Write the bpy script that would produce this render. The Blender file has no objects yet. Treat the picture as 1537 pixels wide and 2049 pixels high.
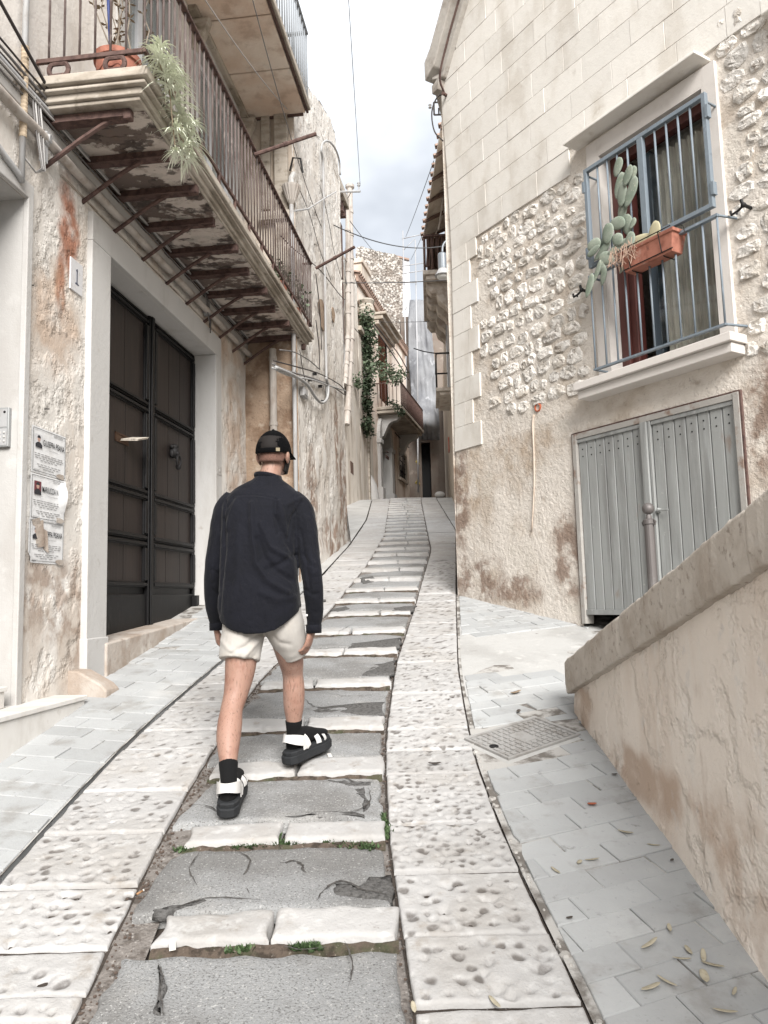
import bpy, bmesh, math, random
import numpy as np
from mathutils import Vector, Matrix, noise as mnoise
random.seed(7)
rng = np.random.default_rng(7)
SC = bpy.context.scene
COL = SC.collection
# ------------------------------------------------------------------ camera
CAMH, PITCH, ROLL, FPX = 1.7, math.radians(6.35), math.radians(1.55), 1540.0
cf = Vector((0, math.cos(PITCH), math.sin(PITCH)))
cu0 = Vector((0, -math.sin(PITCH), math.cos(PITCH)))
cr0 = Vector((1, 0, 0))
cr = cr0 * math.cos(ROLL) - cu0 * math.sin(ROLL)
cu = cr0 * math.sin(ROLL) + cu0 * math.cos(ROLL)
cam = bpy.data.cameras.new('camera'); camo = bpy.data.objects.new('camera', cam); COL.objects.link(camo)
cam.sensor_width = 36; cam.sensor_fit = 'AUTO'; cam.lens = 36 * FPX / 2049
cam.clip_start = 0.05; cam.clip_end = 600
camo.matrix_world = Matrix(((cr.x, cu.x, -cf.x, 0), (cr.y, cu.y, -cf.y, 0), (cr.z, cu.z, -cf.z, CAMH), (0, 0, 0, 1)))
SC.camera = camo
# ------------------------------------------------------------------ sky and sun
SUN_EL, SUN_AZ = math.radians(34), math.radians(168)      # azimuth clockwise from +Y
w = bpy.data.worlds.new('World'); SC.world = w; w.use_nodes = True
nt = w.node_tree; nt.nodes.clear()
N = nt.nodes.new; L = nt.links.new
out = N('ShaderNodeOutputWorld')
sky = N('ShaderNodeTexSky'); sky.sky_type = 'NISHITA'; sky.sun_disc = False
sky.sun_elevation = SUN_EL; sky.sun_rotation = SUN_AZ
bg1 = N('ShaderNodeBackground'); bg1.inputs[1].default_value = 0.06; L(sky.outputs[0], bg1.inputs[0])
tc = N('ShaderNodeTexCoord'); sep = N('ShaderNodeSeparateXYZ'); L(tc.outputs['Generated'], sep.inputs[0])
mapn = N('ShaderNodeMapping'); mapn.inputs['Scale'].default_value = (1.6, 1.6, 2.6); mapn.inputs['Location'].default_value = (0.76, -1.19, 0.04); L(tc.outputs['Generated'], mapn.inputs[0])
nz = N('ShaderNodeTexNoise'); nz.inputs['Scale'].default_value = 1.25; nz.inputs['Detail'].default_value = 5; nz.inputs['Roughness'].default_value = .5; L(mapn.outputs[0], nz.inputs[0])
# even overcast, brighter towards the zenith as overcast skies are, with soft cloud banks
el = N('ShaderNodeMapRange'); el.inputs['From Min'].default_value = 0.0; el.inputs['From Max'].default_value = 1.0; el.inputs['To Min'].default_value = .5; el.inputs['To Max'].default_value = 1.0; L(sep.outputs['Z'], el.inputs['Value'])
nm = N('ShaderNodeMapRange'); nm.inputs['From Min'].default_value = .36; nm.inputs['From Max'].default_value = .74; nm.inputs['To Min'].default_value = .0; nm.inputs['To Max'].default_value = 1; L(nz.outputs['Fac'], nm.inputs['Value'])
cr_ = N('ShaderNodeValToRGB'); L(nm.outputs[0], cr_.inputs[0])
cr_.color_ramp.elements[0].position = 0.0; cr_.color_ramp.elements[0].color = (.215, .223, .232, 1)
cr_.color_ramp.elements[1].position = 1.0; cr_.color_ramp.elements[1].color = (.62, .63, .64, 1)
mm = N('ShaderNodeMix'); mm.data_type = 'RGBA'; mm.blend_type = 'MULTIPLY'; mm.inputs[0].default_value = 1; L(cr_.outputs[0], mm.inputs[6]); L(el.outputs[0], mm.inputs[7])
bg2 = N('ShaderNodeBackground'); bg2.inputs[1].default_value = 1.0; L(mm.outputs[2], bg2.inputs[0])
mx = N('ShaderNodeMixShader'); mx.inputs[0].default_value = .88; L(bg1.outputs[0], mx.inputs[1]); L(bg2.outputs[0], mx.inputs[2]); L(mx.outputs[0], out.inputs[0])
sun = bpy.data.lights.new('sun', 'SUN'); sun.energy = 1.5; sun.angle = math.radians(30); sun.color = (1, .972, .935)
suno = bpy.data.objects.new('sun', sun); COL.objects.link(suno)
sd = Vector((math.sin(SUN_AZ) * math.cos(SUN_EL), math.cos(SUN_AZ) * math.cos(SUN_EL), math.sin(SUN_EL)))
suno.rotation_euler = sd.to_track_quat('Z', 'Y').to_euler(); suno.location = (0, 0, 30)
vs = SC.view_settings; vs.view_transform = 'Standard'; vs.look = 'None'; vs.gamma = 1; vs.exposure = 2.3; vs.use_curve_mapping = False
SC.display_settings.display_device = 'sRGB'
SC.render.engine = 'CYCLES'
SC.cycles.max_bounces = 6; SC.cycles.diffuse_bounces = 4; SC.cycles.glossy_bounces = 3; SC.cycles.transparent_max_bounces = 12
# ------------------------------------------------------------------ geometry helpers
SLOPE, CREST = .2, 24.8
def gz(y):
    return SLOPE * y if y < CREST else SLOPE * CREST + .015 * (y - CREST)
def ray(x, y):
    return cf + cr * ((x - 768.5) / FPX) - cu * ((y - 1024.5) / FPX)
def at(x, y, Y):                                     # point seen at photo pixel x, y on the upright plane at distance Y
    d = ray(x, y); t = Y / d.y
    return Vector((0, 0, CAMH)) + d * t
def gpt(x, y):                                       # point of the sloping street seen at a photo pixel
    d = ray(x, y); t = CAMH / (SLOPE * d.y - d.z)
    return Vector((0, 0, CAMH)) + d * t
class Fr:                                            # an upright wall plane: u along it, z up, off in front of it
    def __init__(s, p, d, flip=1):
        s.p = Vector((p[0], p[1], 0)); s.d = Vector((d[0], d[1], 0)).normalized(); s.n = Vector((s.d.y, -s.d.x, 0)) * flip
    def __call__(s, u, z, off=0.0):
        v = s.p + s.d * u + s.n * off; return Vector((v.x, v.y, z))
    def px(s, x, y, off=0.0):
        d = ray(x, y); o = Vector((0, 0, CAMH)); q = s.p + s.n * off
        t = (q - o).dot(s.n) / d.dot(s.n); h = o + d * t
        return (h - s.p).dot(s.d), h.z
    def gb(s, u, off=0.0):
        return gz(s(u, 0, off).y)
def lin(c):
    c = c / 255.0
    return c / 12.92 if c <= .04045 else ((c + .055) / 1.055) ** 2.4
def rgb(r, g, b): return (lin(r), lin(g), lin(b))
WK = 1.0
def hs(*a):                                          # smooth noise at a point
    return mnoise.noise(Vector(a))
class FrB(Fr):                                       # the corner of the stone house bows gently in and out over its height
    def w(s, z): return float(np.interp(z, [1.6, 3.3, 4.5, 5.6, 6.6, 7.8, 9], [0, .06, .11, .14, .11, .04, .02]))
    def __call__(s, u, z, off=0.0):
        v = Fr.__call__(s, u, z, off); return v + s.d * (s.w(z) * max(0.0, 1 - max(u, 0) / 1.3))
class FrS(FrB):
    def __call__(s, u, z, off=0.0):
        return Fr.__call__(s, u, z, off) + Vector((.527, -.85, 0)) * s.w(z)
class MB:
    def __init__(s): s.v = []; s.f = []
    def add(s, vs, fs):
        o = len(s.v); s.v += [tuple(v) for v in vs]; s.f += [tuple(i + o for i in f) for f in fs]; return s
    def quad(s, a, b, c, d): return s.add([a, b, c, d], [(0, 1, 2, 3)])
    def hexa(s, b, t):                               # four bottom, four top corners
        return s.add(list(b) + list(t), [(3, 2, 1, 0), (4, 5, 6, 7), (0, 1, 5, 4), (1, 2, 6, 5), (2, 3, 7, 6), (3, 0, 4, 7)])
    def box(s, c, x, y, z):                          # centre and three half vectors
        c = Vector(c); x = Vector(x); y = Vector(y); z = Vector(z)
        return s.hexa([c - x - y - z, c + x - y - z, c + x + y - z, c - x + y - z], [c - x - y + z, c + x - y + z, c + x + y + z, c - x + y + z])
    def fbox(s, F, u0, u1, z0, z1, o0, o1):          # box in a wall frame
        return s.hexa([F(u0, z0, o1), F(u1, z0, o1), F(u1, z0, o0), F(u0, z0, o0)], [F(u0, z1, o1), F(u1, z1, o1), F(u1, z1, o0), F(u0, z1, o0)])
    def prism(s, pts, ext):
        n = len(pts); e = Vector(ext); a = [Vector(p) for p in pts]
        return s.add(a + [p + e for p in a], [tuple(range(n))[::-1], tuple(range(n, 2 * n))] + [(i, (i + 1) % n, n + (i + 1) % n, n + i) for i in range(n)])
    def rings(s, R, cap=True, close=True):           # R: list of rings, each a list of points
        k = len(R); n = len(R[0]); vs = [p for r in R for p in r]; fs = []
        for i in range(k - 1):
            for j in range(n if close else n - 1):
                j2 = (j + 1) % n; fs.append((i * n + j, i * n + j2, (i + 1) * n + j2, (i + 1) * n + j))
        if cap and close: fs += [tuple(range(n))[::-1], tuple(range((k - 1) * n, k * n))]
        return s.add(vs, fs)
    def grid(s, P):
        return s.rings(P, cap=False, close=False)
    def tube(s, path, r, n=8, ell=1.0, ref=None):
        path = [Vector(p) for p in path]; k = len(path); R = []
        rr = r if isinstance(r, (list, tuple)) else [r] * k
        u = None
        for i in range(k):
            t = (path[min(i + 1, k - 1)] - path[max(i - 1, 0)]).normalized()
            if u is None:
                u = Vector(ref) if ref else (Vector((0, 0, 1)) if abs(t.z) < .9 else Vector((1, 0, 0)))
            u = (u - t * u.dot(t)).normalized(); w_ = t.cross(u)
            R.append([path[i] + u * (math.cos(a) * rr[i]) + w_ * (math.sin(a) * rr[i] * ell) for a in [2 * math.pi * j / n for j in range(n)]])
        return s.rings(R)
    def lathe(s, c, prof, n=20, ax=(0, 0, 1), ph=0):     # prof: (radius, height)
        c = Vector(c); ax = Vector(ax).normalized(); q = ax.to_track_quat('Z', 'Y')
        return s.rings([[c + q @ Vector((r * math.cos(ph + 2 * math.pi * j / n), r * math.sin(ph + 2 * math.pi * j / n), h)) for j in range(n)] for r, h in prof])
    def ball(s, c, rx, ry=None, rz=None, q=None, n=12, m=8):
        ry = ry or rx; rz = rz or rx; c = Vector(c); R = []
        for i in range(m + 1):
            th = math.pi * (i + .0) / m; th = min(max(th, .02), math.pi - .02)
            R.append([c + ((q @ Vector((rx * math.sin(th) * math.cos(a), ry * math.sin(th) * math.sin(a), -rz * math.cos(th)))) if q else Vector((rx * math.sin(th) * math.cos(a), ry * math.sin(th) * math.sin(a), -rz * math.cos(th)))) for a in [2 * math.pi * j / n for j in range(n)]])
        return s.rings(R)
    def mesh(s, name, smooth=False):
        me = bpy.data.meshes.new(name); me.from_pydata(s.v, [], s.f); me.validate()
        if smooth:
            me.polygons.foreach_set('use_smooth', [True] * len(me.polygons))
        return me
    def build(s, name, m, parent=None, smooth=False, bevel=0, auto=False):
        o = link(name, s.mesh(name, smooth), m, parent)
        bm = bmesh.new(); bm.from_mesh(o.data); bmesh.ops.recalc_face_normals(bm, faces=bm.faces); bm.to_mesh(o.data); bm.free()
        if bevel:
            b = o.modifiers.new('bevel', 'BEVEL'); b.width = bevel; b.segments = 2; b.limit_method = 'ANGLE'
        return o
def link(name, me, m, parent=None):
    o = bpy.data.objects.new(name, me); COL.objects.link(o)
    if m and not len(me.materials): me.materials.append(m)
    if parent: par(o, parent)
    return o
def wmat(o):
    m = Matrix.Translation(o.location) @ o.rotation_euler.to_matrix().to_4x4()
    return (wmat(o.parent) @ o.matrix_parent_inverse @ m) if o.parent else m
def par(o, p):
    o.parent = p; o.matrix_parent_inverse = wmat(p).inverted()
def tag(o, label=None, cat=None, group=None, kind=None):
    if label: o['label'] = label
    if cat: o['category'] = cat
    if group: o['group'] = group
    if kind: o['kind'] = kind
    return o
def thing(name, loc, label, cat, group=None):
    o = bpy.data.objects.new(name, None); COL.objects.link(o); o.location = loc; o.empty_display_size = .1
    return tag(o, label, cat, group)
def inst(name, me, m, loc, parent=None, rot=None):   # a piece sharing mesh data
    o = bpy.data.objects.new(name, me); COL.objects.link(o)
    if m and not len(me.materials): me.materials.append(m)
    o.location = loc
    if rot: o.rotation_euler = rot
    if parent: par(o, parent)
    return o
def sag(a, b, drop, n=12):
    a = Vector(a); b = Vector(b)
    return [a.lerp(b, i / n) - Vector((0, 0, drop * 4 * (i / n) * (1 - i / n))) for i in range(n + 1)]
def cat(pts, m=6):                                   # Catmull-Rom through tuples of numbers
    P = np.array([list(p) for p in pts], float); P = np.vstack([2 * P[0] - P[1], P, 2 * P[-1] - P[-2]]); o = []
    for i in range(1, len(P) - 2):
        for t in np.linspace(0, 1, m, endpoint=False):
            a, b, c, d = P[i - 1], P[i], P[i + 1], P[i + 2]
            o.append(.5 * (2 * b + (c - a) * t + (2 * a - 5 * b + 4 * c - d) * t * t + (3 * b - a - 3 * c + d) * t ** 3))
    o.append(P[-2]); return o
# ------------------------------------------------------------------ materials
def mat(name, col, rough=.9, layers=(), bumps=(), rnd=0.0, metal=0.0, spec=.3, sheen=0, alpha=None, trans=0, sss=0, grime_shade=None):
    m = bpy.data.materials.new(name); m.use_nodes = True; t = m.node_tree; B = t.nodes['Principled BSDF']
    n = t.nodes.new; l = t.links.new
    B.inputs['Roughness'].default_value = rough; B.inputs['Metallic'].default_value = metal
    B.inputs['Specular IOR Level'].default_value = spec
    if sheen: B.inputs['Sheen Weight'].default_value = sheen
    if trans: B.inputs['Transmission Weight'].default_value = trans
    if sss:
        B.inputs['Subsurface Weight'].default_value = sss; B.inputs['Subsurface Radius'].default_value = (.012, .005, .003); B.inputs['Subsurface Scale'].default_value = 1
    geo = n('ShaderNodeNewGeometry'); pos = geo.outputs['Position']
    def tex(kind, sc, det=6, ro=.6, off=(0, 0, 0)):
        mp = n('ShaderNodeMapping'); mp.inputs['Scale'].default_value = sc if isinstance(sc, tuple) else (sc,) * 3; mp.inputs['Location'].default_value = off
        l(pos, mp.inputs[0])
        if kind == 'n':
            x = n('ShaderNodeTexNoise'); x.inputs['Scale'].default_value = 1; x.inputs['Detail'].default_value = det; x.inputs['Roughness'].default_value = ro; l(mp.outputs[0], x.inputs[0]); return x.outputs['Fac']
        x = n('ShaderNodeTexVoronoi'); x.inputs['Scale'].default_value = 1; l(mp.outputs[0], x.inputs[0])
        if kind == 'e': x.feature = 'DISTANCE_TO_EDGE'
        if kind == 'vc': return x.outputs['Color']
        return x.outputs['Distance']
    def rng_(v, a, b, c=0., d=1., smooth=True):
        x = n('ShaderNodeMapRange'); x.interpolation_type = 'SMOOTHSTEP' if smooth else 'LINEAR'
        for k, q in zip(('From Min', 'From Max', 'To Min', 'To Max'), (a, b, c, d)): x.inputs[k].default_value = q
        l(v, x.inputs['Value']); return x.outputs[0]
    def op(o, a, b):
        x = n('ShaderNodeMath'); x.operation = o
        for i, q in enumerate((a, b)):
            if isinstance(q, (int, float)): x.inputs[i].default_value = q
            else: l(q, x.inputs[i])
        return x.outputs[0]
    cur = n('ShaderNodeRGB'); cur.outputs[0].default_value = (*col, 1); cur = cur.outputs[0]
    for i, ly in enumerate(layers):
        c, sc, lo, hi, amt = ly[:5]; kind = ly[5] if len(ly) > 5 else 'n'; masks = ly[6] if len(ly) > 6 else None
        o_ = (i * 3.7 + len(name), i * 1.3, i * 2.1)
        f = rng_(tex(kind, sc, off=o_), lo, hi)
        if masks:
            if not isinstance(masks, list): masks = [masks]
            tot = None
            for (ce, ra) in masks:
                vm = n('ShaderNodeVectorMath'); vm.operation = 'SUBTRACT'; l(pos, vm.inputs[0]); vm.inputs[1].default_value = ce
                vd = n('ShaderNodeVectorMath'); vd.operation = 'DIVIDE'; l(vm.outputs[0], vd.inputs[0]); vd.inputs[1].default_value = ra
                ln = n('ShaderNodeVectorMath'); ln.operation = 'LENGTH'; l(vd.outputs[0], ln.inputs[0])
                q = rng_(op('ADD', ln.outputs['Value'], op('MULTIPLY', op('SUBTRACT', tex('n', 5.0, off=(3, i, 1)), .5), 1.1)), 1.0, .45)
                tot = q if tot is None else op('MAXIMUM', tot, q)
            f = op('MULTIPLY', f, tot)
        f = op('MULTIPLY', f, amt)
        x = n('ShaderNodeMix'); x.data_type = 'RGBA'; l(f, x.inputs[0]); l(cur, x.inputs[6]); x.inputs[7].default_value = (*c, 1); cur = x.outputs[2]
    if grime_shade:                                        # dirt in the pecked holes, with their shade painted in (an attribute of the stone)
        at_ = n('ShaderNodeAttribute'); at_.attribute_name = 'dirt_shade'; x = n('ShaderNodeMix'); x.data_type = 'RGBA'; l(op('MULTIPLY', rng_(at_.outputs['Fac'], .06, .65), op('MULTIPLY', rng_(tex('n', 9.0, off=(8, 1, 2)), .3, .6), grime_shade[3])), x.inputs[0]); l(cur, x.inputs[6]); x.inputs[7].default_value = (*grime_shade[:3], 1); cur = x.outputs[2]
    if rnd:
        oi = n('ShaderNodeObjectInfo'); h = n('ShaderNodeHueSaturation'); l(rng_(oi.outputs['Random'], 0, 1, 1 - rnd, 1 + rnd, False), h.inputs['Value']); l(cur, h.inputs['Color']); cur = h.outputs[0]
    l(cur, B.inputs['Base Color'])
    if bumps:
        H = None
        for i, b in enumerate(bumps):
            sc, d = b[:2]; kind = b[2] if len(b) > 2 else 'n'
            v = tex(kind, sc, det=5, off=(i * 5.1, 2, i))
            if len(b) > 3: v = rng_(v, b[3], b[4])
            v = op('MULTIPLY', v, d); H = v if H is None else op('ADD', H, v)
        bp = n('ShaderNodeBump'); bp.inputs['Strength'].default_value = 1; bp.inputs['Distance'].default_value = 1; l(H, bp.inputs['Height']); l(bp.outputs[0], B.inputs['Normal'])
    return m
def ph(r, g, b, k=.58):                              # reflectance of a surface that the photograph shows as r, g, b
    return (lin(r) * k * WK, lin(g) * k * WK, lin(b) * k * WK)
# ground and street stones
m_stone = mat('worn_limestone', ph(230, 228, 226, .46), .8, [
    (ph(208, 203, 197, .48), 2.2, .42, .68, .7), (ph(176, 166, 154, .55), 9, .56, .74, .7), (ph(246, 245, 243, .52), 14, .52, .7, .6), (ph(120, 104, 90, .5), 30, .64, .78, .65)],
    [(26, .006), (90, .003)], rnd=.06, grime_shade=(*ph(106, 96, 88, .42), .78))
m_pit = m_stone
m_asph = mat('old_asphalt', ph(186, 187, 187, .53), .92, [
    (ph(166, 164, 161, .42), 1.6, .42, .62, .8), (ph(206, 204, 200, .46), 2.7, .52, .68, .6), (ph(120, 118, 116, .42), 130, .52, .66, .8), (ph(232, 231, 228, .5), 90, .58, .66, .85), (ph(132, 128, 124, .5), 5, .6, .75, .5)],
    [(150, .006), (60, .004), (8, .004)], rnd=.05)
m_asph_dk = mat('broken_asphalt', ph(140, 138, 136, .42), .95, [
    (ph(92, 90, 88, .4), 60, .45, .65, .8), (ph(200, 198, 194, .5), 75, .66, .74, .8)], [(70, .014), (25, .01)])
m_fill = mat('crumbled_fill', ph(158, 151, 145, .52), 1, [(ph(100, 90, 82, .5), 16, .45, .65, .8), (ph(206, 200, 194, .52), 60, .56, .68, .8)], [(50, .014), (14, .01)])
m_bed = mat('joint_dirt', ph(96, 86, 78, .42), 1, [(ph(70, 62, 56, .4), 12, .4, .65, .8), (ph(196, 190, 184, .5), 50, .58, .7, .7)], [(40, .012)])
m_paver = mat('grey_paver', ph(205, 207, 207, .55), .85, [
    (ph(192, 193, 193, .58), 3, .4, .65, .6), (ph(230, 229, 226, .58), 1.2, .52, .75, .7), (ph(150, 150, 148, .5), 60, .62, .75, .4), (ph(168, 163, 156, .5), 5, .52, .72, .55), (ph(120, 112, 104, .48), 18, .62, .76, .5)],
    [(80, .002), (14, .003)], rnd=.09)
m_conc = mat('pale_concrete', ph(218, 217, 214, .55), .9, [
    (ph(190, 188, 184, .55), 2.2, .42, .66, .6), (ph(150, 143, 136, .5), 5, .62, .78, .5), (ph(236, 234, 230, .6), 8, .55, .7, .5)], [(30, .006), (110, .002)])
m_earth = mat('ground_soil', ph(170, 165, 158, .5), 1, [(ph(140, 130, 120, .5), 1, .4, .6, .7)], [(5, .02)])
# ---- ground sheet with the slope of the hill
b = MB(); ys = [-60, -20, -6, 0, 5, 10, 15, 20, 23.8, 24.3, 24.8, 25.4, 26.2, 30, 40, 60, 120, 300]; xs = [-200, -60, -20, -6, -2, 0, 2, 6, 20, 60, 200]
def gzc(y):
    if 23.8 < y < 26.2:
        t = (y - 23.8) / 2.4; return gz(23.8) * (1 - t) ** 2 + 2 * t * (1 - t) * (gz(24.8) - .04) + t * t * gz(26.2)
    return gz(y)
b.grid([[Vector((x, y, (SLOPE * y if y > -7 else -1.4 + .01 * (y + 7)) if y < 23 else gzc(y))) - Vector((0, 0, .07)) for x in xs] for y in ys])
ground = tag(b.build('ground', m_earth), kind='structure')
# ---- lane edges measured along the street
def edge(tab):
    Y = [a for a, _ in tab]; X = [c for _, c in tab]
    def f(y):
        # smooth: average three lookups
        return float(np.mean([np.interp(y + d, Y, X) for d in (-.35, -.15, 0, .15, .35)]))
    return f
LSL = edge([(-2, -1.56), (3.18, -1.555), (3.93, -1.54), (4.75, -1.5), (5.83, -1.36), (9.73, -.86), (13, -.6), (17.3, -.40), (24.6, -.35), (40, .6)])
LSR = edge([(-2, -.95), (2.4, -.955), (2.9, -.97), (3.3, -1.0), (4.15, -1.0), (5.56, -.95), (6.2, -.855), (8, -.57), (11, -.24), (14.3, 0), (23.4, .19), (40, 1)])
RSL = edge([(-2, .12), (2.39, .057), (2.77, .015), (3.53, -.03), (4.49, -.035), (5.96, .05), (7.86, .27), (12.2, .73), (15.9, .86), (22.4, 1.1), (40, 2)])
RSR = edge([(-2, .75), (2.37, .57), (2.78, .53), (3.18, .49), (3.95, .455), (4.39, .455), (5.78, .52), (8.29, .75), (14.8, 1.38), (22.8, 1.6), (40, 2.4)])
STEPS = [2.74, 3.39, 4.05, 4.67, 5.46, 6.28, 6.95, 7.67, 8.28, 8.9, 9.58, 10.3, 10.95, 11.66, 12.3, 13, 13.7, 14.35, 15.1, 15.74]
while STEPS[-1] < 24: STEPS.append(STEPS[-1] + .67)
b = MB(); b.grid([[Vector((LSL(y) - .05 + (RSR(y) - LSL(y) + .1) * k / 6, y, gzc(y) - .05)) for k in range(7)] for y in np.arange(0, 25.6, .4)])
street = tag(b.build('street', m_bed), kind='structure')

def slab(name, A, Bq, Cq, Dq, res, h, m, parent, pits=None, rough=.004, wob=.008, thick=.07, rnd_=.012, zf=None, seed=0, smooth=True):
    """stone or slab with worn edges; A,B front edge left/right, C,D back edge right/left (x, y)"""
    A, Bq, Cq, Dq = [Vector((*p, 0)) for p in (A, Bq, Cq, Dq)]
    w_ = max((Bq - A).length, .05); l_ = max((Dq - A).length, .05)
    nx = max(4, int(w_ / res)); ny = max(4, int(l_ / res)); sd_ = seed * 7.31
    # rows crowd towards the rim so the rounded edge is real geometry
    def ax_(n, ln):
        e_ = min(rnd_, ln * .2) / ln; return [0, e_ * .35, e_] + [e_ + (1 - 2 * e_) * i / (n - 1) for i in range(1, n - 1)] + [1 - e_, 1 - e_ * .35, 1]
    us, vs_ = ax_(nx, w_), ax_(ny, l_); P = []
    G = np.zeros((len(vs_), len(us), 3)); DT = np.zeros((len(vs_), len(us)))
    for j, v in enumerate(vs_):
        for i, u in enumerate(us):
            p = A.lerp(Bq, u).lerp(Dq.lerp(Cq, u), v)
            ex = min(u, 1 - u) * w_; ey = min(v, 1 - v) * l_; ed = min(ex, ey)
            wb = wob * max(0, 1 - ed / .12)
            p.x += wb * hs(p.x * 9, p.y * 9, sd_) ; p.y += wb * hs(p.x * 9 + 40, p.y * 9, sd_)
            z = (zf(p.x, p.y) if zf else gzc(p.y)) + h + rough * hs(p.x * 7, p.y * 7, 3 + sd_) + rough * .5 * hs(p.x * 22, p.y * 22, 9)
            if ed < rnd_: z -= rnd_ * .9 * (1 - ed / rnd_) ** 2
            G[j, i] = (p.x, p.y, z)
    if pits:
        sx, sy, dep, rx, ry, keep = pits; q = []
        yy = sy * .6
        while yy < l_ - sy * .35:
            xx = sx * (.45 + .4 * random.random())
            while xx < w_ - sx * .3:
                if random.random() < keep: q.append((xx + random.gauss(0, sx * .2), yy + random.gauss(0, sy * .2)))
                xx += sx
            yy += sy
        for (a_, c_) in q:
            c = A.lerp(Bq, a_ / w_).lerp(Dq.lerp(Cq, a_ / w_), c_ / l_); s_ = random.uniform(.5, 1.3); k_ = dep * random.uniform(.35, 1.3); an = random.uniform(-.6, .6)
            dx = G[:, :, 0] - c.x; dy = G[:, :, 1] - c.y
            nz2 = 1 + .28 * math.sin(c.x * 91 + 3) * np.sin(np.arctan2(dy, dx) * 2 + c.y * 57) + .2 * np.sin(np.arctan2(dy, dx) * 3 + c.x * 77)
            X = (dx * math.cos(an) + dy * math.sin(an)) / (rx * s_); Y = (-dx * math.sin(an) + dy * math.cos(an)) / (ry * s_); r2 = (X * X + Y * Y) * nz2
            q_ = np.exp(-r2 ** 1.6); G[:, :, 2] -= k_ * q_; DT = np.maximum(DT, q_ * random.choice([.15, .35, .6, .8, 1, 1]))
    R = [[Vector(p) for p in row] for row in G]
    bb = MB(); n0 = len(R[0]); bb.grid(R)
    loop = [(0, i) for i in range(n0)] + [(j, n0 - 1) for j in range(1, len(R))] + [(len(R) - 1, i) for i in range(n0 - 2, -1, -1)] + [(j, 0) for j in range(len(R) - 2, 0, -1)]
    top = [j * n0 + i for j, i in loop]; o_ = len(bb.v)
    bb.v += [(bb.v[k][0], bb.v[k][1], bb.v[k][2] - thick) for k in top]
    K = len(top)
    bb.f += [(top[k], o_ + k, o_ + (k + 1) % K, top[(k + 1) % K]) for k in range(K)]
    me = bb.mesh(name, smooth)
    if pits:
        ad_ = me.attributes.new('dirt_shade', 'FLOAT', 'POINT'); vals = np.zeros(len(me.vertices)); vals[:DT.size] = DT.ravel(); ad_.data.foreach_set('value', vals)
    return link(name, me, m, parent)
# ---- pecked limestone strips
def fromrows(rows, x): return [gpt(x, r).y for r in rows]
jr = [1.15, 1.55, 2.0] + fromrows([2012, 1870, 1742, 1645, 1545, 1497, 1455, 1413, 1384, 1341, 1322, 1300], 900)
while jr[-1] < 24.7: jr.append(jr[-1] + random.choice([.38, .45, .5, .62, .7]))
jl = [1.0, 1.5] + fromrows([2040, 1985, 1895, 1770, 1665, 1582, 1500, 1462, 1408, 1372, 1340], 250)
while jl[-1] < 24.7: jl.append(jl[-1] + random.choice([.4, .5, .55, .62, .75]))
g_ = .0095
def strip(js, EL, ER, left):
    for k in range(len(js) - 1):
        y0, y1 = js[k] + g_, js[k + 1] - g_
        if y0 > 24.8: break
        t0 = 0
        res = .0085 if y1 < 4.2 else (.016 if y1 < 6.5 else (.03 if y1 < 11 else .1))
        if left: pit = (.062, .054, .014, .016, .015, .85) if y1 < 12 else None
        else: pit = (.064, .054, .014, .0185, .016, .88) if y1 < 3.4 else ((.042, .040, .012, .0145, .0145, .9) if y1 < 12 else None)
        if left and k in (3,): pit = (.085, .07, .015, .02, .018, .65)
        a0 = EL(y0) + g_; c0 = ER(y0) - g_; a1 = EL(y1) + g_; c1 = ER(y1) - g_
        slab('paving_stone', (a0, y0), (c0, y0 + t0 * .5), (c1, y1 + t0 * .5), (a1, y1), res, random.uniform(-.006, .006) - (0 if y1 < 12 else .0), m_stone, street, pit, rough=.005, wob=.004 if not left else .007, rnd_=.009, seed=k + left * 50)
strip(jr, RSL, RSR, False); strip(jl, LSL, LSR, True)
b = MB(); b.grid([[Vector((LSR(y) + x, y, gzc(y) - .020 + .006 * hs(x * 40, y * 9, 2))) for x in (-.006, .03, .07, .13)] for y in np.arange(1.2, 24.5, .1)]); b.build('gutter_fill', m_fill, street, smooth=True)
b = MB(); b.grid([[Vector((RSL(y) + x, y, gzc(y) - .028 + .006 * hs(x * 40, y * 9, 7))) for x in (-.05, -.02, .004)] for y in np.arange(1.2, 24.5, .1)]); b.build('gutter_fill', m_fill, street, smooth=True)
for E0_, E1_ in ((LSL, LSR), (RSL, RSR)):
    b = MB(); b.grid([[Vector((E0_(y) + (E1_(y) - E0_(y)) * k / 4, y, gzc(y) - .018)) for k in range(5)] for y in np.arange(.9, 24.8, .1)]); b.build('joint_fill', m_bed, street)
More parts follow.
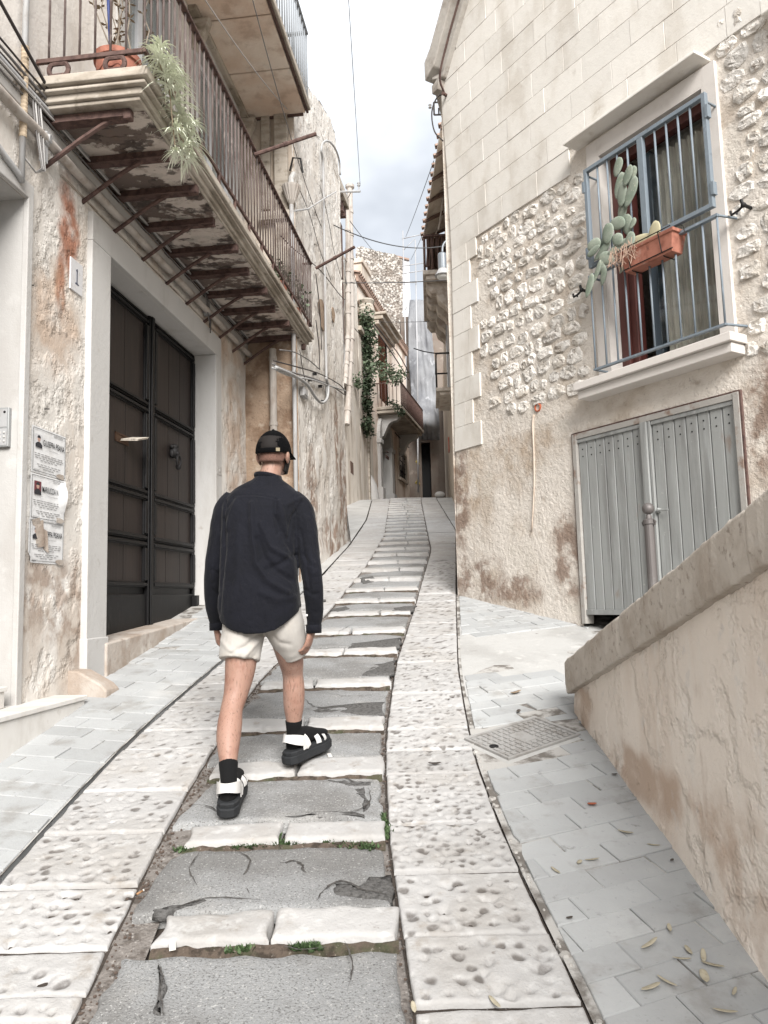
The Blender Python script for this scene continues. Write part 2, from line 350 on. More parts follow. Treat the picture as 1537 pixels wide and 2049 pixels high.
# ---- steps of the middle lane: two white stones, then a worn asphalt tread
m_fillet = mat('damp_crumbs', ph(122, 108, 96, .42), 1, [(ph(70, 62, 54, .4), 26, .45, .62, .8), (ph(96, 104, 74, .4), 7, .5, .66, .7), (ph(190, 180, 168, .45), 70, .6, .7, .6)], [(60, .010), (20, .008)])
split = [.47, .48, .5, .47, .42, .5, .43, .62, .55, .53, .52, .6]
for k, y in enumerate(STEPS):
    if y > 24.7: break
    xl, xr = LSR(y) + .05 * (y < 8), RSL(y) - .012; d = .165 if y < 5 else .15
    if k == 0: xl += .10
    if k in (1, 2): xl += .10 - .04 * k
    s_ = split[k] if k < len(split) else random.uniform(.42, .6); xm = xl + (xr - xl) * s_
    res = .016 if y < 5 else (.03 if y < 9 else .08); lift = .016
    tl = random.uniform(-.03, .02)
    for (a, c, i) in ((xl, xm - .008, 0), (xm + .008, xr, 1)):
        slab('step_stone', (a, y + tl * i * .3 + .01 * i), (c, y + tl * .3 + .015 * random.random()), (c, y + d + random.uniform(-.015, .02)), (a, y + d + random.uniform(-.02, .02)), res,
             lift, m_stone, street, None, rough=.005, wob=.022, thick=.1, rnd_=.013, seed=k * 2 + i)
    if y < 9:                                         # damp crumbs packed against the foot of the step
        b = MB(); xx = np.linspace(xl - .01, xr, 60); R = []
        for j, (dy, dz) in enumerate(((-.030, -.034), (-.018, -.020), (-.008, -.012), (.006, -.004))):
            R.append([Vector((x, y + tl * .2 + dy + .010 * hs(x * 16, y, j * .2) + .004 * hs(x * 60, y, 3), gz(y) + dz + .006 * hs(x * 22, y, 5))) for x in xx])
        b.grid(R).build('crumb_fillet', m_fillet, street, smooth=True)
    yn = STEPS[k + 1] if k + 1 < len(STEPS) else y + .6
    ya, yb = y + d + .004, yn - .004
    def zf(px_, py_, ya=ya, yb=yb, lift=lift):
        t = (py_ - ya) / (yb - ya); t = min(max(t, 0), 1)
        cx = (px_ - LSR(py_)) / max(RSL(py_) - LSR(py_), .1)
        return gzc(ya) + lift - .006 + t * (gzc(yb) - .026 - gzc(ya) - lift + .006) + .012 * math.sin(math.pi * min(max(cx, 0), 1)) + .010 * hs(px_ * 3, py_ * 3, 7) + .006 * hs(px_ * 8, py_ * 8, 3)
    slab('asphalt_tread', (LSR(ya) + .022, ya), (RSL(ya) - .02, ya), (RSL(yb) - .03, yb), (LSR(yb) + .02 + (.05 if k < 2 else 0), yb), .03 if y < 6 else .07, 0, m_asph, street, None, rough=.004, wob=.02, thick=.05, rnd_=.010, zf=zf, seed=k)
    if k == 0: pass
# first tread below the nearest step
slab('asphalt_tread', (LSR(1.2) + .03, 1.2), (RSL(1.2) - .02, 1.2), (RSL(2.73) - .02, 2.725), (LSR(2.73) + .05, 2.725), .03, 0, m_asph, street, None, rough=.006, wob=.03, thick=.05, rnd_=.02,
     zf=lambda x, y: gz(y) + .012 - .030 * max(0, (y - 2.2) / .53) + .006 * hs(x * 3, y * 3, 1), seed=77)
def zsurf(x, y):                                     # top of the middle lane, for things lying on it
    for k, ys_ in enumerate(STEPS[:-1]):
        yn = STEPS[k + 1]
        if ys_ <= y < ys_ + .17: return gz(y) + .016
        if ys_ + .17 <= y < yn:
            t = (y - ys_ - .17) / (yn - ys_ - .17); a = gz(ys_ + .17) + .010; return a + t * (gz(yn) - .026 - a) + .008
    return gz(y) + .005
def patch(pix, dz=.005):                              # an uneven broken patch of darker asphalt, outline in photo pixels
    pts = [gpt(*p) for p in pix]; c = sum(pts, Vector()) / len(pts); ring = []
    n = len(pts); R = []
    for i in range(n):
        for t in (0, .25, .5, .75):
            p = pts[i].lerp(pts[(i + 1) % n], t); p.x += .035 * hs(p.x * 14, p.y * 14, 1) + .012 * hs(p.x * 50, p.y * 50, 2); p.y += .035 * hs(p.x * 14, p.y * 14, 5) + .012 * hs(p.x * 50, p.y * 50, 6); ring.append(p)
    for s_, h in ((1, -.02), (.96, dz * .5), (.8, dz), (.45, dz)):
        R.append([Vector((c.x + (p.x - c.x) * s_, c.y + (p.y - c.y) * s_, zsurf(c.x + (p.x - c.x) * s_, c.y + (p.y - c.y) * s_) + h + .006 * hs(p.x * 30, p.y * 30, s_ * 9))) for p in ring])
    MB().rings(R).build('asphalt_patch', m_asph_dk, street, smooth=True)
for q in ([(735, 1335), (792, 1318), (788, 1352), (728, 1358)], [(640, 1415), (772, 1404), (768, 1437), (690, 1432), (610, 1428)], [(745, 1762), (784, 1752), (786, 1815), (668, 1800), (662, 1772), (716, 1782)],
          [(705, 1290), (803, 1275), (800, 1298), (690, 1302)], [(664, 1222), (690, 1212), (700, 1221), (676, 1228)],
          [(720, 1160), (748, 1155), (750, 1164), (726, 1168)], [(790, 1218), (832, 1213), (828, 1224), (785, 1226)], [(610, 1205), (655, 1203), (640, 1208), (612, 1209)]):
    patch(q)
for q in ([(300, 1838), (335, 1822), (420, 1805), (425, 1812), (345, 1836), (300, 1846)], [(694, 1580), (730, 1575), (740, 1608), (728, 1628), (734, 1605), (716, 1588)], [(565, 1642), (660, 1632), (730, 1634), (725, 1640), (640, 1642)], [(318, 1930), (322, 1990), (330, 2030), (324, 2030), (316, 1985)], [(660, 1555), (690, 1560), (745, 1562), (742, 1570), (690, 1570)]):
    patch(q, .003)
def crack(pix, w_=.005):                              # open crack: a thin ragged groove of dark rubble in the asphalt
    P = cat([(gpt(*p).x, gpt(*p).y) for p in pix], 8); R = []
    for i, p in enumerate(P):
        q = P[min(i + 1, len(P) - 1)]; o_ = P[max(i - 1, 0)]; t = Vector((q[0] - o_[0], q[1] - o_[1], 0)).normalized(); s_ = Vector((-t.y, t.x, 0)); c = Vector((p[0] + .010 * hs(p[0] * 30, p[1] * 30, 1), p[1] + .010 * hs(p[0] * 30, p[1] * 30, 4), 0))
        ww = w_ * .6 * (.3 + 1.2 * random.random()) * min(1, .25 + 3 * min(i, len(P) - 1 - i) / len(P)); R.append([Vector((v.x, v.y, zsurf(v.x, v.y) + .0075)) for v in (c - s_ * ww, c + s_ * ww)])
    MB().grid(R).build('asphalt_crack', m_crack, street)
m_crack = mat('crack_dirt', ph(120, 116, 112, .42), 1, [(ph(76, 72, 70, .4), 40, .45, .6, .7)], [(60, .004)])
for q, w_ in (([(318, 1935), (326, 1960), (320, 2000), (330, 2040)], .004), ([(480, 1700), (500, 1720), (488, 1760), (500, 1800)], .006), ([(560, 1728), (590, 1722), (606, 1735), (612, 1752)], .008), ([(350, 1830), (420, 1808), (520, 1812)], .006), ([(630, 1815), (660, 1780), (690, 1770), (730, 1790), (780, 1800)], .008), ([(735, 1575), (742, 1600), (730, 1622), (700, 1632), (600, 1634)], .005), ([(690, 1552), (715, 1562), (752, 1560)], .006), ([(610, 1398), (622, 1412), (640, 1420), (700, 1416)], .005), ([(650, 1385), (700, 1392), (760, 1388)], .004), ([(710, 1250), (690, 1262), (676, 1270)], .004), ([(700, 1236), (760, 1240), (820, 1232)], .006), ([(360, 1610), (420, 1620), (440, 1640)], .005), ([(400, 1700), (380, 1740), (395, 1780)], .004), ([(690, 1890), (705, 1930), (700, 1980)], .004), ([(560, 1900), (600, 1906), (660, 1902)], .004)): crack(q, w_)
# ---- pavers
def clip(poly, p, n):                                # keep the side where (q-p).n >= 0
    o = []
    for i in range(len(poly)):
        a, c = poly[i], poly[(i + 1) % len(poly)]; da = (a[0] - p[0]) * n[0] + (a[1] - p[1]) * n[1]; dc = (c[0] - p[0]) * n[0] + (c[1] - p[1]) * n[1]
        if da >= 0: o.append(a)
        if da * dc < 0: t = da / (da - dc); o.append((a[0] + (c[0] - a[0]) * t, a[1] + (c[1] - a[1]) * t))
    return o
def area(p): return .5 * abs(sum(p[i][0] * p[(i + 1) % len(p)][1] - p[(i + 1) % len(p)][0] * p[i][1] for i in range(len(p))))
def paver(poly, parent, m, dz=0, gap=.003):
    c = (sum(p[0] for p in poly) / len(poly), sum(p[1] for p in poly) / len(poly))
    def sh(p, d):
        v = Vector((c[0] - p[0], c[1] - p[1])); L_ = v.length; v = v / max(L_, 1e-6); return (p[0] + v.x * min(d, L_ * .5), p[1] + v.y * min(d, L_ * .5))
    tx, ty = random.gauss(0, .012), random.gauss(0, .012); h = dz + random.gauss(0, .0026)
    R = []
    for d, hh in ((gap, -.05), (gap, -.004), (gap + .0045, 0)):
        R.append([Vector((q[0], q[1], gzc(q[1]) + h + hh + tx * (q[0] - c[0]) + ty * (q[1] - c[1]))) for q in [sh(p, d) for p in poly]])
    MB().rings(R).build('paver', m, parent)
def pave(EL, ER, y0, y1, ang, bl, bw, parent, m, x0, x1, stop=None):
    ca, sa = math.cos(ang), math.sin(ang); n = 0
    for r in range(-80, 220):
        js_ = [(k + (.5 if r % 2 else 0) + random.uniform(-.09, .09)) * bl for k in range(-40, 61)]
        for k in range(100):
            ox, ox2 = js_[k], js_[k + 1]; oy = r * bw; po = [(ox, oy), (ox2, oy), (ox2, oy + bw), (ox, oy + bw)]
            po = [(p[0] * ca - p[1] * sa + x0, p[0] * sa + p[1] * ca + y0) for p in po]
            cx, cy = sum(p[0] for p in po) / 4, sum(p[1] for p in po) / 4
            if not (y0 - .2 < cy < y1 + .2) or cx < EL(cy) - bl or cx > ER(cy) + bl: continue
            for E_, s_ in ((EL, 1), (ER, -1)):
                dx = (E_(cy + .2) - E_(cy - .2)) / .4; po = clip(po, (E_(cy), cy), (s_, -s_ * dx)) if len(po) > 2 else po
            for yy, s_ in ((y0, 1), (y1, -1)):
                if len(po) > 2: po = clip(po, (0, yy), (0, s_))
            if stop and len(po) > 2: po = stop(po)
            if len(po) < 3 or area(po) < .0012: continue
            paver(po, parent, m); n += 1
    return n
def wallA(y): return -2.18 + (y - 5.816) * .1142
b = MB(); b.grid([[Vector((x, y, gzc(y) - .007)) for x in (wallA(y) - .3, LSL(y) - .02)] for y in np.arange(.5, 10, .5)])
m_grout = mat('paver_grout', ph(212, 209, 204, .55), 1, [(ph(120, 112, 104, .48), 6, .44, .58, .85)], [(60, .004)])
pavement = tag(b.build('pavement', m_grout), kind='structure')
n1 = pave(lambda y: wallA(y) - .02, lambda y: LSL(y) - .03, 2.2, 9.6, math.radians(-14), .30, .145, pavement, m_paver, -2, )  if False else pave(lambda y: wallA(y) - .02, lambda y: LSL(y) - .025, 2.6, 9.6, math.radians(-14), .30, .145, pavement, m_paver, -2, 0)
# kerbside smooth cement beyond the house corner, up to the crest
b = MB(); R = []
for y in np.arange(9.6, 25.4, .4):
    xr = LSL(y) - .02; xl = -1.5 - (y > 13.2) * 1.5
    R.append([Vector((xl + (xr - xl) * k / 4, y, gzc(y) - .012 + .006 * hs(y, k, 1))) for k in range(5)])
b.grid(R); tag(b.build('cement_walkway', m_conc, smooth=True), kind='structure')
PB_, DB_ = (.789, 8.553), (.527, -.85)
def wallB(y): return PB_[0] + (PB_[1] - y) / .85 * .527
b = MB(); b.grid([[Vector((x, y, gzc(y) - .0075)) for x in (RSR(y) - .0, 1.2 if y < 4.9 else 3.6)] for y in list(np.arange(.5, 4.9, .4)) + [4.85, 4.95, 5.5, 6, 7, 8, 8.6]])
pav2 = tag(b.build('pavement', m_grout), kind='structure')
man_c = [gpt(960, 1475), gpt(1105, 1425), gpt(1130, 1480), gpt(980, 1525)]
mh_c = sum(man_c, Vector()) / 4
def stop_r(po):
    cx, cy = sum(p[0] for p in po) / len(po), sum(p[1] for p in po) / len(po)
    if abs(cx - mh_c.x) < .33 and abs(cy - mh_c.y - .55 * (cx - mh_c.x)) < .32: return []
    if cy > 4.9 and 5.55 < cy - .12 * cx < 6.75 + .2 * hs(cx * 2, cy * 2, 1): return []
    if cy > 4.9 and cx > .5: po = clip(po, (PB_[0], PB_[1]), (-.85, -.527))
    return po
n2 = pave(lambda y: RSR(y) + .03, lambda y: 1.16 if y < 4.85 else wallB(y), 1.2, 8.5, math.radians(19), .29, .135, pav2, m_paver, .5, 0, stop_r)
print('pavers', n1, n2)
b = MB(); R = []
for y in np.arange(5.2, 7.3, .2):
    xl, xr = RSR(y) + .02, wallB(y) + .1; R.append([Vector((xl + (xr - xl) * k / 8, y, gz(y) - .006 + .005 * hs(y * 3, k, 4))) for k in range(9)])
b.grid(R); b.build('cement_patch', m_conc, pav2, smooth=True)
b = MB(); R = []
for y in np.arange(8.3, 25.4, .4):
    xl = RSR(y) + .01; R.append([Vector((xl + k * .5, y, gzc(y) - .014 + .006 * hs(y, k, 2))) for k in range(5)])
b.grid(R); tag(b.build('cement_walkway', m_conc, smooth=True), kind='structure')
# little stones filling the joint beside the right strip
m_chip = mat('chipped_stone', ph(215, 211, 205, .58), .9, [(ph(150, 140, 130, .5), 30, .5, .7, .6)], [(60, .004)], rnd=.12)
for i in range(60):
    y = 2.0 + 2.9 * random.random(); x = RSR(y) + .012 + random.uniform(-.008, .008); s_ = random.choice([.007, .009, .011, .014, .022])
    b = MB(); R = []
    for r, h in ((1, -.03), (1, .0), (.65, .008)):
        R.append([Vector((x + s_ * r * math.cos(a) * random.uniform(.7, 1.1), y + s_ * 1.3 * r * math.sin(a) * random.uniform(.7, 1.1), gz(y) - .012 + h)) for a in [k * math.pi / 3 for k in range(6)]])
    b.rings(R).build('joint_stone', m_chip, street)
WK = 1.26                                            # walls are a little lighter than the worn street stones
# ================================================================== left house
A = Fr((-2.18, 5.816), (.1135, .9935))
def wall_panel(F, us, zs, holes, amp=.008, res=.16, zbot=None, top=None, depth=None, off=0.0, zlim=None):
    """front face of a wall with openings cut out, uneven by amp; closed at the back when depth is given"""
    def fill(a):
        o = [a[0]]
        for i in range(1, len(a)):
            n = max(1, int((a[i] - a[i - 1]) / res)); o += [a[i - 1] + (a[i] - a[i - 1]) * k / n for k in range(1, n + 1)]
        return o
    U = sorted(set(list(us) + [h[0] for h in holes] + [h[1] for h in holes])); Z = sorted(set(list(zs) + [h[2] for h in holes] + [h[3] for h in holes]))
    U, Z = fill(U), fill(Z); b = MB(); idx = {}
    def f(u, z):
        return off + amp * hs(u * 2.2, z * 2.2, F.p.x) + amp * .5 * hs(u * 6, z * 6, 3 + F.p.y)
    def vid(i, j):
        if (i, j) not in idx:
            z = Z[j]
            if top: z = min(z, top(U[i]))
            idx[i, j] = len(b.v); b.v.append(tuple(F(U[i], z, f(U[i], z))))
        return idx[i, j]
    for i in range(len(U) - 1):
        for j in range(len(Z) - 1):
            cu_, cz_ = (U[i] + U[i + 1]) / 2, (Z[j] + Z[j + 1]) / 2
            if any(h[0] < cu_ < h[1] and h[2] < cz_ < h[3] for h in holes): continue
            if top and Z[j] >= top(U[i]) and Z[j] >= top(U[i + 1]): continue
            b.f.append((vid(i, j), vid(i + 1, j), vid(i + 1, j + 1), vid(i, j + 1)))
    if depth:
        u0, u1, z0, z1 = U[0], U[-1], Z[0], Z[-1]
        q = (lambda u: min(z1, top(u))) if top else (lambda u: z1)
        b.quad(F(u0, z0, off), F(u0, q(u0), off), F(u0, q(u0), -depth), F(u0, z0, -depth)); b.quad(F(u1, z0, off), F(u1, z0, -depth), F(u1, q(u1), -depth), F(u1, q(u1), off))
        b.quad(F(u0, z0, -depth), F(u0, q(u0), -depth), F(u1, q(u1), -depth), F(u1, z0, -depth))
        for i in range(len(U) - 1): b.quad(F(U[i], q(U[i]), off), F(U[i + 1], q(U[i + 1]), off), F(U[i + 1], q(U[i + 1]), -depth), F(U[i], q(U[i]), -depth))
    return b
SA = A(-.55, 4.35)
m_plA = mat('stained_old_plaster', ph(230, 225, 218, .60), .92, [
    (ph(214, 198, 182, .56), (1.6, 1.6, .5), .44, .7, .7), (ph(190, 178, 168, .52), (3, 3, .7), .54, .74, .55), (ph(241, 238, 233, .62), (2.2, 2.2, 1.1), .52, .66, .85),
    (ph(164, 144, 126, .5), (9, 9, 2.2), .60, .76, .45),
    (ph(176, 112, 80, .5), 4, .25, .5, .9, 'n', [(tuple(A(-.50, 4.42)), (.5, .17, .50)), (tuple(A(-.58, 3.98)), (.4, .10, .3))]),
    (ph(206, 176, 150, .54), 3, .3, .6, .65, 'n', [(tuple(A(-.65, 3.7)), (.5, .4, .5)), (tuple(A(.5, 5.0)), (.5, 1.4, .22)), (tuple(A(2.9, 4.8)), (.5, 1.3, .4)), (tuple(A(3.4, 3.6)), (.4, .45, 1.2))]),
    (ph(170, 146, 128, .5), 6, .40, .58, .7, 'n', [(tuple(A(-.62, 1.75)), (.5, .5, .42)), (tuple(A(3.9, 2.6)), (.4, .5, 1.0)), (tuple(A(-.3, 1.6)), (.3, .14, .6)), (tuple(A(4.3, 4.7)), (.3, .4, .9))]),
    (ph(96, 88, 80, .5), 22, .6, .75, .5)],
    [(3, .014, 'n', .42, .58), (14, .006), (70, .0025)])
m_white = mat('pale_lime_plaster', ph(226, 223, 219, .43), .85, [(ph(204, 198, 192, .42), (2, 2, .8), .45, .7, .6), (ph(180, 168, 156, .4), 6, .6, .78, .45), (ph(240, 238, 234, .46), 4, .55, .7, .5)], [(20, .002), (90, .0012)])
m_whiteup = mat('weathered_white_plaster', ph(234, 228, 221, .6), .9, [(ph(212, 200, 188, .56), (2, 2, .6), .46, .68, .6), (ph(186, 166, 148, .52), (5, 5, 1.2), .6, .76, .6)], [(6, .008), (24, .004)])
m_jamb = mat('white_stone_trim', ph(230, 228, 225, .46), .8, [(ph(205, 200, 194, .45), (3, 3, .8), .48, .7, .6), (ph(170, 155, 142, .5), 7, .63, .78, .6)], [(24, .003), (90, .0015)])
m_rust = mat('rusty_iron', ph(120, 96, 89, .45), .85, [(ph(86, 66, 62, .42), 18, .4, .65, .8), (ph(164, 116, 94, .5), 40, .60, .74, .6)], [(60, .003), (18, .003)])
m_rail = mat('weathered_iron_rail', ph(130, 117, 113, .42), .8, [(ph(98, 78, 72, .42), (20, 20, 5), .45, .6, .8), (ph(190, 176, 170, .5), (26, 26, 8), .58, .7, .6)], [(70, .001)])
m_wood = mat('dark_door_wood', ph(74, 62, 57, .27), .55, [(ph(56, 48, 45, .25), (30, 30, 2.0), .4, .65, .7), (ph(96, 86, 80, .33), (60, 60, 4), .6, .75, .5)], [((50, 50, 4), .0012)], spec=.4)
m_woodblk = mat('black_door_paint', ph(40, 39, 41, .17), .5, [(ph(74, 72, 73, .3), (30, 30, 8), .55, .75, .6)], [((60, 60, 8), .0008)], spec=.28)
m_slabst = mat('balcony_stone', ph(206, 196, 183, .52), .9, [(ph(150, 138, 122, .5), (2, 2, 8), .42, .66, .8), (ph(110, 98, 86, .5), 9, .56, .74, .7), (ph(220, 212, 200, .55), 14, .6, .74, .5)], [(30, .004)])
m_under = mat('peeling_soffit', ph(222, 210, 200, .56), .95, [
    (ph(122, 106, 98, .42), (2.2, 2.6, 3), .49, .54, .92), (ph(94, 84, 79, .38), (4, 7, 4), .53, .58, .8), (ph(150, 126, 110, .4), 9, .55, .7, .5), (ph(214, 204, 194, .5), (5, 8, 5), .60, .63, .9)],
    [((2.2, 2.6, 3), .02, 'n', .44, .5), (25, .006)])
m_pipe = mat('grey_conduit', ph(196, 196, 196, .5), .6, [(ph(160, 150, 142, .5), (12, 12, 4), .5, .7, .6)], [(60, .0006)])
m_pipeold = mat('old_pale_pipe', ph(206, 198, 190, .5), .75, [(ph(160, 146, 134, .5), (6, 6, 2), .45, .68, .7), (ph(130, 112, 100, .5), 12, .6, .75, .5)], [(40, .001)])
m_cable = mat('grey_cable', ph(150, 146, 144, .4), .7); m_cabledk = mat('dark_cable', ph(84, 78, 76, .4), .7); m_cablewt = mat('pale_cable', ph(206, 203, 200, .5), .7)
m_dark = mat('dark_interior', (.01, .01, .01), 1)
m_glass = mat('window_glass', (.8, .85, .85), .03, spec=.6, trans=.75)
m_terra = mat('terracotta', ph(196, 132, 112, .5), .85, [(ph(150, 92, 76, .45), 12, .45, .7, .7), (ph(214, 180, 164, .5), 9, .58, .72, .6), (ph(110, 84, 74, .45), 20, .62, .76, .5)], [(40, .0015)])
m_iron = mat('black_iron', ph(46, 44, 45, .35), .6, bumps=[(60, .001)])
# --- openings
DU0, DU1, DZ0, DZ1, REV = .08, 2.60, 1.42, 4.47, .23
house = thing('plastered_house', A(1, gz(A(1, 0).y)), 'old plastered house with big dark double door under a rusty balcony', 'house')
wb = wall_panel(A, [-7, -3, 4.45], [-2.5, 0, 5.2], [(DU0, DU1, DZ0, DZ1), (-2.7, -1.04, .6, 4.36)], depth=5)
wall_o = wb.build('wall', m_plA, house, smooth=True)
wall_panel(A, [-7, -3, 4.45], [5.2, 12.5], [(.35, 1.35, 5.42, 7.75), (2.15, 3.45, 5.42, 7.9)], depth=5).build('upper_wall', m_whiteup, house, smooth=True)
# portal of the dark door
pt = MB(); FR = .045
uL, uR, zT = -.225, 2.79, 4.70
pt.fbox(A, uL, DU0, A.gb(-.2) - .3, DZ1, -REV, FR); pt.fbox(A, DU1, uR, A.gb(2.7) - .3, DZ1, -REV, FR); pt.fbox(A, uL, uR, DZ1 + .001, zT, -REV, FR)
pt.fbox(A, uL - .012, DU0 + .01, A.gb(-.2) - .35, A.gb(-.2) + .34, -.02, FR + .012)
portal = pt.build('portal', m_jamb, house, bevel=.006)
b = MB(); pr = [(DU0 - .05, A.gb(-.1) - .3), (uR + .3, A.gb(3) - .2), (uR + .3, A.gb(3) + .01), (uR - .05, 1.60), (DU0 - .05, 1.415)]
b.prism([A(u, z, -REV - .3) for u, z in pr], A.n * (REV + .3 + .075))
m_thr = mat('threshold_stone', ph(206, 196, 186, .52), .9, [(ph(176, 158, 142, .5), 3, .42, .66, .8), (ph(140, 118, 102, .5), (7, 7, 3), .55, .72, .6), (ph(226, 220, 212, .56), 5, .58, .7, .6)], [(24, .006), (80, .002)])
b.build('threshold', m_thr, house, bevel=.012)
# door: two leaves with raised-and-fielded panels
D = lambda x, y: A.px(x, y, -REV)
zP = [(D(302, 661)[1], D(302, 812)[1]), (D(302, 835)[1], D(302, 985)[1]), (D(303, 1006)[1], D(303, 1074)[1]), (D(303, 1097)[1], D(303, 1165)[1])]
zK = D(302, 1189)[1]; uM = D(294, 900)[0]
door = MB().fbox(A, DU0 - .02, DU1 + .02, 1.40, DZ1 + .02, -REV - .06, -REV).build('door', m_woodblk, house)
hw = (DU1 - uM) - .02
def leaf(u0, u1):
    for zt, zb in zP:
        MB().fbox(A, u0 + .055, u1 - .055, zb, zt, -REV - .01, -REV + .012).build('panel', m_wood, door)
        m_ = MB(); w_ = .05; e_ = .03
        for a0, a1, z0, z1 in ((u0 + .02, u1 - .02, zt, zt + w_), (u0 + .02, u1 - .02, zb - w_, zb), (u0 + .02, u0 + .02 + w_, zb, zt), (u1 - .02 - w_, u1 - .02, zb, zt)):
            m_.fbox(A, a0, a1, z0, z1, -REV - .005, -REV + .030); m_.fbox(A, a0 + .012 * (a1 - a0 > .1), a1 - .012 * (a1 - a0 > .1), z0 + .012, z1 - .012, -REV + .026, -REV + e_ + .022)
        m_.build('moulding', m_woodblk, door, bevel=.005)
    MB().fbox(A, u0 + .01, u1 - .01, 1.45, zK, -REV, -REV + .028).build('kick_board', m_woodblk, door, bevel=.006)
    n_ = 3
    for zt, zb in zP:                                 # plank joints inside the panels
        for k in range(1, n_):
            u = u0 + .07 + (u1 - u0 - .14) * (k + .2 * hs(u0, zt, k)) / n_
            MB().fbox(A, u - .0025, u + .0025, zb + .006, zt - .006, -REV + .010, -REV + .0135).build('plank_joint', m_dark, door)
leaf(DU0 + .0, uM - .055); leaf(uM + .06, DU1 - .02)
MB().fbox(A, uM - .055, uM + .055, 1.45, DZ1, -REV, -REV + .05).fbox(A, uM - .03, uM + .03, 1.45, DZ1, -REV + .05, -REV + .065).build('centre_stile', m_woodblk, door, bevel=.008)
MB().fbox(A, DU1 - .05, DU1, 1.52, DZ1 - .01, -REV, -REV + .03).fbox(A, DU0, DU1, zP[0][0] + .07, DZ1 - .01, -REV, -REV + .03).build('door_rail', m_woodblk, door, bevel=.006)
b = MB(); b.box(A(DU1 - .03, 1.66, -REV + .05), A.d * .045, A.n * .03, Vector((0, 0, .12))); b.build('hinge_block', m_woodblk, door, bevel=.005)
# lion-head knocker
ku, kz = A.px(345, 905, -REV + .03); b = MB(); kc = A(ku, kz, -REV + .045)
b.ball(kc, .055, .045, .062, n=12, m=8); b.ball(kc + A.n * .035 - Vector((0, 0, .015)), .03, .026, .026); b.ball(kc + Vector((0, 0, .055)), .05, .03, .03)
for s_ in (-1, 1): b.ball(kc + A.d * .045 * s_ + Vector((0, 0, .05)), .022); b.ball(kc + A.d * .05 * s_ - Vector((0, 0, .02)), .026, .02, .04)
b.tube([kc + A.d * (.05 * math.sin(a)) + A.n * .055 + Vector((0, 0, -.095 + .06 * math.cos(a))) for a in [2 * math.pi * k / 18 for k in range(18)]] + [kc + A.n * .055 + Vector((0, 0, -.035))], .011, 7)
b.ball(kc + A.n * .05 - Vector((0, 0, .155)), .03, .025, .032); b.build('knocker', m_iron, door, smooth=True)
su, sz = A.px(243, 878, -REV + .015)
m_slot = mat('brass_slot', ph(120, 92, 74, .4), .5, metal=.6)
b = MB(); b.fbox(A, su - .12, su + .14, sz - .04, sz - .028, -REV + .012, -REV + .022).fbox(A, su - .12, su + .14, sz + .03, sz + .042, -REV + .012, -REV + .022).fbox(A, su - .12, su - .108, sz - .04, sz + .042, -REV + .012, -REV + .022)
b.fbox(A, su - .108, su + .14, sz - .028, sz + .03, -REV + .012, -REV + .016); b.build('letter_slot', m_slot, door)
m_news = mat('newsprint', ph(232, 222, 208, .6), .9, [(ph(130, 120, 112, .5), 45, .52, .62, .6)])
b = MB(); q0 = A(su + .03, sz, -REV + .02)
for k in range(3):
    b.box(q0 + A.d * .07 + A.n * (.07 + .004 * k) + Vector((0, 0, .01 + .006 * k)), A.d * .11 + Vector((0, 0, .03)), A.n * .07 + A.d * .02, Vector((-.0, 0, .002)))
tag(b.build('folded_newspaper', m_news), 'folded newspaper stuck in the letter slot of the dark door', 'newspaper')
# tiny cement patch plate beside the jamb and house number
zu, zz = A.px(398, 922, FR)
b = MB(); b.fbox(A, 2.62, 2.78, zz - .05, zz + .05, FR, FR + .004); b.fbox(A, 2.69, 2.735, zz - .012, zz + .016, FR + .004, FR + .010); b.build('doorbell_plate', m_white, house, bevel=.002)
def text(s, F, u, z, off, h, m, parent, wid=None, shear=0, name='lettering', extr=.0006, align='LEFT', bold=0):
    cu_ = bpy.data.curves.new('t', 'FONT'); cu_.body = s; cu_.size = 1; cu_.extrude = 0; cu_.shear = shear; cu_.align_x = 'LEFT'; cu_.offset = bold
    o = bpy.data.objects.new('t', cu_); COL.objects.link(o); bpy.context.view_layer.update()
    me = bpy.data.meshes.new_from_object(o.evaluated_get(bpy.context.evaluated_depsgraph_get())); bpy.data.objects.remove(o)
    n = len(me.vertices); co = np.zeros(n * 3); me.vertices.foreach_get('co', co); co = co.reshape(-1, 3)
    x0, x1, y0, y1 = co[:, 0].min(), co[:, 0].max(), co[:, 1].min(), co[:, 1].max()
    sx = (wid / (x1 - x0)) if wid else h / (y1 - y0); sy = h / (y1 - y0)
    sh = -.5 * (x1 - x0) * sx if align == 'CENTER' else 0
    W = [F(u + sh + (p[0] - x0) * sx, z + (p[1] - y0) * sy, off) for p in co]
    me.vertices.foreach_set('co', [c for v in W for c in v]); me.materials.clear()
    return link(name, me, m, parent)
m_ink = mat('black_print', (.02, .02, .022), .8); m_inkg = mat('grey_print', ph(150, 148, 148, .5), .8)
pu0, pz1 = A.px(141, 528, .01); pu1, pz0 = A.px(163, 591, .01); pz1 -= .0; 
m_plate = mat('glazed_tile', ph(222, 222, 224, .6), .4, [(ph(190, 184, 178, .55), 20, .55, .7, .5)], spec=.5)
b = MB(); b.fbox(A, -.475, -.30, 3.985, 4.225, 0, .012); np_ = tag(b.build('number_plate', m_plate, bevel=.003), 'pale tile with house number 1 beside the white door frame', 'house number')
b = MB()
for q in ((-.392, -.378, 4.05, 4.165), (-.41, -.36, 4.045, 4.056), (-.40, -.378, 4.145, 4.155)): b.fbox(A, q[0], q[1], q[2], q[3], .012, .0135)
b.build('number_one', mat('blue_grey_print', ph(92, 98, 116, .5), .6), np_)
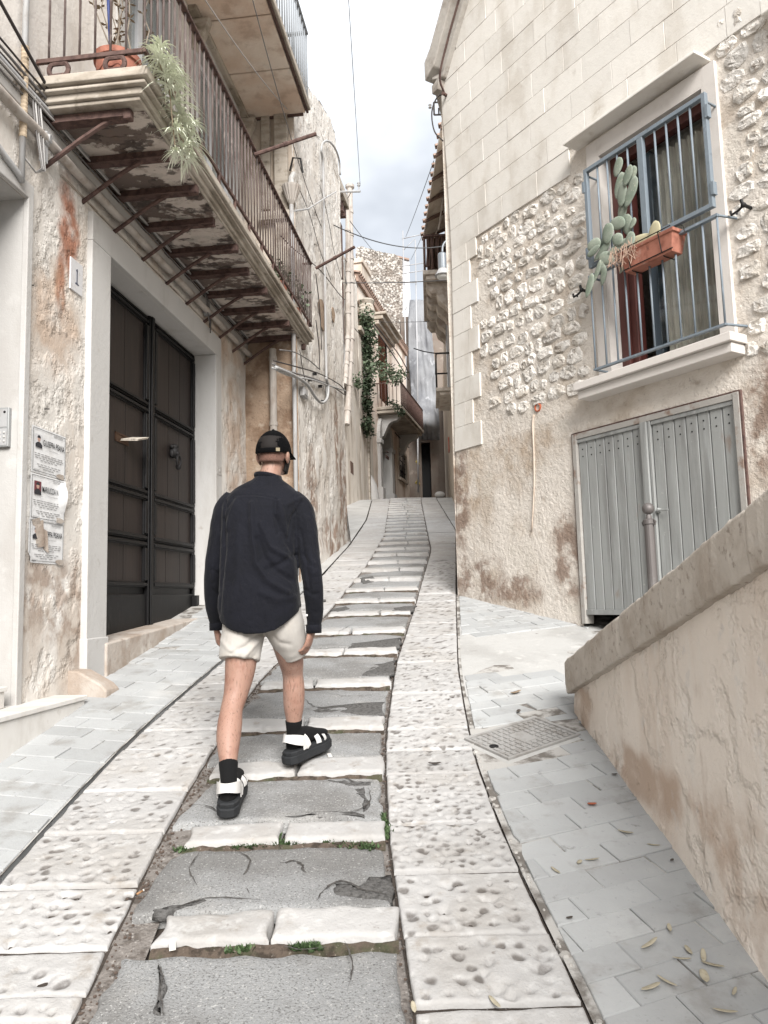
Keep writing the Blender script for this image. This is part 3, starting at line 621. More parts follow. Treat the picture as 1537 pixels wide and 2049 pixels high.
# neighbouring doorway at the left edge: deep pale reveal, soffit and frame
b = MB(); b.quad(A(-1.04, .6, .0), A(-1.04, 4.36, .0), A(-1.04, 4.36, -.9), A(-1.04, .6, -.9)); b.quad(A(-2.7, .6, 0), A(-2.7, .6, -.9), A(-2.7, 4.36, -.9), A(-2.7, 4.36, 0))
b.quad(A(-2.7, 4.36, 0), A(-2.7, 4.36, -.9), A(-1.04, 4.36, -.9), A(-1.04, 4.36, 0)); b.build('doorway_reveal', m_white, house)
b = MB(); b.fbox(A, -1.045, -.985, 1.0, 4.42, -.01, .03); b.fbox(A, -2.8, -.985, 4.365, 4.47, -.01, .03); b.build('doorway_frame', m_jamb, house, bevel=.006)
b = MB(); b.fbox(A, -2.7, -1.04, .6, 4.36, -.95, -.88); b.build('door', m_woodblk, house)
m_steel = mat('intercom_metal', ph(190, 192, 192, .5), .45, [(ph(160, 158, 156, .5), 20, .5, .7, .5)], metal=.3)
# the reveal faces the camera; frame for things on it
RV = Fr((A(-1.04, 0).x, A(-1.04, 0).y), (A.n.x, A.n.y), 1); 
if RV.n.dot(Vector((0, -1, 0))) < 0: RV.n = -RV.n
iu0, iz1 = RV.px(-30, 820, .0); iu1, iz0 = RV.px(22, 895, .0); iu0 = iu1 - .20
ic = tag(MB().fbox(RV, iu0, iu1, iz0, iz1, .0, .03).build('intercom_panel', m_steel, bevel=.004), 'grey metal intercom panel on the pale doorway wall', 'intercom')
b = MB(); b.fbox(RV, iu0 + .01, iu1 - .012, iz0 + .01, (iz0 + iz1) / 2 - .01, .03, .032); b.fbox(RV, iu0 + .01, iu1 - .012, (iz0 + iz1) / 2 + .0, iz1 - .01, .03, .032); b.build('face_plate', m_pipe, ic, bevel=.002)
for k in range(3): MB().lathe(RV(iu1 - .028, iz0 + .035 + .028 * k, .032), [(.007, 0), (.007, .004), (.004, .006)], 10, RV.n).build('button', m_jamb, ic)
for k in range(3): MB().fbox(RV, iu0 + .03, iu1 - .05, iz0 + .027 + .028 * k, iz0 + .043 + .028 * k, .032, .033).build('name_strip', m_jamb, ic)
MB().lathe(RV(iu1 - .028, iz1 - .03, .032), [(.008, 0), (.008, .003), (.005, .004)], 12, RV.n).build('camera_lens', m_iron, ic)
for k in range(2): MB().lathe(RV(iu1 - .07, iz1 - .03 - .02 * k, .032), [(.004, 0), (.004, .002)], 8, RV.n).build('speaker_hole', m_iron, ic)
# marble steps and the stone wedge
m_marble = mat('pale_marble', ph(234, 231, 226, .6), .45, [(ph(206, 200, 192, .58), (1.5, 6, 3), .46, .68, .5), (ph(190, 180, 170, .55), 8, .62, .76, .4)], [(40, .0008)], spec=.4)
b = MB(); b.fbox(A, -4.5, -.56, .3, 1.075, -.2, .215); b.fbox(A, -4.5, -.545, 1.077, 1.108, -.2, .228)
tag(b.build('marble_step', m_marble, bevel=.005), 'long low pale marble step along the foot of the left wall', 'step')
b = MB(); b.fbox(A, -4.5, -1.16, 1.109, 1.205, -.85, .028); b.fbox(A, -4.5, -1.15, 1.207, 1.235, -.85, .04)
tag(b.build('marble_step', m_marble, bevel=.004), 'upper marble step inside the doorway at the left edge', 'step')
w0 = gpt(130, 1392); w1 = gpt(212, 1396)
b = MB(); d_ = (w1 - w0); d_.z = 0; L_ = d_.length; d_.normalize(); s_ = Vector((-d_.y, d_.x, 0)) * .17; z0 = gz(w0.y)
pf = [(0, -.1), (L_ + .0, -.1), (L_ + .0, .035), (L_ * .86, .075), (L_ * .30, .165), (0, .17)]
b.prism([Vector((w0.x, w0.y, 0)) + d_ * q[0] + Vector((0, 0, z0 + q[1])) for q in pf], s_)
tag(b.build('stone_wedge', m_thr, bevel=.012), 'sloping wedge of pale stone lying against the left wall foot', 'stone block')
# death notices pasted on the wall
m_paper = mat('white_poster_paper', ph(236, 236, 236, .62), .85, [(ph(215, 212, 208, .6), 6, .5, .7, .4)], [(9, .006), (30, .002)])
m_suit = mat('photo_dark', (.03, .03, .035), .7); m_face = mat('photo_skin', ph(214, 176, 160, .5), .7); m_wine = mat('photo_wine', ph(130, 70, 76, .5), .7)
def notice(u0, u1, z0, z1, name, lab, back, torn=0, off=.004):
    b = MB(); R = []
    for j in range(9):
        row = []
        for i in range(9):
            u = u0 + (u1 - u0) * i / 8; z = z0 + (z1 - z0) * j / 8; o_ = off + .003 * hs(u * 9, z * 9, z0)
            if torn == 1 and i > 6 and 2 < j < 8: o_ += .035 * (i - 6) / 2 * math.sin((j - 2) / 6 * math.pi); u -= .01 * (i - 6)
            if torn == 2 and i < 1 and j < 2: o_ += .015
            row.append(A(u, z, o_))
        R.append(row)
    b.grid(R); t = b.build('death_notice', m_paper, smooth=True); tag(t, lab, 'poster', 'death notices pasted on the left wall')
    W, H = u1 - u0, z1 - z0; o_ = off + .0045
    b = MB(); e_ = .012; l_ = .003
    for q in ((u0 + e_, u1 - e_, z0 + e_, z0 + e_ + l_), (u0 + e_, u1 - e_, z1 - e_ - l_, z1 - e_), (u0 + e_, u0 + e_ + l_, z0 + e_, z1 - e_), (u1 - e_ - l_, u1 - e_, z0 + e_, z1 - e_)): b.fbox(A, *q, o_, o_ + .0006)
    b.build('printed_border', m_ink, t)
    b = MB(); pu, pz = u0 + W * .09, z0 + H * .55; pw, ph_ = W * .19, H * .29
    MB().fbox(A, pu, pu + pw, pz, pz + ph_, o_, o_ + .0005).build('portrait_background', back, t)
    b.prism([A(pu + pw * x, pz + ph_ * y, o_ + .0006) for x, y in ((.0, 0), (1, 0), (1, .22), (.8, .36), (.58, .42), (.42, .42), (.2, .36), (0, .24))], A.n * .0005); b.build('portrait_jacket', m_suit, t)
    MB().prism([A(pu + pw * (.5 + .21 * math.cos(a)), pz + ph_ * (.64 + .21 * math.sin(a)), o_ + .0008) for a in [2 * math.pi * k / 14 for k in range(14)]], A.n * .0005).build('portrait_face', m_face, t)
    MB().prism([A(pu + pw * (.5 + .25 * math.cos(a)), pz + ph_ * (.72 + .20 * math.sin(a)), o_ + .0012) for a in [math.pi * (-.02 + 1.04 * k / 12) for k in range(13)]], A.n * .0004).build('portrait_hair', m_suit, t)
    nm_ = text(name, A, u0 + W * .31, z0 + H * .62, o_ + .001, H * .135, m_ink, t, wid=W * .63, name='printed_name', bold=.012)
    text({'GIUSEPPA PISANA': 'Vedova Dimartino', 'MARIUCCIA NARDI': 'Vedova Agosta'}.get(name, 'Ved. Dimartino'), A, u0 + W * .46, z0 + H * .54, o_ + .001, H * .03, m_inkg, t, wid=W * .3, name='printed_line')
    b = MB(); zz_ = z0 + H * .46
    for r, (wd, n_) in enumerate(((.86, 9), (.84, 9), (.8, 8), (.5, 5), (.0, 0), (.7, 7), (.62, 6), (.36, 3))):
        zz_ -= H * .045
        if not n_: continue
        x = u0 + W * (.5 - wd / 2)
        for k in range(n_):
            ln = W * wd / n_ * random.uniform(.55, .95); b.fbox(A, x, x + ln, zz_, zz_ + H * .014, o_, o_ + .0004); x += W * wd / n_
    for k in range(3): b.fbox(A, u0 + W * (.62 + .0 * k), u0 + W * .9, z0 + H * (.93 - .022 * k), z0 + H * (.936 - .022 * k), o_, o_ + .0004)
    for k in range(2): b.fbox(A, u0 + W * .07, u0 + W * (.2 + .05 * k), z0 + H * (.055 + .02 * k), z0 + H * (.061 + .02 * k), o_, o_ + .0004)
    tag(b.build('printed_lines', m_inkg, t), kind='stuff'); return t
nu0, nu1 = -.905, -.485
n_1 = notice(nu0, nu1, 2.575, 2.885, 'GIUSEPPA PISANA', 'topmost death notice on the left wall, intact, dark suited portrait, GIUSEPPA PISANA', m_plate)
n_2 = notice(nu0 - .005, nu1 - .0, 2.265, 2.570, 'MARIUCCIA NARDI', 'middle death notice with curled right edge, headed MARIUCCIA NARDI', m_wine, 1, off=.006)
n_3 = notice(nu0 - .01, nu1 - .005, 1.985, 2.270, 'GIUSEPPA PISANA', 'lowest death notice on the left wall, torn across its portrait', m_plate, 2)
b = MB()
for (u, z, w_, h_, a) in ((nu0 + .10, 2.175, .035, .085, .2), (nu0 + .16, 2.14, .03, .07, -.5), (nu0 + .06, 2.24, .03, .03, .3)):
    b.box(A(u, z, .016), A.d * w_ * math.cos(a) + Vector((0, 0, w_ * math.sin(a))) + A.n * .008, Vector((0, 0, h_)) - A.d * .02 + A.n * .006, A.n * .001)
b.build('torn_strip', m_thr, n_3)
for tt, q in ((n_1, (nu1 - .07, 2.590)), (n_2, (nu1 - .075, 2.285)), (n_3, (nu1 - .06, 2.0))):
    b = MB(); b.prism([A(q[0] + .05 * math.cos(a) * (1 + .3 * math.sin(3 * a + q[1] * 9)), q[1] + .022 * math.sin(a) * (1 + .2 * math.cos(2 * a)), .0125) for a in [2 * math.pi * k / 11 for k in range(11)]], A.n * .001); b.build('torn_patch', m_thr, tt)
# --- balcony over the door
BO, BU0, BU1, BZ = .80, -.98, 4.42, 5.245
balc = MB()
prof = [(0, BZ + .02), (BO, BZ + .02), (BO, BZ - .03), (BO - .02, BZ - .05), (BO - .02, BZ - .075), (BO - .05, BZ - .10), (BO - .05, BZ - .12), (BO - .085, BZ - .145), (BO - .085, BZ - .165), (0, BZ - .165)]
def ring_at(s0, s1):   # moulded rim turns both corners: build as stacked slabs
    pass
for (o_, z0, z1) in ((BO, BZ - .045, BZ + .02), (BO - .035, BZ - .062, BZ - .045), (BO - .022, BZ - .085, BZ - .062), (BO - .06, BZ - .135, BZ - .085), (BO - .085, BZ - .165, BZ - .135)):
    balc.fbox(A, BU0 + (BO - o_), BU1 - (BO - o_), z0 + .0004, z1, 0, o_)
balcony = balc.build('balcony', m_slabst, house, bevel=.012)
bu = [-.80, -.30, .20, .74, 1.27, 1.79, 2.31, 2.83, 3.33, 3.82, 4.22]
for k in range(len(bu) - 1):                          # soffit slabs between the iron beams
    b = MB(); R = []
    for j in range(9):
        o_ = .0 + (BO - .10) * j / 8; R.append([A(bu[k] + .02 + (bu[k + 1] - bu[k] - .04) * i / 6, BZ - .172 - .006 * hs(i * .7, j * .7, k) , o_) for i in range(7)])
    b.grid(R); b.rings([[r[0] for r in R] + [r[-1] for r in R[::-1]], [r[0] + Vector((0, 0, .02)) for r in R] + [r[-1] + Vector((0, 0, .02)) for r in R[::-1]]], cap=False)
    b.build('soffit_slab', m_under, balcony, smooth=True)
for k, u in enumerate(bu):
    b = MB(); ln = BO - .13 - (.1 if k == 0 else 0)
    b.fbox(A, u - .03, u + .03, BZ - .225, BZ - .168, 0, ln); b.fbox(A, u - .045, u + .045, BZ - .232, BZ - .224, 0, ln)
    b.build('iron_beam', m_rust, balcony, bevel=.004)
    # twisted strut from the wall to the outer end of the beam
    P = [A(u, 4.72, -.02), A(u, 4.80, .10), A(u, 4.90, .25), A(u, 4.975, .38), A(u, 5.0, .43), A(u, 5.03, .48), A(u, 5.06, .535), A(u, BZ - .235, .60), A(u, BZ - .238, ln + .0)]
    b = MB(); b.tube(P, [.018, .018, .018, .018, .022, .016, .023, .018, .015], 6, 1.0); b.build('strut', m_rust, balcony)
    if k % 2 == 0: MB().fbox(A, u - .03, u + .03, BZ - .24, BZ - .166, ln - .03, ln + .05).build('beam_end', m_rust, balcony, bevel=.01)
# railing
RO = BO - .03; rz0, rz1 = BZ + .13, 6.26
b = MB(); b.fbox(A, BU0 + .02, BU1 - .02, rz0, rz0 + .032, RO - .012, RO + .012); b.fbox(A, BU0 + .02, BU0 + .045, rz0, rz0 + .032, 0, RO - .013); b.fbox(A, BU1 - .045, BU1 - .02, rz0, rz0 + .032, 0, RO - .013)
b.build('bottom_rail', m_rust, balcony, bevel=.004)
b = MB(); b.fbox(A, BU0 + .01, BU1 - .01, rz1, rz1 + .02, RO - .024, RO + .024); b.fbox(A, BU0 + .01, BU0 + .055, rz1, rz1 + .02, 0, RO - .025); b.fbox(A, BU1 - .055, BU1 - .01, rz1, rz1 + .02, 0, RO - .025)
b.build('top_rail', m_rust, balcony, bevel=.004)
bar = MB().tube([(0, 0, 0), (0, 0, rz1 - rz0)], .0085, 6).mesh('baluster', True)
nb = 52
for k in range(nb): inst('baluster', bar, m_rail, A(BU0 + .03 + (BU1 - BU0 - .06) * k / (nb - 1), rz0, RO), balcony)
for s_ in (BU0 + .03, BU1 - .03):
    for k in range(1, 7): inst('baluster', bar, m_rail, A(s_, rz0, RO * k / 7 - .02), balcony)
for (u, o_) in ((BU0 + .035, .16), (BU0 + .035, .56)):
    b = MB(); c = A(u, BZ + .078, o_); b.tube([c + A.n * (.075 * math.cos(a) * (1 if abs(math.cos(a)) < .7 else .92)) + Vector((0, 0, .045 * max(-1, min(1, 1.35 * math.sin(a))))) for a in [2 * math.pi * k / 24 for k in range(25)]], .012, 6, 1.5, ref=A.d); b.build('rail_support', m_rust, balcony)
for k in range(12):
    u = BU0 + .2 + k * .45; MB().fbox(A, u - .012, u + .012, BZ + .02, rz0, RO - .012, RO + .012).build('rail_support', m_rust, balcony)
def rod(x0, y0, x1, y1, o0, o1, nm='washing_line_rod'):
    u0, z0 = A.px(x0, y0, o0); u1, z1 = A.px(x1, y1, o1); p0, p1 = A(u0, z0, o0), A(u1, z1, o1)
    b = MB(); b.tube([p0, p0.lerp(p1, .5), p1], .021, 8); b.tube([p0.lerp(p1, .5) - (p1 - p0) * .03, p0.lerp(p1, .5) + (p1 - p0) * .03], .027, 8); b.build(nm, m_rust, balcony, smooth=False)
rod(508, 310, 632, 268, RO, 1.36); rod(632, 537, 710, 494, RO, 1.36)
# french windows behind the railing
m_frame = mat('white_window_paint', ph(226, 227, 230, .6), .5, [(ph(200, 200, 202, .58), 8, .5, .7, .4)])
m_room = mat('pale_room', ph(190, 196, 198, .4), .9)
for (u0, u1, zt) in ((.35, 1.35, 7.75), (2.15, 3.45, 7.9)):
    b = MB(); z0 = 5.42
    for q in ((u0, u0 + .07, z0, zt), (u1 - .07, u1, z0, zt), (u0 + .07, u1 - .07, zt - .07, zt), ((u0 + u1) / 2 - .05, (u0 + u1) / 2 + .05, z0, zt - .07), (u0 + .07, u1 - .07, z0, z0 + .5)): b.fbox(A, *q, -.14, -.08)
    wf = b.build('balcony_window', m_frame, house, bevel=.005)
    MB().fbox(A, u0 + .06, u1 - .06, z0 + .5, zt - .06, -.118, -.112).build('pane', m_glass, wf)
    MB().fbox(A, u0 - .01, u1 + .01, z0 - .01, zt + .01, -.5, -.22).build('curtain', m_room, wf)
    b = MB()
    for q in ((u0 - .16, u0, z0 - .15, zt), (u1, u1 + .16, z0 - .15, zt), (u0 - .16, u1 + .16, zt, zt + .2)): b.fbox(A, *q, -.1, .03)
    b.build('window_surround', m_jamb, wf, bevel=.006)
# moulded cornice over the second window
b = MB(); c0 = A.px(415, 50, .25); c1 = A.px(530, 245, .25)
for o_, z0, z1, e_ in ((.10, 0, .12, 0), (.16, .12, .2, .03), (.2, .2, .26, .05), (.28, .26, .34, .1)): b.fbox(A, c0[0] + .08 - e_, c1[0] - .08 + e_, c1[1] + z0 - .1, c1[1] + z1 - .1, 0, o_)
b.build('window_cornice', m_slabst, house, bevel=.012)
for s_ in (c0[0] + .2, c1[0] - .3): MB().prism([A(s_, c1[1] - .1 + z, o) for o, z in ((0, 0), (.2, 0), (.16, -.12), (.08, -.3), (.0, -.36))], A.d * .12).build('cornice_console', m_slabst, house, bevel=.01)
ZC = c1[1] + .24
# upper balcony
UO = .92; f0 = A.px(622, 226, UO); f1 = A.px(540, 236, .2); UZ = f0[1]; UU1 = f0[0]
m_up = mat('upper_balcony_stone', ph(238, 224, 210, .68), .9, [(ph(222, 196, 176, .66), (1.4, 1.4, 3), .4, .62, .8), (ph(196, 168, 148, .6), 4, .52, .7, .6), (ph(238, 230, 220, .56), 5, .58, .7, .5)], [(18, .005)])
ub = MB().fbox(A, -1.5, UU1, UZ + .03, UZ + .12, 0, UO).build('upper_balcony', m_slabst, house, bevel=.012)
k = 0; u = UU1
while u > -1.4:
    MB().fbox(A, max(u - .87, -1.5), u - .012, UZ, UZ + .028, 0, UO - .07).build('stone_slab', m_up, ub, bevel=.008); u -= .88
MB().fbox(A, -1.5, UU1 + .008, UZ + .005, UZ + .03, UO - .06, UO - .03).fbox(A, UU1 - .02, UU1 + .005, UZ - .03, UZ + .002, 0, UO - .1).build('iron_edge', m_rust, ub)
ubar = MB().tube([(0, 0, 0), (0, 0, 1.0)], .011, 6).mesh('baluster', True); m_palerail = mat('pale_rail_paint', ph(176, 182, 188, .42), .6)
for k in range(44): inst('baluster', ubar, m_palerail, A(-1.4 + (UU1 + 1.38) * k / 43, UZ + .12, UO - .04), ub)
for k in range(6): inst('baluster', ubar, m_palerail, A(UU1 - .03, UZ + .12, .1 + .12 * k), ub)
MB().fbox(A, -1.5, UU1, UZ + 1.12, UZ + 1.145, UO - .065, UO - .015).fbox(A, UU1 - .055, UU1, UZ + 1.12, UZ + 1.145, 0, UO - .066).build('top_rail', m_palerail, ub)
# string course, conduits and cable bundle under the balcony
b = MB(); b.fbox(A, -7, 4.45, 4.93, 5.0, 0, .035); b.fbox(A, -7, 4.45, 4.885, 4.93, 0, .022); b.build('string_course', m_white, house, bevel=.006)
b = MB(); b.fbox(A, -.62, 2.9, 4.76, 4.772, 0, .012); b.build('crack_ledge', m_thr, house)
def wob(u0, u1, z0, z1, o_, n=26, s=0, a=.012): return [A(u0 + (u1 - u0) * i / n, z0 + (z1 - z0) * i / n + a * hs(i * .8, s, 3), o_ + .008 * hs(i * .7, s, 8) ) for i in range(n + 1)]
for k, (z, r, mm) in enumerate(((5.075, .022, m_pipe), (5.04, .011, m_cable), (5.02, .008, m_cablewt), (5.11, .009, m_cabledk), (5.135, .009, m_cable), (5.16, .007, m_cabledk), (5.005, .007, m_cable))):
    MB().tube(wob(-4.5, 4.5, z, z + .02 * (k % 3), .045 + .012 * (k % 3), 40, k), r, 6).build('wall_cable', mm, house, smooth=True)
MB().tube(wob(-4.5, 4.45, 4.835, 4.86, .06, 30, 11, .006), .034, 8).build('wall_conduit', m_pipeold, house, smooth=True)
pu = A.px(50, 100, .04)[0]
MB().tube([A(pu, 4.42, .04), A(pu, 6.0, .04), A(pu, 7.6, .04)], .021, 8).build('conduit', m_pipe, house, smooth=True)
m_flex = mat('yellowed_flexible_tube', ph(206, 186, 160, .5), .7)
b = MB(); zz_ = 4.95; R = []
P = [A(pu, 4.72 + .014 * k, .042) for k in range(46)]; b.tube(P, [.026 if k % 2 else .0225 for k in range(46)], 10); b.build('corrugated_tube', m_flex, house)
MB().tube([A(-2.2, 4.70, .045), A(pu - .05, 4.445, .045), A(pu, 4.42, .045)], .021, 8).build('conduit', m_pipe, house, smooth=True)
jx = A.px(88, 278, .05); jc = A(jx[0], jx[1], .05)
b = MB(); b.lathe(jc, [(.05, -.03), (.05, .03), (.03, .035), (.03, .05)], 14, A.n + A.d * .2); b.box(jc - Vector((0, 0, .11)), A.d * .025, A.n * .02, Vector((0, 0, .06))); b.build('junction_box', m_pipe, house, smooth=False, bevel=.004)
for k in range(4):
    s_ = .03 * (k - 1.5); MB().tube([A(jx[0] - .12 + s_, 5.06, .06), A(jx[0] - .11 + s_, jx[1], .08), A(jx[0] - .03 + s_ * .4, jx[1] - .24, .07), A(jx[0] - .10, jx[1] - .30, .06), A(pu, jx[1] - .26, .05)], .006, 6).build('wall_cable', (m_cable, m_cablewt)[k % 2], house, smooth=True)
jx = A.px(415, 625, .05); b = MB(); b.lathe(A(jx[0], jx[1], .05), [(.045, -.03), (.045, .03), (.02, .035)], 12, A.n); b.build('junction_box', m_pipe, house)
for k in range(3): MB().tube([A(jx[0] - .15, 5.05, .06), A(jx[0] - .12 + .05 * k, jx[1] + .1, .08), A(jx[0] + .02 * k, jx[1] - .12 - .05 * k, .07), A(jx[0] + .1, jx[1], .06)], .006, 6).build('wall_cable', (m_cable, m_cabledk)[k % 2], house, smooth=True)
for k, (q0, q1, o_) in enumerate((((0, 28), (115, 200), .35), )):
    u0, z0 = A.px(*q0, .1); u1, z1 = A.px(*q1, .1); MB().tube(sag(A(u0 - 1.2, z0 + .55, .1), A(u1, z1, .08), .02), .011, 6).build('wall_cable', m_cabledk, house, smooth=True)
m_nail = m_iron
for q in ((92, 818), (60, 570), (250, 800)):
    u, z = A.px(*q, .01); 
    if u < 0: MB().tube([A(u, z, -.01), A(u + .01, z, .03)], .004, 5).build('nail', m_nail, house)
# ================================================================== second house on the left (steps forward into the street)
A2 = Fr((-.93, 10.95), (.109, .994))
m_plA2 = mat('peeling_grey_plaster', ph(234, 229, 222, .62), .93, [
    (ph(214, 204, 192, .58), (1.3, 1.3, .7), .46, .68, .7), (ph(190, 172, 156, .54), (3.5, 3.5, 1.6), .56, .72, .65), (ph(243, 240, 235, .6), (2.4, 2.4, 1.4), .55, .64, .8),
    (ph(160, 130, 110, .5), (7, 7, 4), .60, .72, .6), (ph(170, 140, 120, .48), 5, .4, .56, .85, 'n', [(tuple(A2(2.2, 3.4)), (.5, .7, 1.3)), (tuple(A2(1.2, 2.6)), (.5, 1.4, .5)), (tuple(A2(-.5, 3.0)), (.5, .5, 1.0)), (tuple(A2(1.6, 4.4)), (.5, .25, 1.2))]),
    (ph(120, 108, 100, .5), (18, 18, 10), .62, .74, .6)],
    [((3, 3, 2), .022, 'n', .44, .56), (12, .010), (50, .004)])
m_brown = mat('rough_brown_render', ph(190, 166, 144, .5), .95, [(ph(150, 122, 100, .48), 4, .42, .62, .8), (ph(214, 198, 180, .52), 7, .55, .7, .6), (ph(110, 88, 74, .45), 26, .6, .74, .7)], [(28, .016), (8, .012)])
m_cream = mat('cream_stone_wall', ph(222, 210, 196, .54), .9, [(ph(196, 178, 160, .5), (2, 2, .6), .45, .68, .7), (ph(160, 140, 122, .48), 6, .58, .74, .6), (ph(236, 230, 220, .58), 3, .55, .7, .5)], [(10, .008), (40, .003)])
house2 = thing('peeling_house', A2(0, gz(A2(0, 0).y)), 'tall narrow house front with flaking grey plaster and long pipes, beyond the balcony', 'house')
topA2 = lambda u: float(np.interp(u, [-1.36, -.05, .7, 1.6, 2.1, 2.35, 2.56], [9.05, 9.35, 9.7, 10.0, 10.05, 9.75, 9.2])) + .05 * hs(u * 5, 1, 1)
wb = wall_panel(A2, [-1.36, 2.5], [1.3, 11], [], .02, .14, top=topA2, depth=.01)
# rounded far corner and toe
wb2 = MB(); R = []
for j in range(36):
    z = 2.2 + (topA2(2.5) - 2.2) * j / 35; row = []
    for i in range(9):
        a = math.pi / 2 * i / 8; rr = .14; bu_ = .16 * max(0, 1 - (z - 2.3) / 1.6) ** 2
        row.append(A2(2.5 + (rr + bu_) * math.sin(a), z, -rr + (rr + bu_ * .6) * math.cos(a) + .02 * hs(z * 2, i * .3, 1)))
    row.append(A2(2.64, z, -3.5)); R.append(row)
wb2.grid(R); wb.v, off_ = wb.v + wb2.v, len(wb.v); wb.f += [tuple(i + off_ for i in f) for f in wb2.f]
wb.build('wall', m_plA2, house2, smooth=True)
RT = Fr((A2(-1.36, 0).x, A2(-1.36, 0).y), (-A2.n.x, -A2.n.y)); 
if RT.n.y > 0: RT.n = -RT.n
wall_panel(RT, [-.02, 4.6], [1.2, 5.2], [], .012, .12).build('return_wall', m_brown, house2, smooth=True)
wall_panel(RT, [-.02, 4.6], [5.2, 9.05], [], .012, .2).build('upper_return_wall', m_cream, house2, smooth=True)
b = MB(); b.quad(A2(-1.36, 9.06, 0), A2(2.5, 9.3, -.0), A2(2.5, 9.3, -4.6), A2(-1.36, 9.06, -4.6)); b.quad(A2(-1.36, 1, -4.6), A2(-1.36, 9.06, -4.6), A2(2.6, 9.3, -4.6), A2(2.6, 1, -4.6)); b.build('flat_roof', m_cream, house2)
# buttress strips on the return wall and the shell-shaped rain hopper with its downpipe
b = MB(); b.fbox(RT, .06, .24, 5.9, 8.9, 0, .07); b.fbox(RT, .30, .42, 6.8, 8.9, 0, .05); b.fbox(RT, .02, .44, 6.62, 6.74, 0, .12); b.build('stone_pilaster', m_slabst, house2, bevel=.01)
hu, hz = RT.px(583, 385, .12); hc = RT(hu, hz, .12)
b = MB(); R = []
for r, h in ((.025, -.17), (.05, -.12), (.085, -.03), (.115, .05), (.12, .075), (.10, .078), (.02, .06)):
    R.append([hc + Vector(((r + .008 * (k % 2) * (r > .04)) * math.cos(2 * math.pi * k / 32), (r + .008 * (k % 2) * (r > .04)) * math.sin(2 * math.pi * k / 32), h)) for k in range(32)])
b.rings(R); hop = b.build('rain_hopper', m_pipeold, house2)
MB().tube([hc - Vector((0, 0, .17)), hc - Vector((0, 0, 1.2)), RT(hu, 4.0, .10), RT(hu, 2.0, .10)], .028, 10).build('downpipe', m_pipe, hop, smooth=True)
b = MB(); b.tube([hc + Vector((0, 0, .05)), hc + Vector((0, .0, .2)), RT(hu - .02, hz + .30, .05)], [.05, .035, .03], 8); b.build('spout', m_jamb, hop)
b = MB(); b.tube([RT(hu - .14, hz + .3, .05), RT(hu - .12, hz + .48, .08), RT(hu - .02, hz + .5, .08), RT(hu + .03, hz + .34, .05)], .014, 6); b.build('iron_loop', m_iron, house2)
# drainpipe in the corner between the houses
du, dz = RT.px(547, 800, .07)
b = MB(); b.tube([RT(du, 1.7, .07), RT(du, 4.9, .07)], .045, 12)
for z in (2.4, 3.9, 4.75): b.tube([RT(du, z, .07), RT(du, z + .05, .07)], .053, 12)
tag(b.build('drainpipe', m_pipeold, house2, smooth=False))
MB().tube([RT(du + .4, 5.4, .08), RT(du + .4, 9.4, .08)], .04, 10).build('drainpipe', m_pipeold, house2, smooth=True)
b = MB(); mu, mz = RT.px(611, 785, .0) if False else A2.px(611, 786, .05); b.fbox(A2, mu - .11, mu + .11, mz - .06, mz + .06, 0, .06); b.fbox(A2, mu - .08, mu + .08, mz - .035, mz + .035, .06, .068); b.build('meter_box', m_pipe, house2, bevel=.005)
# tall thin conduit with goose-neck over the roof edge
c0 = A2.px(647, 345, .05); c1 = A2.px(654, 800, .05)
P = [A2(c1[0], c1[1], .05), A2(c1[0], (c0[1] + c1[1]) / 2, .055), A2(c0[0], c0[1], .05)] + [A2(*A2.px(x, y, .06), .06) for x, y in ((643, 300), (648, 284), (660, 284), (672, 300), (679, 322), (681, 350))]
MB().tube(cat(P, 5), .018, 8).build('conduit', m_pipe, house2, smooth=True)
def wc(pix, r, m, o=.05, hs_=house2, F=A2, nm='wall_cable'):
    MB().tube(cat([F(*F.px(x, y, o), o) for x, y in pix], 6), r, 6).build(nm, m, hs_, smooth=True)
wc([(545, 728), (575, 742), (610, 752), (640, 762), (668, 775), (690, 790)], .012, m_cable); wc([(545, 736), (580, 752), (625, 760), (660, 772), (692, 782)], .012, m_pipe, .06); wc([(548, 722), (590, 733), (640, 748), (680, 770), (692, 786)], .009, m_cabledk)
wc([(552, 735), (590, 752), (615, 770), (632, 796), (645, 806), (655, 796), (657, 772), (652, 756)], .021, m_pipe, .07); wc([(560, 700), (590, 705), (620, 722), (638, 738)], .008, m_cable)
wc([(600, 380), (620, 430), (640, 500), (662, 560)], .005, m_cabledk); wc([(640, 370), (655, 430), (668, 500), (684, 560)], .005, m_cable); wc([(632, 640), (638, 690), (640, 740)], .008, m_cabledk); wc([(600, 700), (606, 740), (612, 765)], .006, m_cabledk)
wc([(560, 470), (590, 500), (640, 540), (680, 590), (691, 600)], .007, m_cabledk); wc([(632, 548), (640, 620), (644, 700)], .008, m_cabledk)
for q in ((641, 773), (655, 785), (620, 760), (646, 803), (630, 748)):
    u, z = A2.px(*q, .03); MB().fbox(A2, u - .012, u + .012, z - .02, z + .02, 0, .06).build('cable_clip', m_iron, house2)
u, z = A2.px(588, 405, 0)
b = MB(); q = [A2(*A2.px(x, y, .08), .08) for x, y in ((590, 422), (617, 418), (648, 398), (672, 384))]; b.tube(q, .012, 6); b.build('wire_bracket', m_pipe, house2)
u, z = A2.px(703, 935, 0) if False else A2.px(682, 935, 0)
m_hole = m_dark
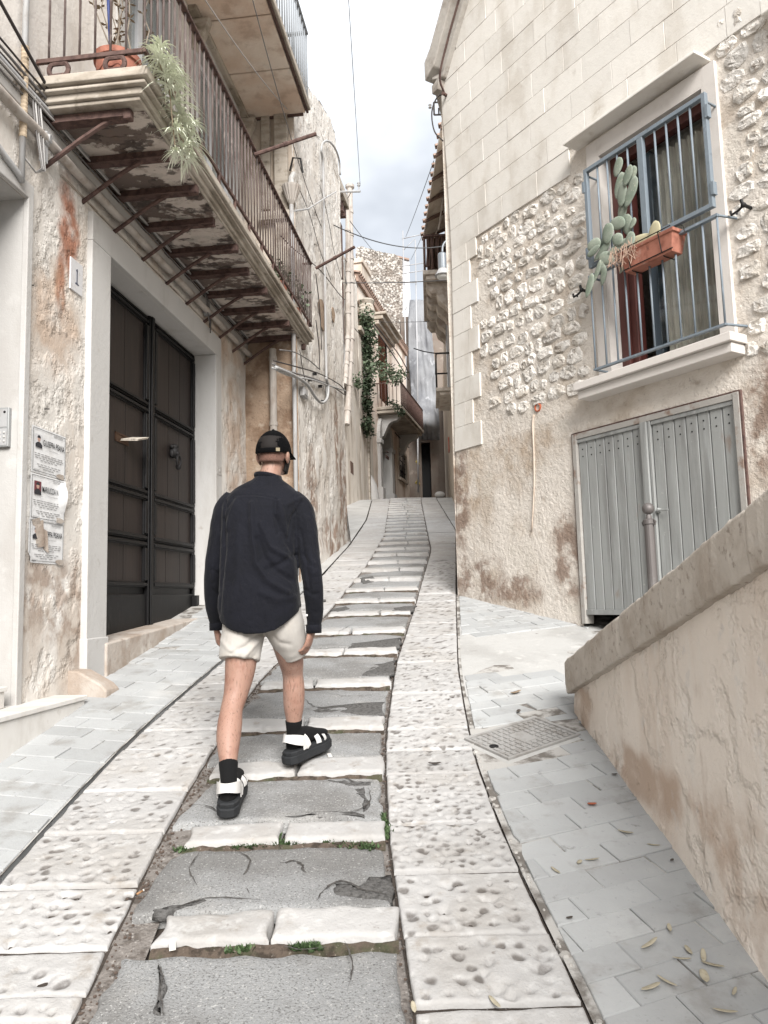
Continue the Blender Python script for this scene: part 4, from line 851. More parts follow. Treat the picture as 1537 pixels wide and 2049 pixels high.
for (x0, y0, x1, y1, rr) in ((636, 588, 650, 672, .02), (662, 610, 668, 650, .01)):
    u0, z1 = A2.px(x0, y0, 0); u1, z0 = A2.px(x1, y1, 0); b = MB(); b.prism([A2(u0 + (u1 - u0) * (.5 + .5 * math.cos(a) * (1 + .3 * math.sin(3 * a))), z0 + (z1 - z0) * (.5 + .5 * math.sin(a)), .012) for a in [2 * math.pi * k / 16 for k in range(16)]], A2.n * .012); b.build('bare_stone_patch', m_brown, house2)
# ================================================================== third house (pipes, eaves, hanging plants)
A3 = Fr((-1.35, 19.6), (.95, 6.5))
m_plA3 = mat('streaked_far_plaster', ph(236, 228, 217, .64), .92, [(ph(200, 182, 164, .5), (1.6, 1.6, .3), .45, .66, .8), (ph(164, 140, 122, .48), (3, 3, .8), .55, .7, .7), (ph(244, 239, 232, .6), (2, 2, .6), .54, .66, .7)], [(5, .02), (20, .008)])
house3 = thing('piped_house', A3(3, gz(22)), 'narrow pale house front carrying two fat vertical pipes, behind the flaking house', 'house')
uB = 4.6
wall_panel(A3, [-2, uB], [3, 11.9], [], .02, .4, depth=4).build('wall', m_plA3, house3, smooth=True)
wall_panel(A3, [uB + .01, 7.05], [3.5, 10.4], [], .02, .4, depth=4, top=lambda u: 10.4 - .25 * max(0, u - 5.5)).build('lower_wall', m_plA3, house3, smooth=True)
b = MB(); b.fbox(A3, uB + .0, 7.1, 10.35, 10.5, -.3, .12); b.build('cornice', m_slabst, house3, bevel=.02)
MB().fbox(A3, 5.9, 6.15, 4.2, 8.6, 0, .06).build('corner_pilaster', m_slabst, house3, bevel=.02)
def fat(x0, y0, x1, y1, off, mid=None, name='fat_pipe', r=.085, n=5):
    a = A3(*A3.px(x0, y0, off), off); c = A3(*A3.px(x1, y1, off), off); P = [a, c] if not mid else [a, A3(*A3.px(*mid, off), off), c]
    b = MB(); b.tube(P, r, 12)
    for k in range(1, n + 1):
        t = k / (n + 1); q = P[0].lerp(P[1], t); b.tube([q - (P[1] - P[0]).normalized() * .05, q + (P[1] - P[0]).normalized() * .05], r * 1.22, 12)
    if mid:
        for t in (.1, .35, .6, .85): q = P[1].lerp(P[2], t); d_ = (P[2] - P[1]).normalized(); b.tube([q - d_ * .06, q + d_ * .06], r * 1.22, 12)
    return b.build(name, m_pipeold, house3, smooth=False)
fp = fat(700, 378, 694, 850, .14, (704, 660)); fat(696, 420, 690, 770, .12, (697, 668), r=.075); b = MB(); c = A3(*A3.px(700, 371, .14), .14); b.lathe(c, [(.1, -.12), (.14, -.08), (.14, 0), (.09, .04)], 14); b.build('pipe_cowl', m_pipeold, fp)
b = MB(); e0 = A3.px(678, 372, .3); 
b.fbox(A3, -.3, 1.7, e0[1] - .02, e0[1] + .28, 0, .34); b.build('timber_eave', m_slabst, house3, bevel=.02)
for k in range(6): MB().fbox(A3, -.2 + .33 * k, -.05 + .33 * k, e0[1] - .32, e0[1] - .03, 0, .26).build('eave_board', m_rust, house3)
m_oldwood = mat('old_brown_timber', ph(142, 116, 104, .45), .85, [(ph(104, 84, 76, .42), (30, 30, 3), .45, .65, .7)], [((40, 40, 4), .004)])
for (x0, y0, x1, y1) in ((679, 560, 687, 690), (676, 440, 684, 560)):
    u0, z1 = A3.px(x0, y0, .05); u1, z0 = A3.px(x1, y1, .05); MB().fbox(A3, u0, u1, z0, z1, 0, .1).build('timber_post', m_oldwood, house3)
b = MB(); 
for j, (x, y) in enumerate(((672, 402), (722, 380))): pass
q0 = A3(*A3.px(676, 384, .3), .3); q1 = at(721, 383, q0.y - .3); b.tube([q0, q1], .03, 8); b.tube([q1 - (q1 - q0) * .06, q1 - (q1 - q0) * .06 + Vector((0, 0, .16))], .02, 6); b.lathe(q1 - (q1 - q0) * .06 + Vector((0, 0, .14)), [(.03, 0), (.05, .03), (.03, .06), (.05, .09), (.02, .12)], 10); b.tube([q0.lerp(q1, .6), A3(*A3.px(692, 405, .05), .05)], .012, 6)
b.build('insulator_arm', m_pipe, house3); INS = q1
for k, pix in enumerate(([(688, 520), (692, 560), (700, 585), (708, 600), (706, 612), (696, 604)], [(690, 600), (686, 640), (688, 700), (684, 760), (690, 790)], [(700, 640), (712, 660), (722, 670), (728, 680)], [(682, 660), (690, 700), (687, 740)], [(690, 520), (702, 530), (710, 555), (716, 575)], [(676, 745), (684, 775), (692, 790), (690, 770)])):
    wc(pix, .018 if k < 2 else .012, (m_pipe, m_cable, m_cabledk)[k % 3], .1, house3, A3)
u0, z1 = A3.px(701, 922, 0); u1, z0 = A3.px(707, 950, 0); b = MB(); b.fbox(A3, u0, u1, z0, z1, -.02, .012); b.build('vent_hole', m_oldwood, house3)
bt = MB(); R = []
for z, o in ((4.2, .32), (5.0, .30), (5.5, .22), (5.8, .08), (5.9, .0)): R.append([A3(6.35 + .28 * math.cos(a), z, .25 * 0 + o * math.sin(a)) for a in [math.pi * k / 8 for k in range(9)]])
bt.rings(R, close=False, cap=False).build('rounded_corner_stone', m_jamb, house3, smooth=True)
# ================================================================== pink house with arched door
A4 = Fr((-.97, 24.0), (1.82, 8.0))
m_pink = mat('faded_pink_plaster', ph(240, 226, 213, .66), .92, [(ph(208, 180, 158, .5), (.9, .9, .35), .44, .66, .8), (ph(176, 146, 126, .48), (2.4, 2.4, 1), .54, .7, .6), (ph(245, 236, 228, .6), (1.5, 1.5, .7), .56, .68, .6)], [(5, .015), (20, .006)])
house4 = thing('pink_house', A4(4, gz(28)), 'faded pink house with arched doorway and planted balcony at the top of the street', 'house')
E0, E1 = 1.0, 9.5; zE = 12.55
aD = [A4.px(x, 900, 0)[0] for x in (759, 778)]; zAr = A4.px(768, 838, 0)[1]; zB = gz(28) - .3
wu = [A4.px(x, 925, 0)[0] for x in (797, 812)]; wz = (A4.px(804, 958, 0)[1], A4.px(804, 908, 0)[1])
su_ = [A4.px(x, 700, 0)[0] for x in (757, 774)]; szz = (9.1, A4.px(765, 676, 0)[1])
lu = [A4.px(x, 860, 0)[0] for x in (798, 807)]; lz = (A4.px(802, 872, 0)[1], A4.px(802, 846, 0)[1])
wall_panel(A4, [E0, E1], [3.5, zE], [(aD[0], aD[1], 3.5, zAr - .35), (wu[0], wu[1], wz[0], wz[1]), (su_[0], su_[1], szz[0], szz[1]), (lu[0], lu[1], lz[0], lz[1])], .015, .4, depth=4).build('wall', m_pink, house4, smooth=True)
# roof tiles along the eave: each cover tile its own piece
m_tile = mat('roof_tile', ph(186, 158, 142, .48), .9, [(ph(140, 118, 106, .45), 8, .45, .65, .7), (ph(214, 200, 186, .5), 12, .58, .72, .6)], [(30, .006)], rnd=.12)
tm = MB(); R = []
for y_, r in ((0, .075), (.5, .09)): R.append([(r * math.cos(a), y_, r * math.sin(a)) for a in [math.pi * k / 6 for k in range(7)]])
tm.grid(R); tme = tm.mesh('roof_tile', True); k = 0; yaw = math.atan2(A4.n.y, A4.n.x) + math.pi / 2
u = E0
while u < E1: inst('roof_tile', tme, m_tile, A4(u, zE + .06, .16), house4, (0, 0, yaw + math.pi * 0)).rotation_euler.x = .25; u += .2
b = MB(); b.prism([A4(E0, z, o) for o, z in ((.12, zE), (.12, zE + .06), (-4, zE + 1.1), (-4, zE))], A4.d * (E1 - E0)); b.fbox(A4, E0, E1, zE - .2, zE - .001, 0, .1); b.build('roof', m_tile, house4)
ch = [A4.px(x, 540, -.4) for x in (713, 729)]
b = MB(); b.fbox(A4, ch[0][0], ch[1][0], zE - .6, zE + 1.4, -.8, -.2); b.fbox(A4, ch[0][0] - .06, ch[1][0] + .06, zE + 1.2, zE + 1.38, -.86, -.14); b.build('chimney', m_cream, house4, bevel=.015)
# arch, pilasters, dark door
b = MB(); cu2 = (aD[0] + aD[1]) / 2; rA = (aD[1] - aD[0]) / 2; R1, R2 = [], []
zs_ = zAr - .35 - 0
b = MB()
for s_, u0, u1 in ((0, aD[0] - .32, aD[0]), (1, aD[1], aD[1] + .42)):
    b.fbox(A4, u0, u1, zB, zs_ - rA, -.3, .12); b.fbox(A4, u0 - .04, u1 + .04, zs_ - rA, zs_ - rA + .16, -.3, .17); b.fbox(A4, u0 - .05, u1 + .05, zB, zB + .95, -.1, .19)
n_ = 14
for k in range(n_):
    a0, a1 = math.pi * k / n_, math.pi * (k + 1) / n_
    P = [A4(cu2 + r * math.cos(a), zs_ - rA + .16 + r * math.sin(a), -.3) for r, a in ((rA, a0), (rA + .34, a0), (rA + .34, a1), (rA, a1))]; b.prism(P, A4.n * .42)
b.build('portal', m_jamb, house4, bevel=.015)
MB().fbox(A4, aD[0] - .02, aD[1] + .02, zB, zs_ - .0, -.5, -.42).build('door', m_woodblk, house4)
for (x0, y0, x1, y1) in ((768, 898, 772, 903), (767, 906, 773, 917)):
    u0, z1 = A4.px(x0, y0, .13); u1, z0 = A4.px(x1, y1, .13); MB().fbox(A4, u0 + .4, u1 + .4, z0, z1, .12, .15).build('wall_plaque', m_rust, house4)
# barred window, small window, shutters
b = MB(); b.fbox(A4, wu[0] - .12, wu[0], wz[0] - .12, wz[1] + .12, -.1, .05); b.fbox(A4, wu[1], wu[1] + .12, wz[0] - .12, wz[1] + .12, -.1, .05); b.fbox(A4, wu[0], wu[1], wz[1], wz[1] + .12, -.1, .05); b.fbox(A4, wu[0], wu[1], wz[0] - .12, wz[0], -.1, .09); win = b.build('window', m_cream, house4, bevel=.01)
MB().fbox(A4, wu[0], wu[1], wz[0], wz[1], -.3, -.25).build('pane', m_dark, win)
for k in range(5): MB().tube([A4(wu[0] + (wu[1] - wu[0]) * (k + .5) / 5, wz[0], -.05), A4(wu[0] + (wu[1] - wu[0]) * (k + .5) / 5, wz[1], -.05)], .018, 6).build('bar', m_iron, win)
for k in range(5): MB().tube([A4(wu[0], wz[0] + (wz[1] - wz[0]) * (k + .5) / 5, -.03), A4(wu[1], wz[0] + (wz[1] - wz[0]) * (k + .5) / 5, -.03)], .014, 6).build('bar', m_iron, win)
MB().fbox(A4, lu[0], lu[1], lz[0], lz[1], -.2, -.15).build('small_window', m_oldwood, house4)
m_shut = mat('faded_red_shutter', ph(196, 150, 132, .48), .8, [(ph(150, 110, 96, .45), (20, 20, 4), .45, .65, .6)])
sh = MB().fbox(A4, su_[0], su_[1], szz[0], szz[1], -.12, -.06).build('shutter', m_shut, house4)
k = szz[0] + .1
while k < szz[1] - .05: MB().hexa([A4(su_[0] + .06, k, -.055), A4(su_[1] - .06, k, -.055), A4(su_[1] - .06, k, -.02), A4(su_[0] + .06, k, -.02)][::-1], [A4(su_[0] + .06, k + .05, -.06), A4(su_[1] - .06, k + .05, -.06), A4(su_[1] - .06, k + .03, -.05), A4(su_[0] + .06, k + .03, -.05)][::-1]).build('louvre', m_shut, sh); k += .085
# pediment over the shutters
pd = [A4.px(x, y, .45) for x, y in ((745, 620), (787, 668))]
b = MB()
for o_, z0, z1 in ((.18, -.32, -.16), (.34, -.16, 0), (.48, 0, .10)): b.fbox(A4, su_[0] - .5 - o_ * .3, su_[1] + .75 + o_ * .3, szz[1] + .42 + z0, szz[1] + .42 + z1, 0, o_)
b.build('window_cornice', m_slabst, house4, bevel=.015)
# balcony with consoles and rail
bz = A4.px(770, 800, .6)[1]; bo = .95; b0, b1 = su_[0] - .55, A4.px(816, 800, .3)[0] - .0
b = MB(); b.fbox(A4, b0, b1, bz - .02, bz + .1, 0, bo); b.fbox(A4, b0 + .05, b1 - .05, bz - .14, bz - .02, 0, bo - .08); balc4 = b.build('balcony', m_slabst, house4, bevel=.015)
for u in (b0 + .35, b1 - .6):
    P = [(0, 0), (.75, 0), (.78, -.1), (.66, -.24), (.5, -.26), (.36, -.36), (.25, -.58), (.16, -.78), (0, -.85)]; MB().prism([A4(u, bz - .14 + z, o) for o, z in P], A4.d * .3).build('console', m_jamb, balc4, bevel=.02)
MB().fbox(A4, b0, b1, bz + .95, bz + .99, bo - .05, bo - .01).fbox(A4, b0, b0 + .04, bz + .95, bz + .99, 0, bo - .05).fbox(A4, b1 - .04, b1, bz + .95, bz + .99, 0, bo - .05).fbox(A4, b0, b1, bz + .16, bz + .19, bo - .05, bo - .01).build('rail', m_rust, balc4)
br4 = MB().tube([(0, 0, 0), (0, 0, .85)], .014, 5).mesh('baluster', True)
n_ = int((b1 - b0) / .14)
for k in range(n_ + 1): inst('baluster', br4, m_rust, A4(b0 + .02 + (b1 - b0 - .04) * k / n_, bz + .1, bo - .03), balc4)
for k in range(6): inst('baluster', br4, m_rust, A4(b0 + .02, bz + .1, .06 + k * .14), balc4)
for q, dy in (((742, 640, 795, 705, 818, 745), 0), ((745, 650, 790, 715, 818, 760), .04)):
    P = [A4(*A4.px(q[i], q[i + 1], .3), .3) for i in (0, 2, 4)]; MB().tube(cat(P, 6), .022, 6).build('wall_cable', m_cabledk, house4)
MB().tube([A4(*A4.px(791, 866, .05), .05), A4(*A4.px(818, 896, .05), .05)], .02, 6).build('wall_cable', m_cabledk, house4)
pX = A4.px(786, 900, .06)[0]; MB().tube([A4(pX, zB, .08), A4(pX, zB + 2.6, .08)], .05, 8).build('downpipe', m_rust, house4)
# ================================================================== ruin, far pale house, scaffold and netting at the end
m_ruin = mat('rubble_ruin', ph(206, 200, 192, .6), .95, [(ph(232, 228, 222, .62), 9, .34, .12, .8, 'v'), (ph(120, 110, 102, .48), 9, .40, .62, .8, 'v'), (ph(140, 126, 114, .48), 2, .45, .65, .6)], [(9, -.07, 'v'), (20, .03)])
b = MB(); R = []; Yr = 38.0
for j in range(13):
    row = []
    for i in range(25):
        x = 712 + (806 - 712) * i / 24; ytop = float(np.interp(x, [712, 725, 748, 768, 790, 806], [496, 493, 502, 506, 508, 522])) + 3 * hs(x * .3, 1, 1); y = ytop + (760 - ytop) * (1 - j / 12)
        p = at(x, y, Yr); p.y += .15 * hs(p.x * 3, p.z * 3, 1); row.append(p)
    R.append(row)
b.grid(R); R2 = [[p + Vector((0, 1.2, 0)) for p in R[-1]], R[-1]]; b.grid(R2); b.grid([[p + Vector((0, 1.2, 0)) for p in R[0]], [p + Vector((0, 1.2, 0)) for p in R[-1]]])
for i_ in (0, -1): b.grid([[r[i_] for r in R], [r[i_] + Vector((0, 1.2, 0)) for r in R]])
ruin = tag(b.build('ruined_wall', m_ruin, smooth=False), 'ragged rubble gable wall rising behind the pink house', 'wall')
m_farw = mat('far_pale_wall', ph(226, 228, 231, .58), .95, [(ph(208, 208, 210, .55), 1, .45, .65, .6)])
p0, p1 = at(786, 620, 40), at(822, 620, 40); zt = at(800, 512, 40).z
b = MB(); b.hexa([Vector((p0.x, 40, 3)), Vector((p1.x, 40, 3)), Vector((p1.x, 44, 3)), Vector((p0.x, 44, 3))], [Vector((p0.x, 40, zt)), Vector((p1.x, 40, zt - .3)), Vector((p1.x, 44, zt - .3)), Vector((p0.x, 44, zt))])
hf = thing('far_house', (p0.x, 40, 4), 'sliver of pale house wall behind the scaffold pole', 'house'); b.build('wall', m_farw, hf); b = MB(); b.hexa([Vector((p0.x - .1, 39.9, zt + .002)), Vector((p1.x, 39.9, zt - .298)), Vector((p1.x, 44, zt - .298)), Vector((p0.x - .1, 44, zt + .002))], [Vector((p0.x - .1, 39.9, zt + .1)), Vector((p1.x, 39.9, zt - .2)), Vector((p1.x, 44, zt - .2)), Vector((p0.x - .1, 44, zt + .1))]); b.build('roof', m_tile, hf)
# end house under netting
Ye = 35.5; m_endw = mat('grey_end_wall', ph(160, 148, 138, .42), .92, [(ph(140, 122, 110, .48), 2, .45, .65, .7), (ph(206, 196, 184, .52), 3, .58, .72, .5)], [(10, .01)])
FE = Fr((at(818, 900, Ye).x, Ye), (1, .0))
if FE.n.y > 0: FE.n = -FE.n
he = thing('end_house', FE(.9, 5.2), 'house closing the street, wrapped in grey scaffold netting above a dark doorway', 'house')
ed = [FE.px(x, 900, 0)[0] for x in (843, 861)]; ezt = FE.px(850, 886, 0)[1]; ez0 = gz(Ye) - .2
uE = FE.px(900, 900, 0)[0]
wall_panel(FE, [-.2, uE], [4, 15], [(ed[0], ed[1], 4, ezt)], .01, .6, depth=3).build('wall', m_endw, he)
b = MB(); b.fbox(FE, ed[0] - .16, ed[0], ez0, ezt + .12, -.1, .06); b.fbox(FE, ed[1], ed[1] + .35, ez0, ezt + .12, -.1, .06); b.fbox(FE, ed[0], ed[1], ezt, ezt + .16, -.1, .06); b.build('door_surround', m_endw, he, bevel=.01)
MB().fbox(FE, ed[0], ed[1], ez0, ezt, -.6, -.5).build('door', m_woodblk, he); MB().fbox(FE, ed[0] + .1, ed[1] + .3, ez0, ez0 + 1.0, .3, .36).build('door_barrier', m_woodblk, he)
MB().fbox(FE, -.1, uE, 5.0, 5.9, .0, .05).build('plinth', m_endw, he)
m_galv = mat('galvanised_pole', ph(196, 196, 198, .5), .5, metal=.3); m_yel = mat('yellow_coupler', ph(206, 186, 110, .5), .6)
sc = thing('scaffold', FE(.3, 5.2, 1.2), 'tall galvanised pipe scaffold with yellow clamps at the street end', 'scaffold')
def pole(pix, Y, r=.03, nm='pole'):
    P = [at(x, y, Y) for x, y in pix]; return MB().tube(P, r, 7).build(nm, m_galv, sc, smooth=True)
pole([(806, 462), (812, 700), (815, 985)], 34.0); pole([(831, 480), (835, 720), (838, 985)], 34.0); pole([(836, 870), (837, 985)], 33.6, .035); pole([(846, 470), (850, 640)], 35.2)
for y0, y1 in ((478, 468), (533, 526), (548, 541), (566, 562)): pole([(804, y0), (848, y1)], 34.05, .022, 'ledger')
pole([(808, 500), (830, 478)], 34.1, .016, 'brace'); pole([(812, 620), (818, 600)], 34.1, .016, 'brace'); pole([(800, 566), (834, 565)], 33.9, .02, 'ledger')
for q in ((834, 924), (837, 928), (836, 962), (838, 968), (833, 966)): p = at(*q, 33.95); MB().ball(p, .06, .05, .07, n=7, m=5).build('clamp', m_yel, sc)
for x in (834, 838): p = at(x, 985, 33.9); MB().box(Vector((p.x, p.y, gz(33.9) + .02)), (.1, 0, 0), (0, .1, 0), (0, 0, .015)).build('base_plate', m_galv, sc)
m_net = mat('scaffold_netting', ph(190, 192, 196, .34), .9, [(ph(150, 152, 158, .32), (1.2, 1.2, .8), .42, .66, .8), (ph(212, 214, 218, .48), (2.5, 2.5, 1.5), .56, .7, .6)], [((3, 3, 2), .04), (30, .004)])
b = MB(); R = []
for j in range(41):
    y = 600 + (880 - 600) * j / 40; row = []; xl = float(np.interp(y, [600, 640, 720, 830, 860, 880], [820, 817, 818, 826, 832, 838])); xr = float(np.interp(y, [600, 640, 800, 860, 880], [872, 862, 877, 880, 880]))
    for i in range(21):
        x = xl + (xr - xl) * i / 20 ; bul = 1.1 * math.exp(-((y - 845) / 38) ** 2) if y < 845 else 1.1 * math.exp(-((y - 845) / 22) ** 2)
        Y_ = 34.6 - bul * (1 - (i / 20 - .5) ** 2 * 2) + .18 * hs(i * .35, j * .12, 1) + .08 * hs(i * .9, j * .3, 4) + (y < 640) * .01 * (640 - y)
        row.append(at(x, y, Y_) + Vector((0, 0, .05 * hs(i * .5, j, 2))))
    R.append(row)
b.grid(R); net = tag(b.build('scaffold_netting', m_net, smooth=True), 'grey debris netting hanging in a bulging sheet from the scaffold', 'netting')
so = net.modifiers.new('thickness', 'SOLIDIFY'); so.thickness = .01
# ================================================================== right side beyond the corner
Cw = Fr((1.76, 17.5), (.5, 8.5), -1)
if Cw.n.x > 0: Cw.n = -Cw.n
m_cw = mat('far_right_wall', ph(226, 214, 198, .54), .92, [(ph(202, 182, 160, .5), (1.5, 1.5, .5), .45, .66, .7), (ph(170, 146, 126, .48), 4, .56, .72, .6)], [(8, .012)])
houseC = thing('corner_house', Cw(3, gz(20)), 'far right house with stone balcony on carved corbels and broken eaves', 'house')
wall_panel(Cw, [-1, 8.6], [3, 12.3], [], .01, .6, depth=5).build('wall', m_cw, houseC, smooth=True)
C2 = Fr((2.27, 26.1), (.6, 9), -1)
if C2.n.x > 0: C2.n = -C2.n
wall_panel(C2, [0, 9.5], [3, 11], [], .01, .6, depth=5).build('rear_wall', m_cw, houseC, smooth=True)
# stone balcony on corbels
cz = Cw.px(855, 533, .9)[1]; n0 = at(855, 540, 19.6); n1 = at(838, 633, 23.2)
oB = (Vector((n0.x, n0.y, 0)) - Cw.p).dot(Cw.n) + .12; uB0 = (Vector((n0.x, n0.y, 0)) - Cw.p).dot(Cw.d); uB1 = (Vector((n1.x, n1.y, 0)) - Cw.p).dot(Cw.d); zB_ = n0.z
m_corb = mat('carved_corbel_stone', ph(214, 204, 192, .52), .9, [(ph(170, 154, 140, .48), 5, .45, .65, .7)], [(20, .006)])
b = MB(); b.fbox(Cw, uB0, uB1, zB_ - .12, zB_, 0, oB); b.fbox(Cw, uB0 + .06, uB1 - .06, zB_ - .24, zB_ - .12, 0, oB - .08); bc = b.build('stone_balcony', m_corb, houseC, bevel=.015)
for k in range(4):
    u = uB0 + .3 + (uB1 - uB0 - .8) * k / 3
    P = [(0, 0), (oB * .85, 0), (oB * .88, -.14), (oB * .7, -.3), (oB * .5, -.3), (oB * .42, -.5), (oB * .2, -.62), (0, -.8)]; MB().prism([Cw(u, zB_ - .24 + z, o) for o, z in P], Cw.d * .34).build('corbel', m_corb, bc, bevel=.02)
cb = MB().tube([(0, 0, 0), (0, 0, .95)], .018, 5).mesh('baluster', True)
for k in range(16): inst('baluster', cb, m_rust, Cw(uB0 + .05 + (uB1 - uB0 - .1) * k / 15, zB_, oB - .06), bc)
for k in range(5): inst('baluster', cb, m_rust, Cw(uB0 + .05, zB_, oB * k / 5), bc)
MB().fbox(Cw, uB0, uB1, zB_ + .93, zB_ + .98, oB - .1, oB - .03).fbox(Cw, uB0, uB0 + .06, zB_ + .93, zB_ + .98, 0, oB - .1).build('top_rail', m_rust, bc)
for k in range(9): MB().fbox(Cw, uB0 + .3 + k * .36, uB0 + .5 + k * .36, zB_ + .15, zB_ + .8 + .15 * (k % 3), oB - .3, oB - .24).build('leaning_board', m_oldwood, bc)
# overhanging broken eaves with rafters
q0 = at(884, 262, 15.6); q1 = at(847, 482, 20.6); oE = (Vector((q0.x, q0.y, 0)) - Cw.p).dot(Cw.n); ue0, ue1 = (Vector((q0.x, q0.y, 0)) - Cw.p).dot(Cw.d), (Vector((q1.x, q1.y, 0)) - Cw.p).dot(Cw.d); ez_ = q0.z; oF = (Vector((q1.x, q1.y, 0)) - Cw.p).dot(Cw.n); oEf = lambda u: oE + (oF - oE) * (u - ue0) / (ue1 - ue0)
ev = MB().hexa([Cw(ue0 - .3, ez_, oE), Cw(ue1, ez_ - .02, oF), Cw(ue1, ez_ + .45, -.5), Cw(ue0 - .3, ez_ + .47, -.5)], [Cw(ue0 - .3, ez_ + .08, oE), Cw(ue1, ez_ + .06, oF), Cw(ue1, ez_ + .55, -.5), Cw(ue0 - .3, ez_ + .57, -.5)]).build('eaves', m_cream, houseC)
for k in range(6):
    u = ue0 - .2 + (ue1 - ue0 + .1) * k / 5 + .25 * hs(k, 1, 1); oe_ = oEf(u); MB().hexa([Cw(u, ez_ - .08, oe_ + .05), Cw(u + .07, ez_ - .08, oe_ + .05), Cw(u + .07, ez_ + .28, -.3), Cw(u, ez_ + .28, -.3)], [Cw(u, ez_ - .01, oe_ + .05), Cw(u + .07, ez_ - .01, oe_ + .05), Cw(u + .07, ez_ + .38, -.3), Cw(u, ez_ + .38, -.3)]).build('rafter', m_oldwood, ev)
for k in range(14):
    u = ue0 + (ue1 - ue0) * k / 13; inst('eave_tile', tme, m_tile, Cw(u, ez_ + .1, oEf(u) + .06), ev, (.2, 0, math.atan2(Cw.n.y, Cw.n.x) + math.pi / 2))
MB().fbox(Cw, ue1 - .1, ue1 + .05, ez_ - 1.5, ez_, 0, oF - .1).build('dark_timber_end', m_oldwood, houseC)
for k in range(7): MB().tube([Cw(ue1 - .15, ez_ - .05, .05 + (oF - .2) * k / 6), Cw(ue1 - .15 + .08 * hs(k, 2, 1), ez_ - .9 - .6 * abs(hs(k, 3, 3)), .05 + (oF - .2) * k / 6 + .08)], .03, 5).build('hanging_lath', m_oldwood, houseC)
for k, (x0, y0, x1, y1, Y) in enumerate(((895, 330, 878, 460, 18), (901, 340, 893, 400, 16.5), (897, 400, 868, 480, 19), (888, 330, 872, 420, 18))): MB().tube([at(x0, y0, Y), at(x1, y1, Y + 1.5)], .02, 5).build('loose_pole', m_pipeold, houseC)
# small black railed balcony lower down, with its window
s0 = at(886, 800, 21.5); oS = .42
uS0, uS1 = 3.2, 5.2; zS = s0.z + .15
b = MB(); b.fbox(Cw, uS0, uS1, zS - .1, zS, 0, oS); b.fbox(Cw, uS0 + .06, uS1 - .06, zS - .2, zS - .1, 0, oS - .1); bs = b.build('iron_balcony', m_corb, houseC, bevel=.012)
ib = MB().tube([(0, 0, 0), (0, 0, .95)], .013, 5).mesh('baluster', True)
for k in range(15): inst('baluster', ib, m_iron, Cw(uS0 + .03 + (uS1 - uS0 - .06) * k / 14, zS, oS - .03), bs)
MB().fbox(Cw, uS0, uS1, zS + .95, zS + .99, oS - .05, oS - .01).fbox(Cw, uS0, uS0 + .04, zS + .95, zS + .99, 0, oS - .05).fbox(Cw, uS1 - .04, uS1, zS + .95, zS + .99, 0, oS - .05).build('top_rail', m_iron, bs)
wC = MB().fbox(Cw, 3.6, 4.7, zS, zS + 2.2, .0, .05).build('window', m_jamb, houseC, bevel=.01); MB().fbox(Cw, 3.75, 4.55, zS, zS + 2.05, .05, .07).build('pane', mat('grey_pane', ph(180, 184, 188, .4), .2, spec=.5), wC)
MB().tube(cat([Cw(uS0, zS + .95, .3), Cw(uS0 - .1, zS + 1.0, .7), Cw(uS0 - .12, zS + 1.1, 1.0)], 5), .016, 6).build('line_arm', m_iron, bs)
m_redsign = mat('red_sign_paint', ph(214, 120, 100, .5), .6)
sg = at(884, 850, 21.0); us = (Vector((sg.x, sg.y, 0)) - Cw.p).dot(Cw.d)
sn = tag(MB().fbox(Cw, 6.3, 6.62, sg.z - .22, sg.z + .24, .02, .05).build('wall_sign', m_redsign, bevel=.01), 'small faded red sign with a white mark on the far right wall', 'sign')
MB().fbox(Cw, 6.43, 6.48, sg.z - .12, sg.z + .14, .05, .054).build('white_mark', m_jamb, sn)
wp = at(880, 990, 24.0); wp.z = gzc(24.0)
tag(MB().ball(wp + Vector((0, 0, .09)), .17, .13, .10, n=9, m=6).build('white_stone', m_jamb), 'white boulder at the kerb at the top of the street', 'stone')
# street lamp on a curved arm
lp = at(886, 540, 14.0); lampx = thing('street_lamp', lp, 'grey bell shaped street lamp on a curved arm at the house corner', 'street lamp')
m_lampg = mat('grey_lamp_metal', ph(150, 156, 162, .5), .4, metal=.4); m_lampw = mat('lamp_glass', ph(232, 232, 228, .6), .3)
MB().lathe(lp, [(.03, .34), (.075, .32), (.085, .30), (.085, .02), (.075, .0)], 16).build('housing', m_lampg, lampx, smooth=False)
MB().lathe(lp, [(.08, .02), (.12, -.06), (.15, -.10), (.155, -.12), (.145, -.12), (.07, .0)], 20).build('shade', m_pipe, lampx, smooth=True)
MB().ball(lp - Vector((0, 0, .11)), .125, .125, .09, n=14, m=8).build('bulb_glass', m_lampw, lampx, smooth=True)
MB().tube(cat([lp + Vector((0, 0, .33)), lp + Vector((.03, 0, .5)), lp + Vector((.14, 0, .60)), lp + Vector((.32, 0, .60)), lp + Vector((.6, .0, .56))], 5), .02, 8).build('arm', m_lampg, lampx, smooth=True)
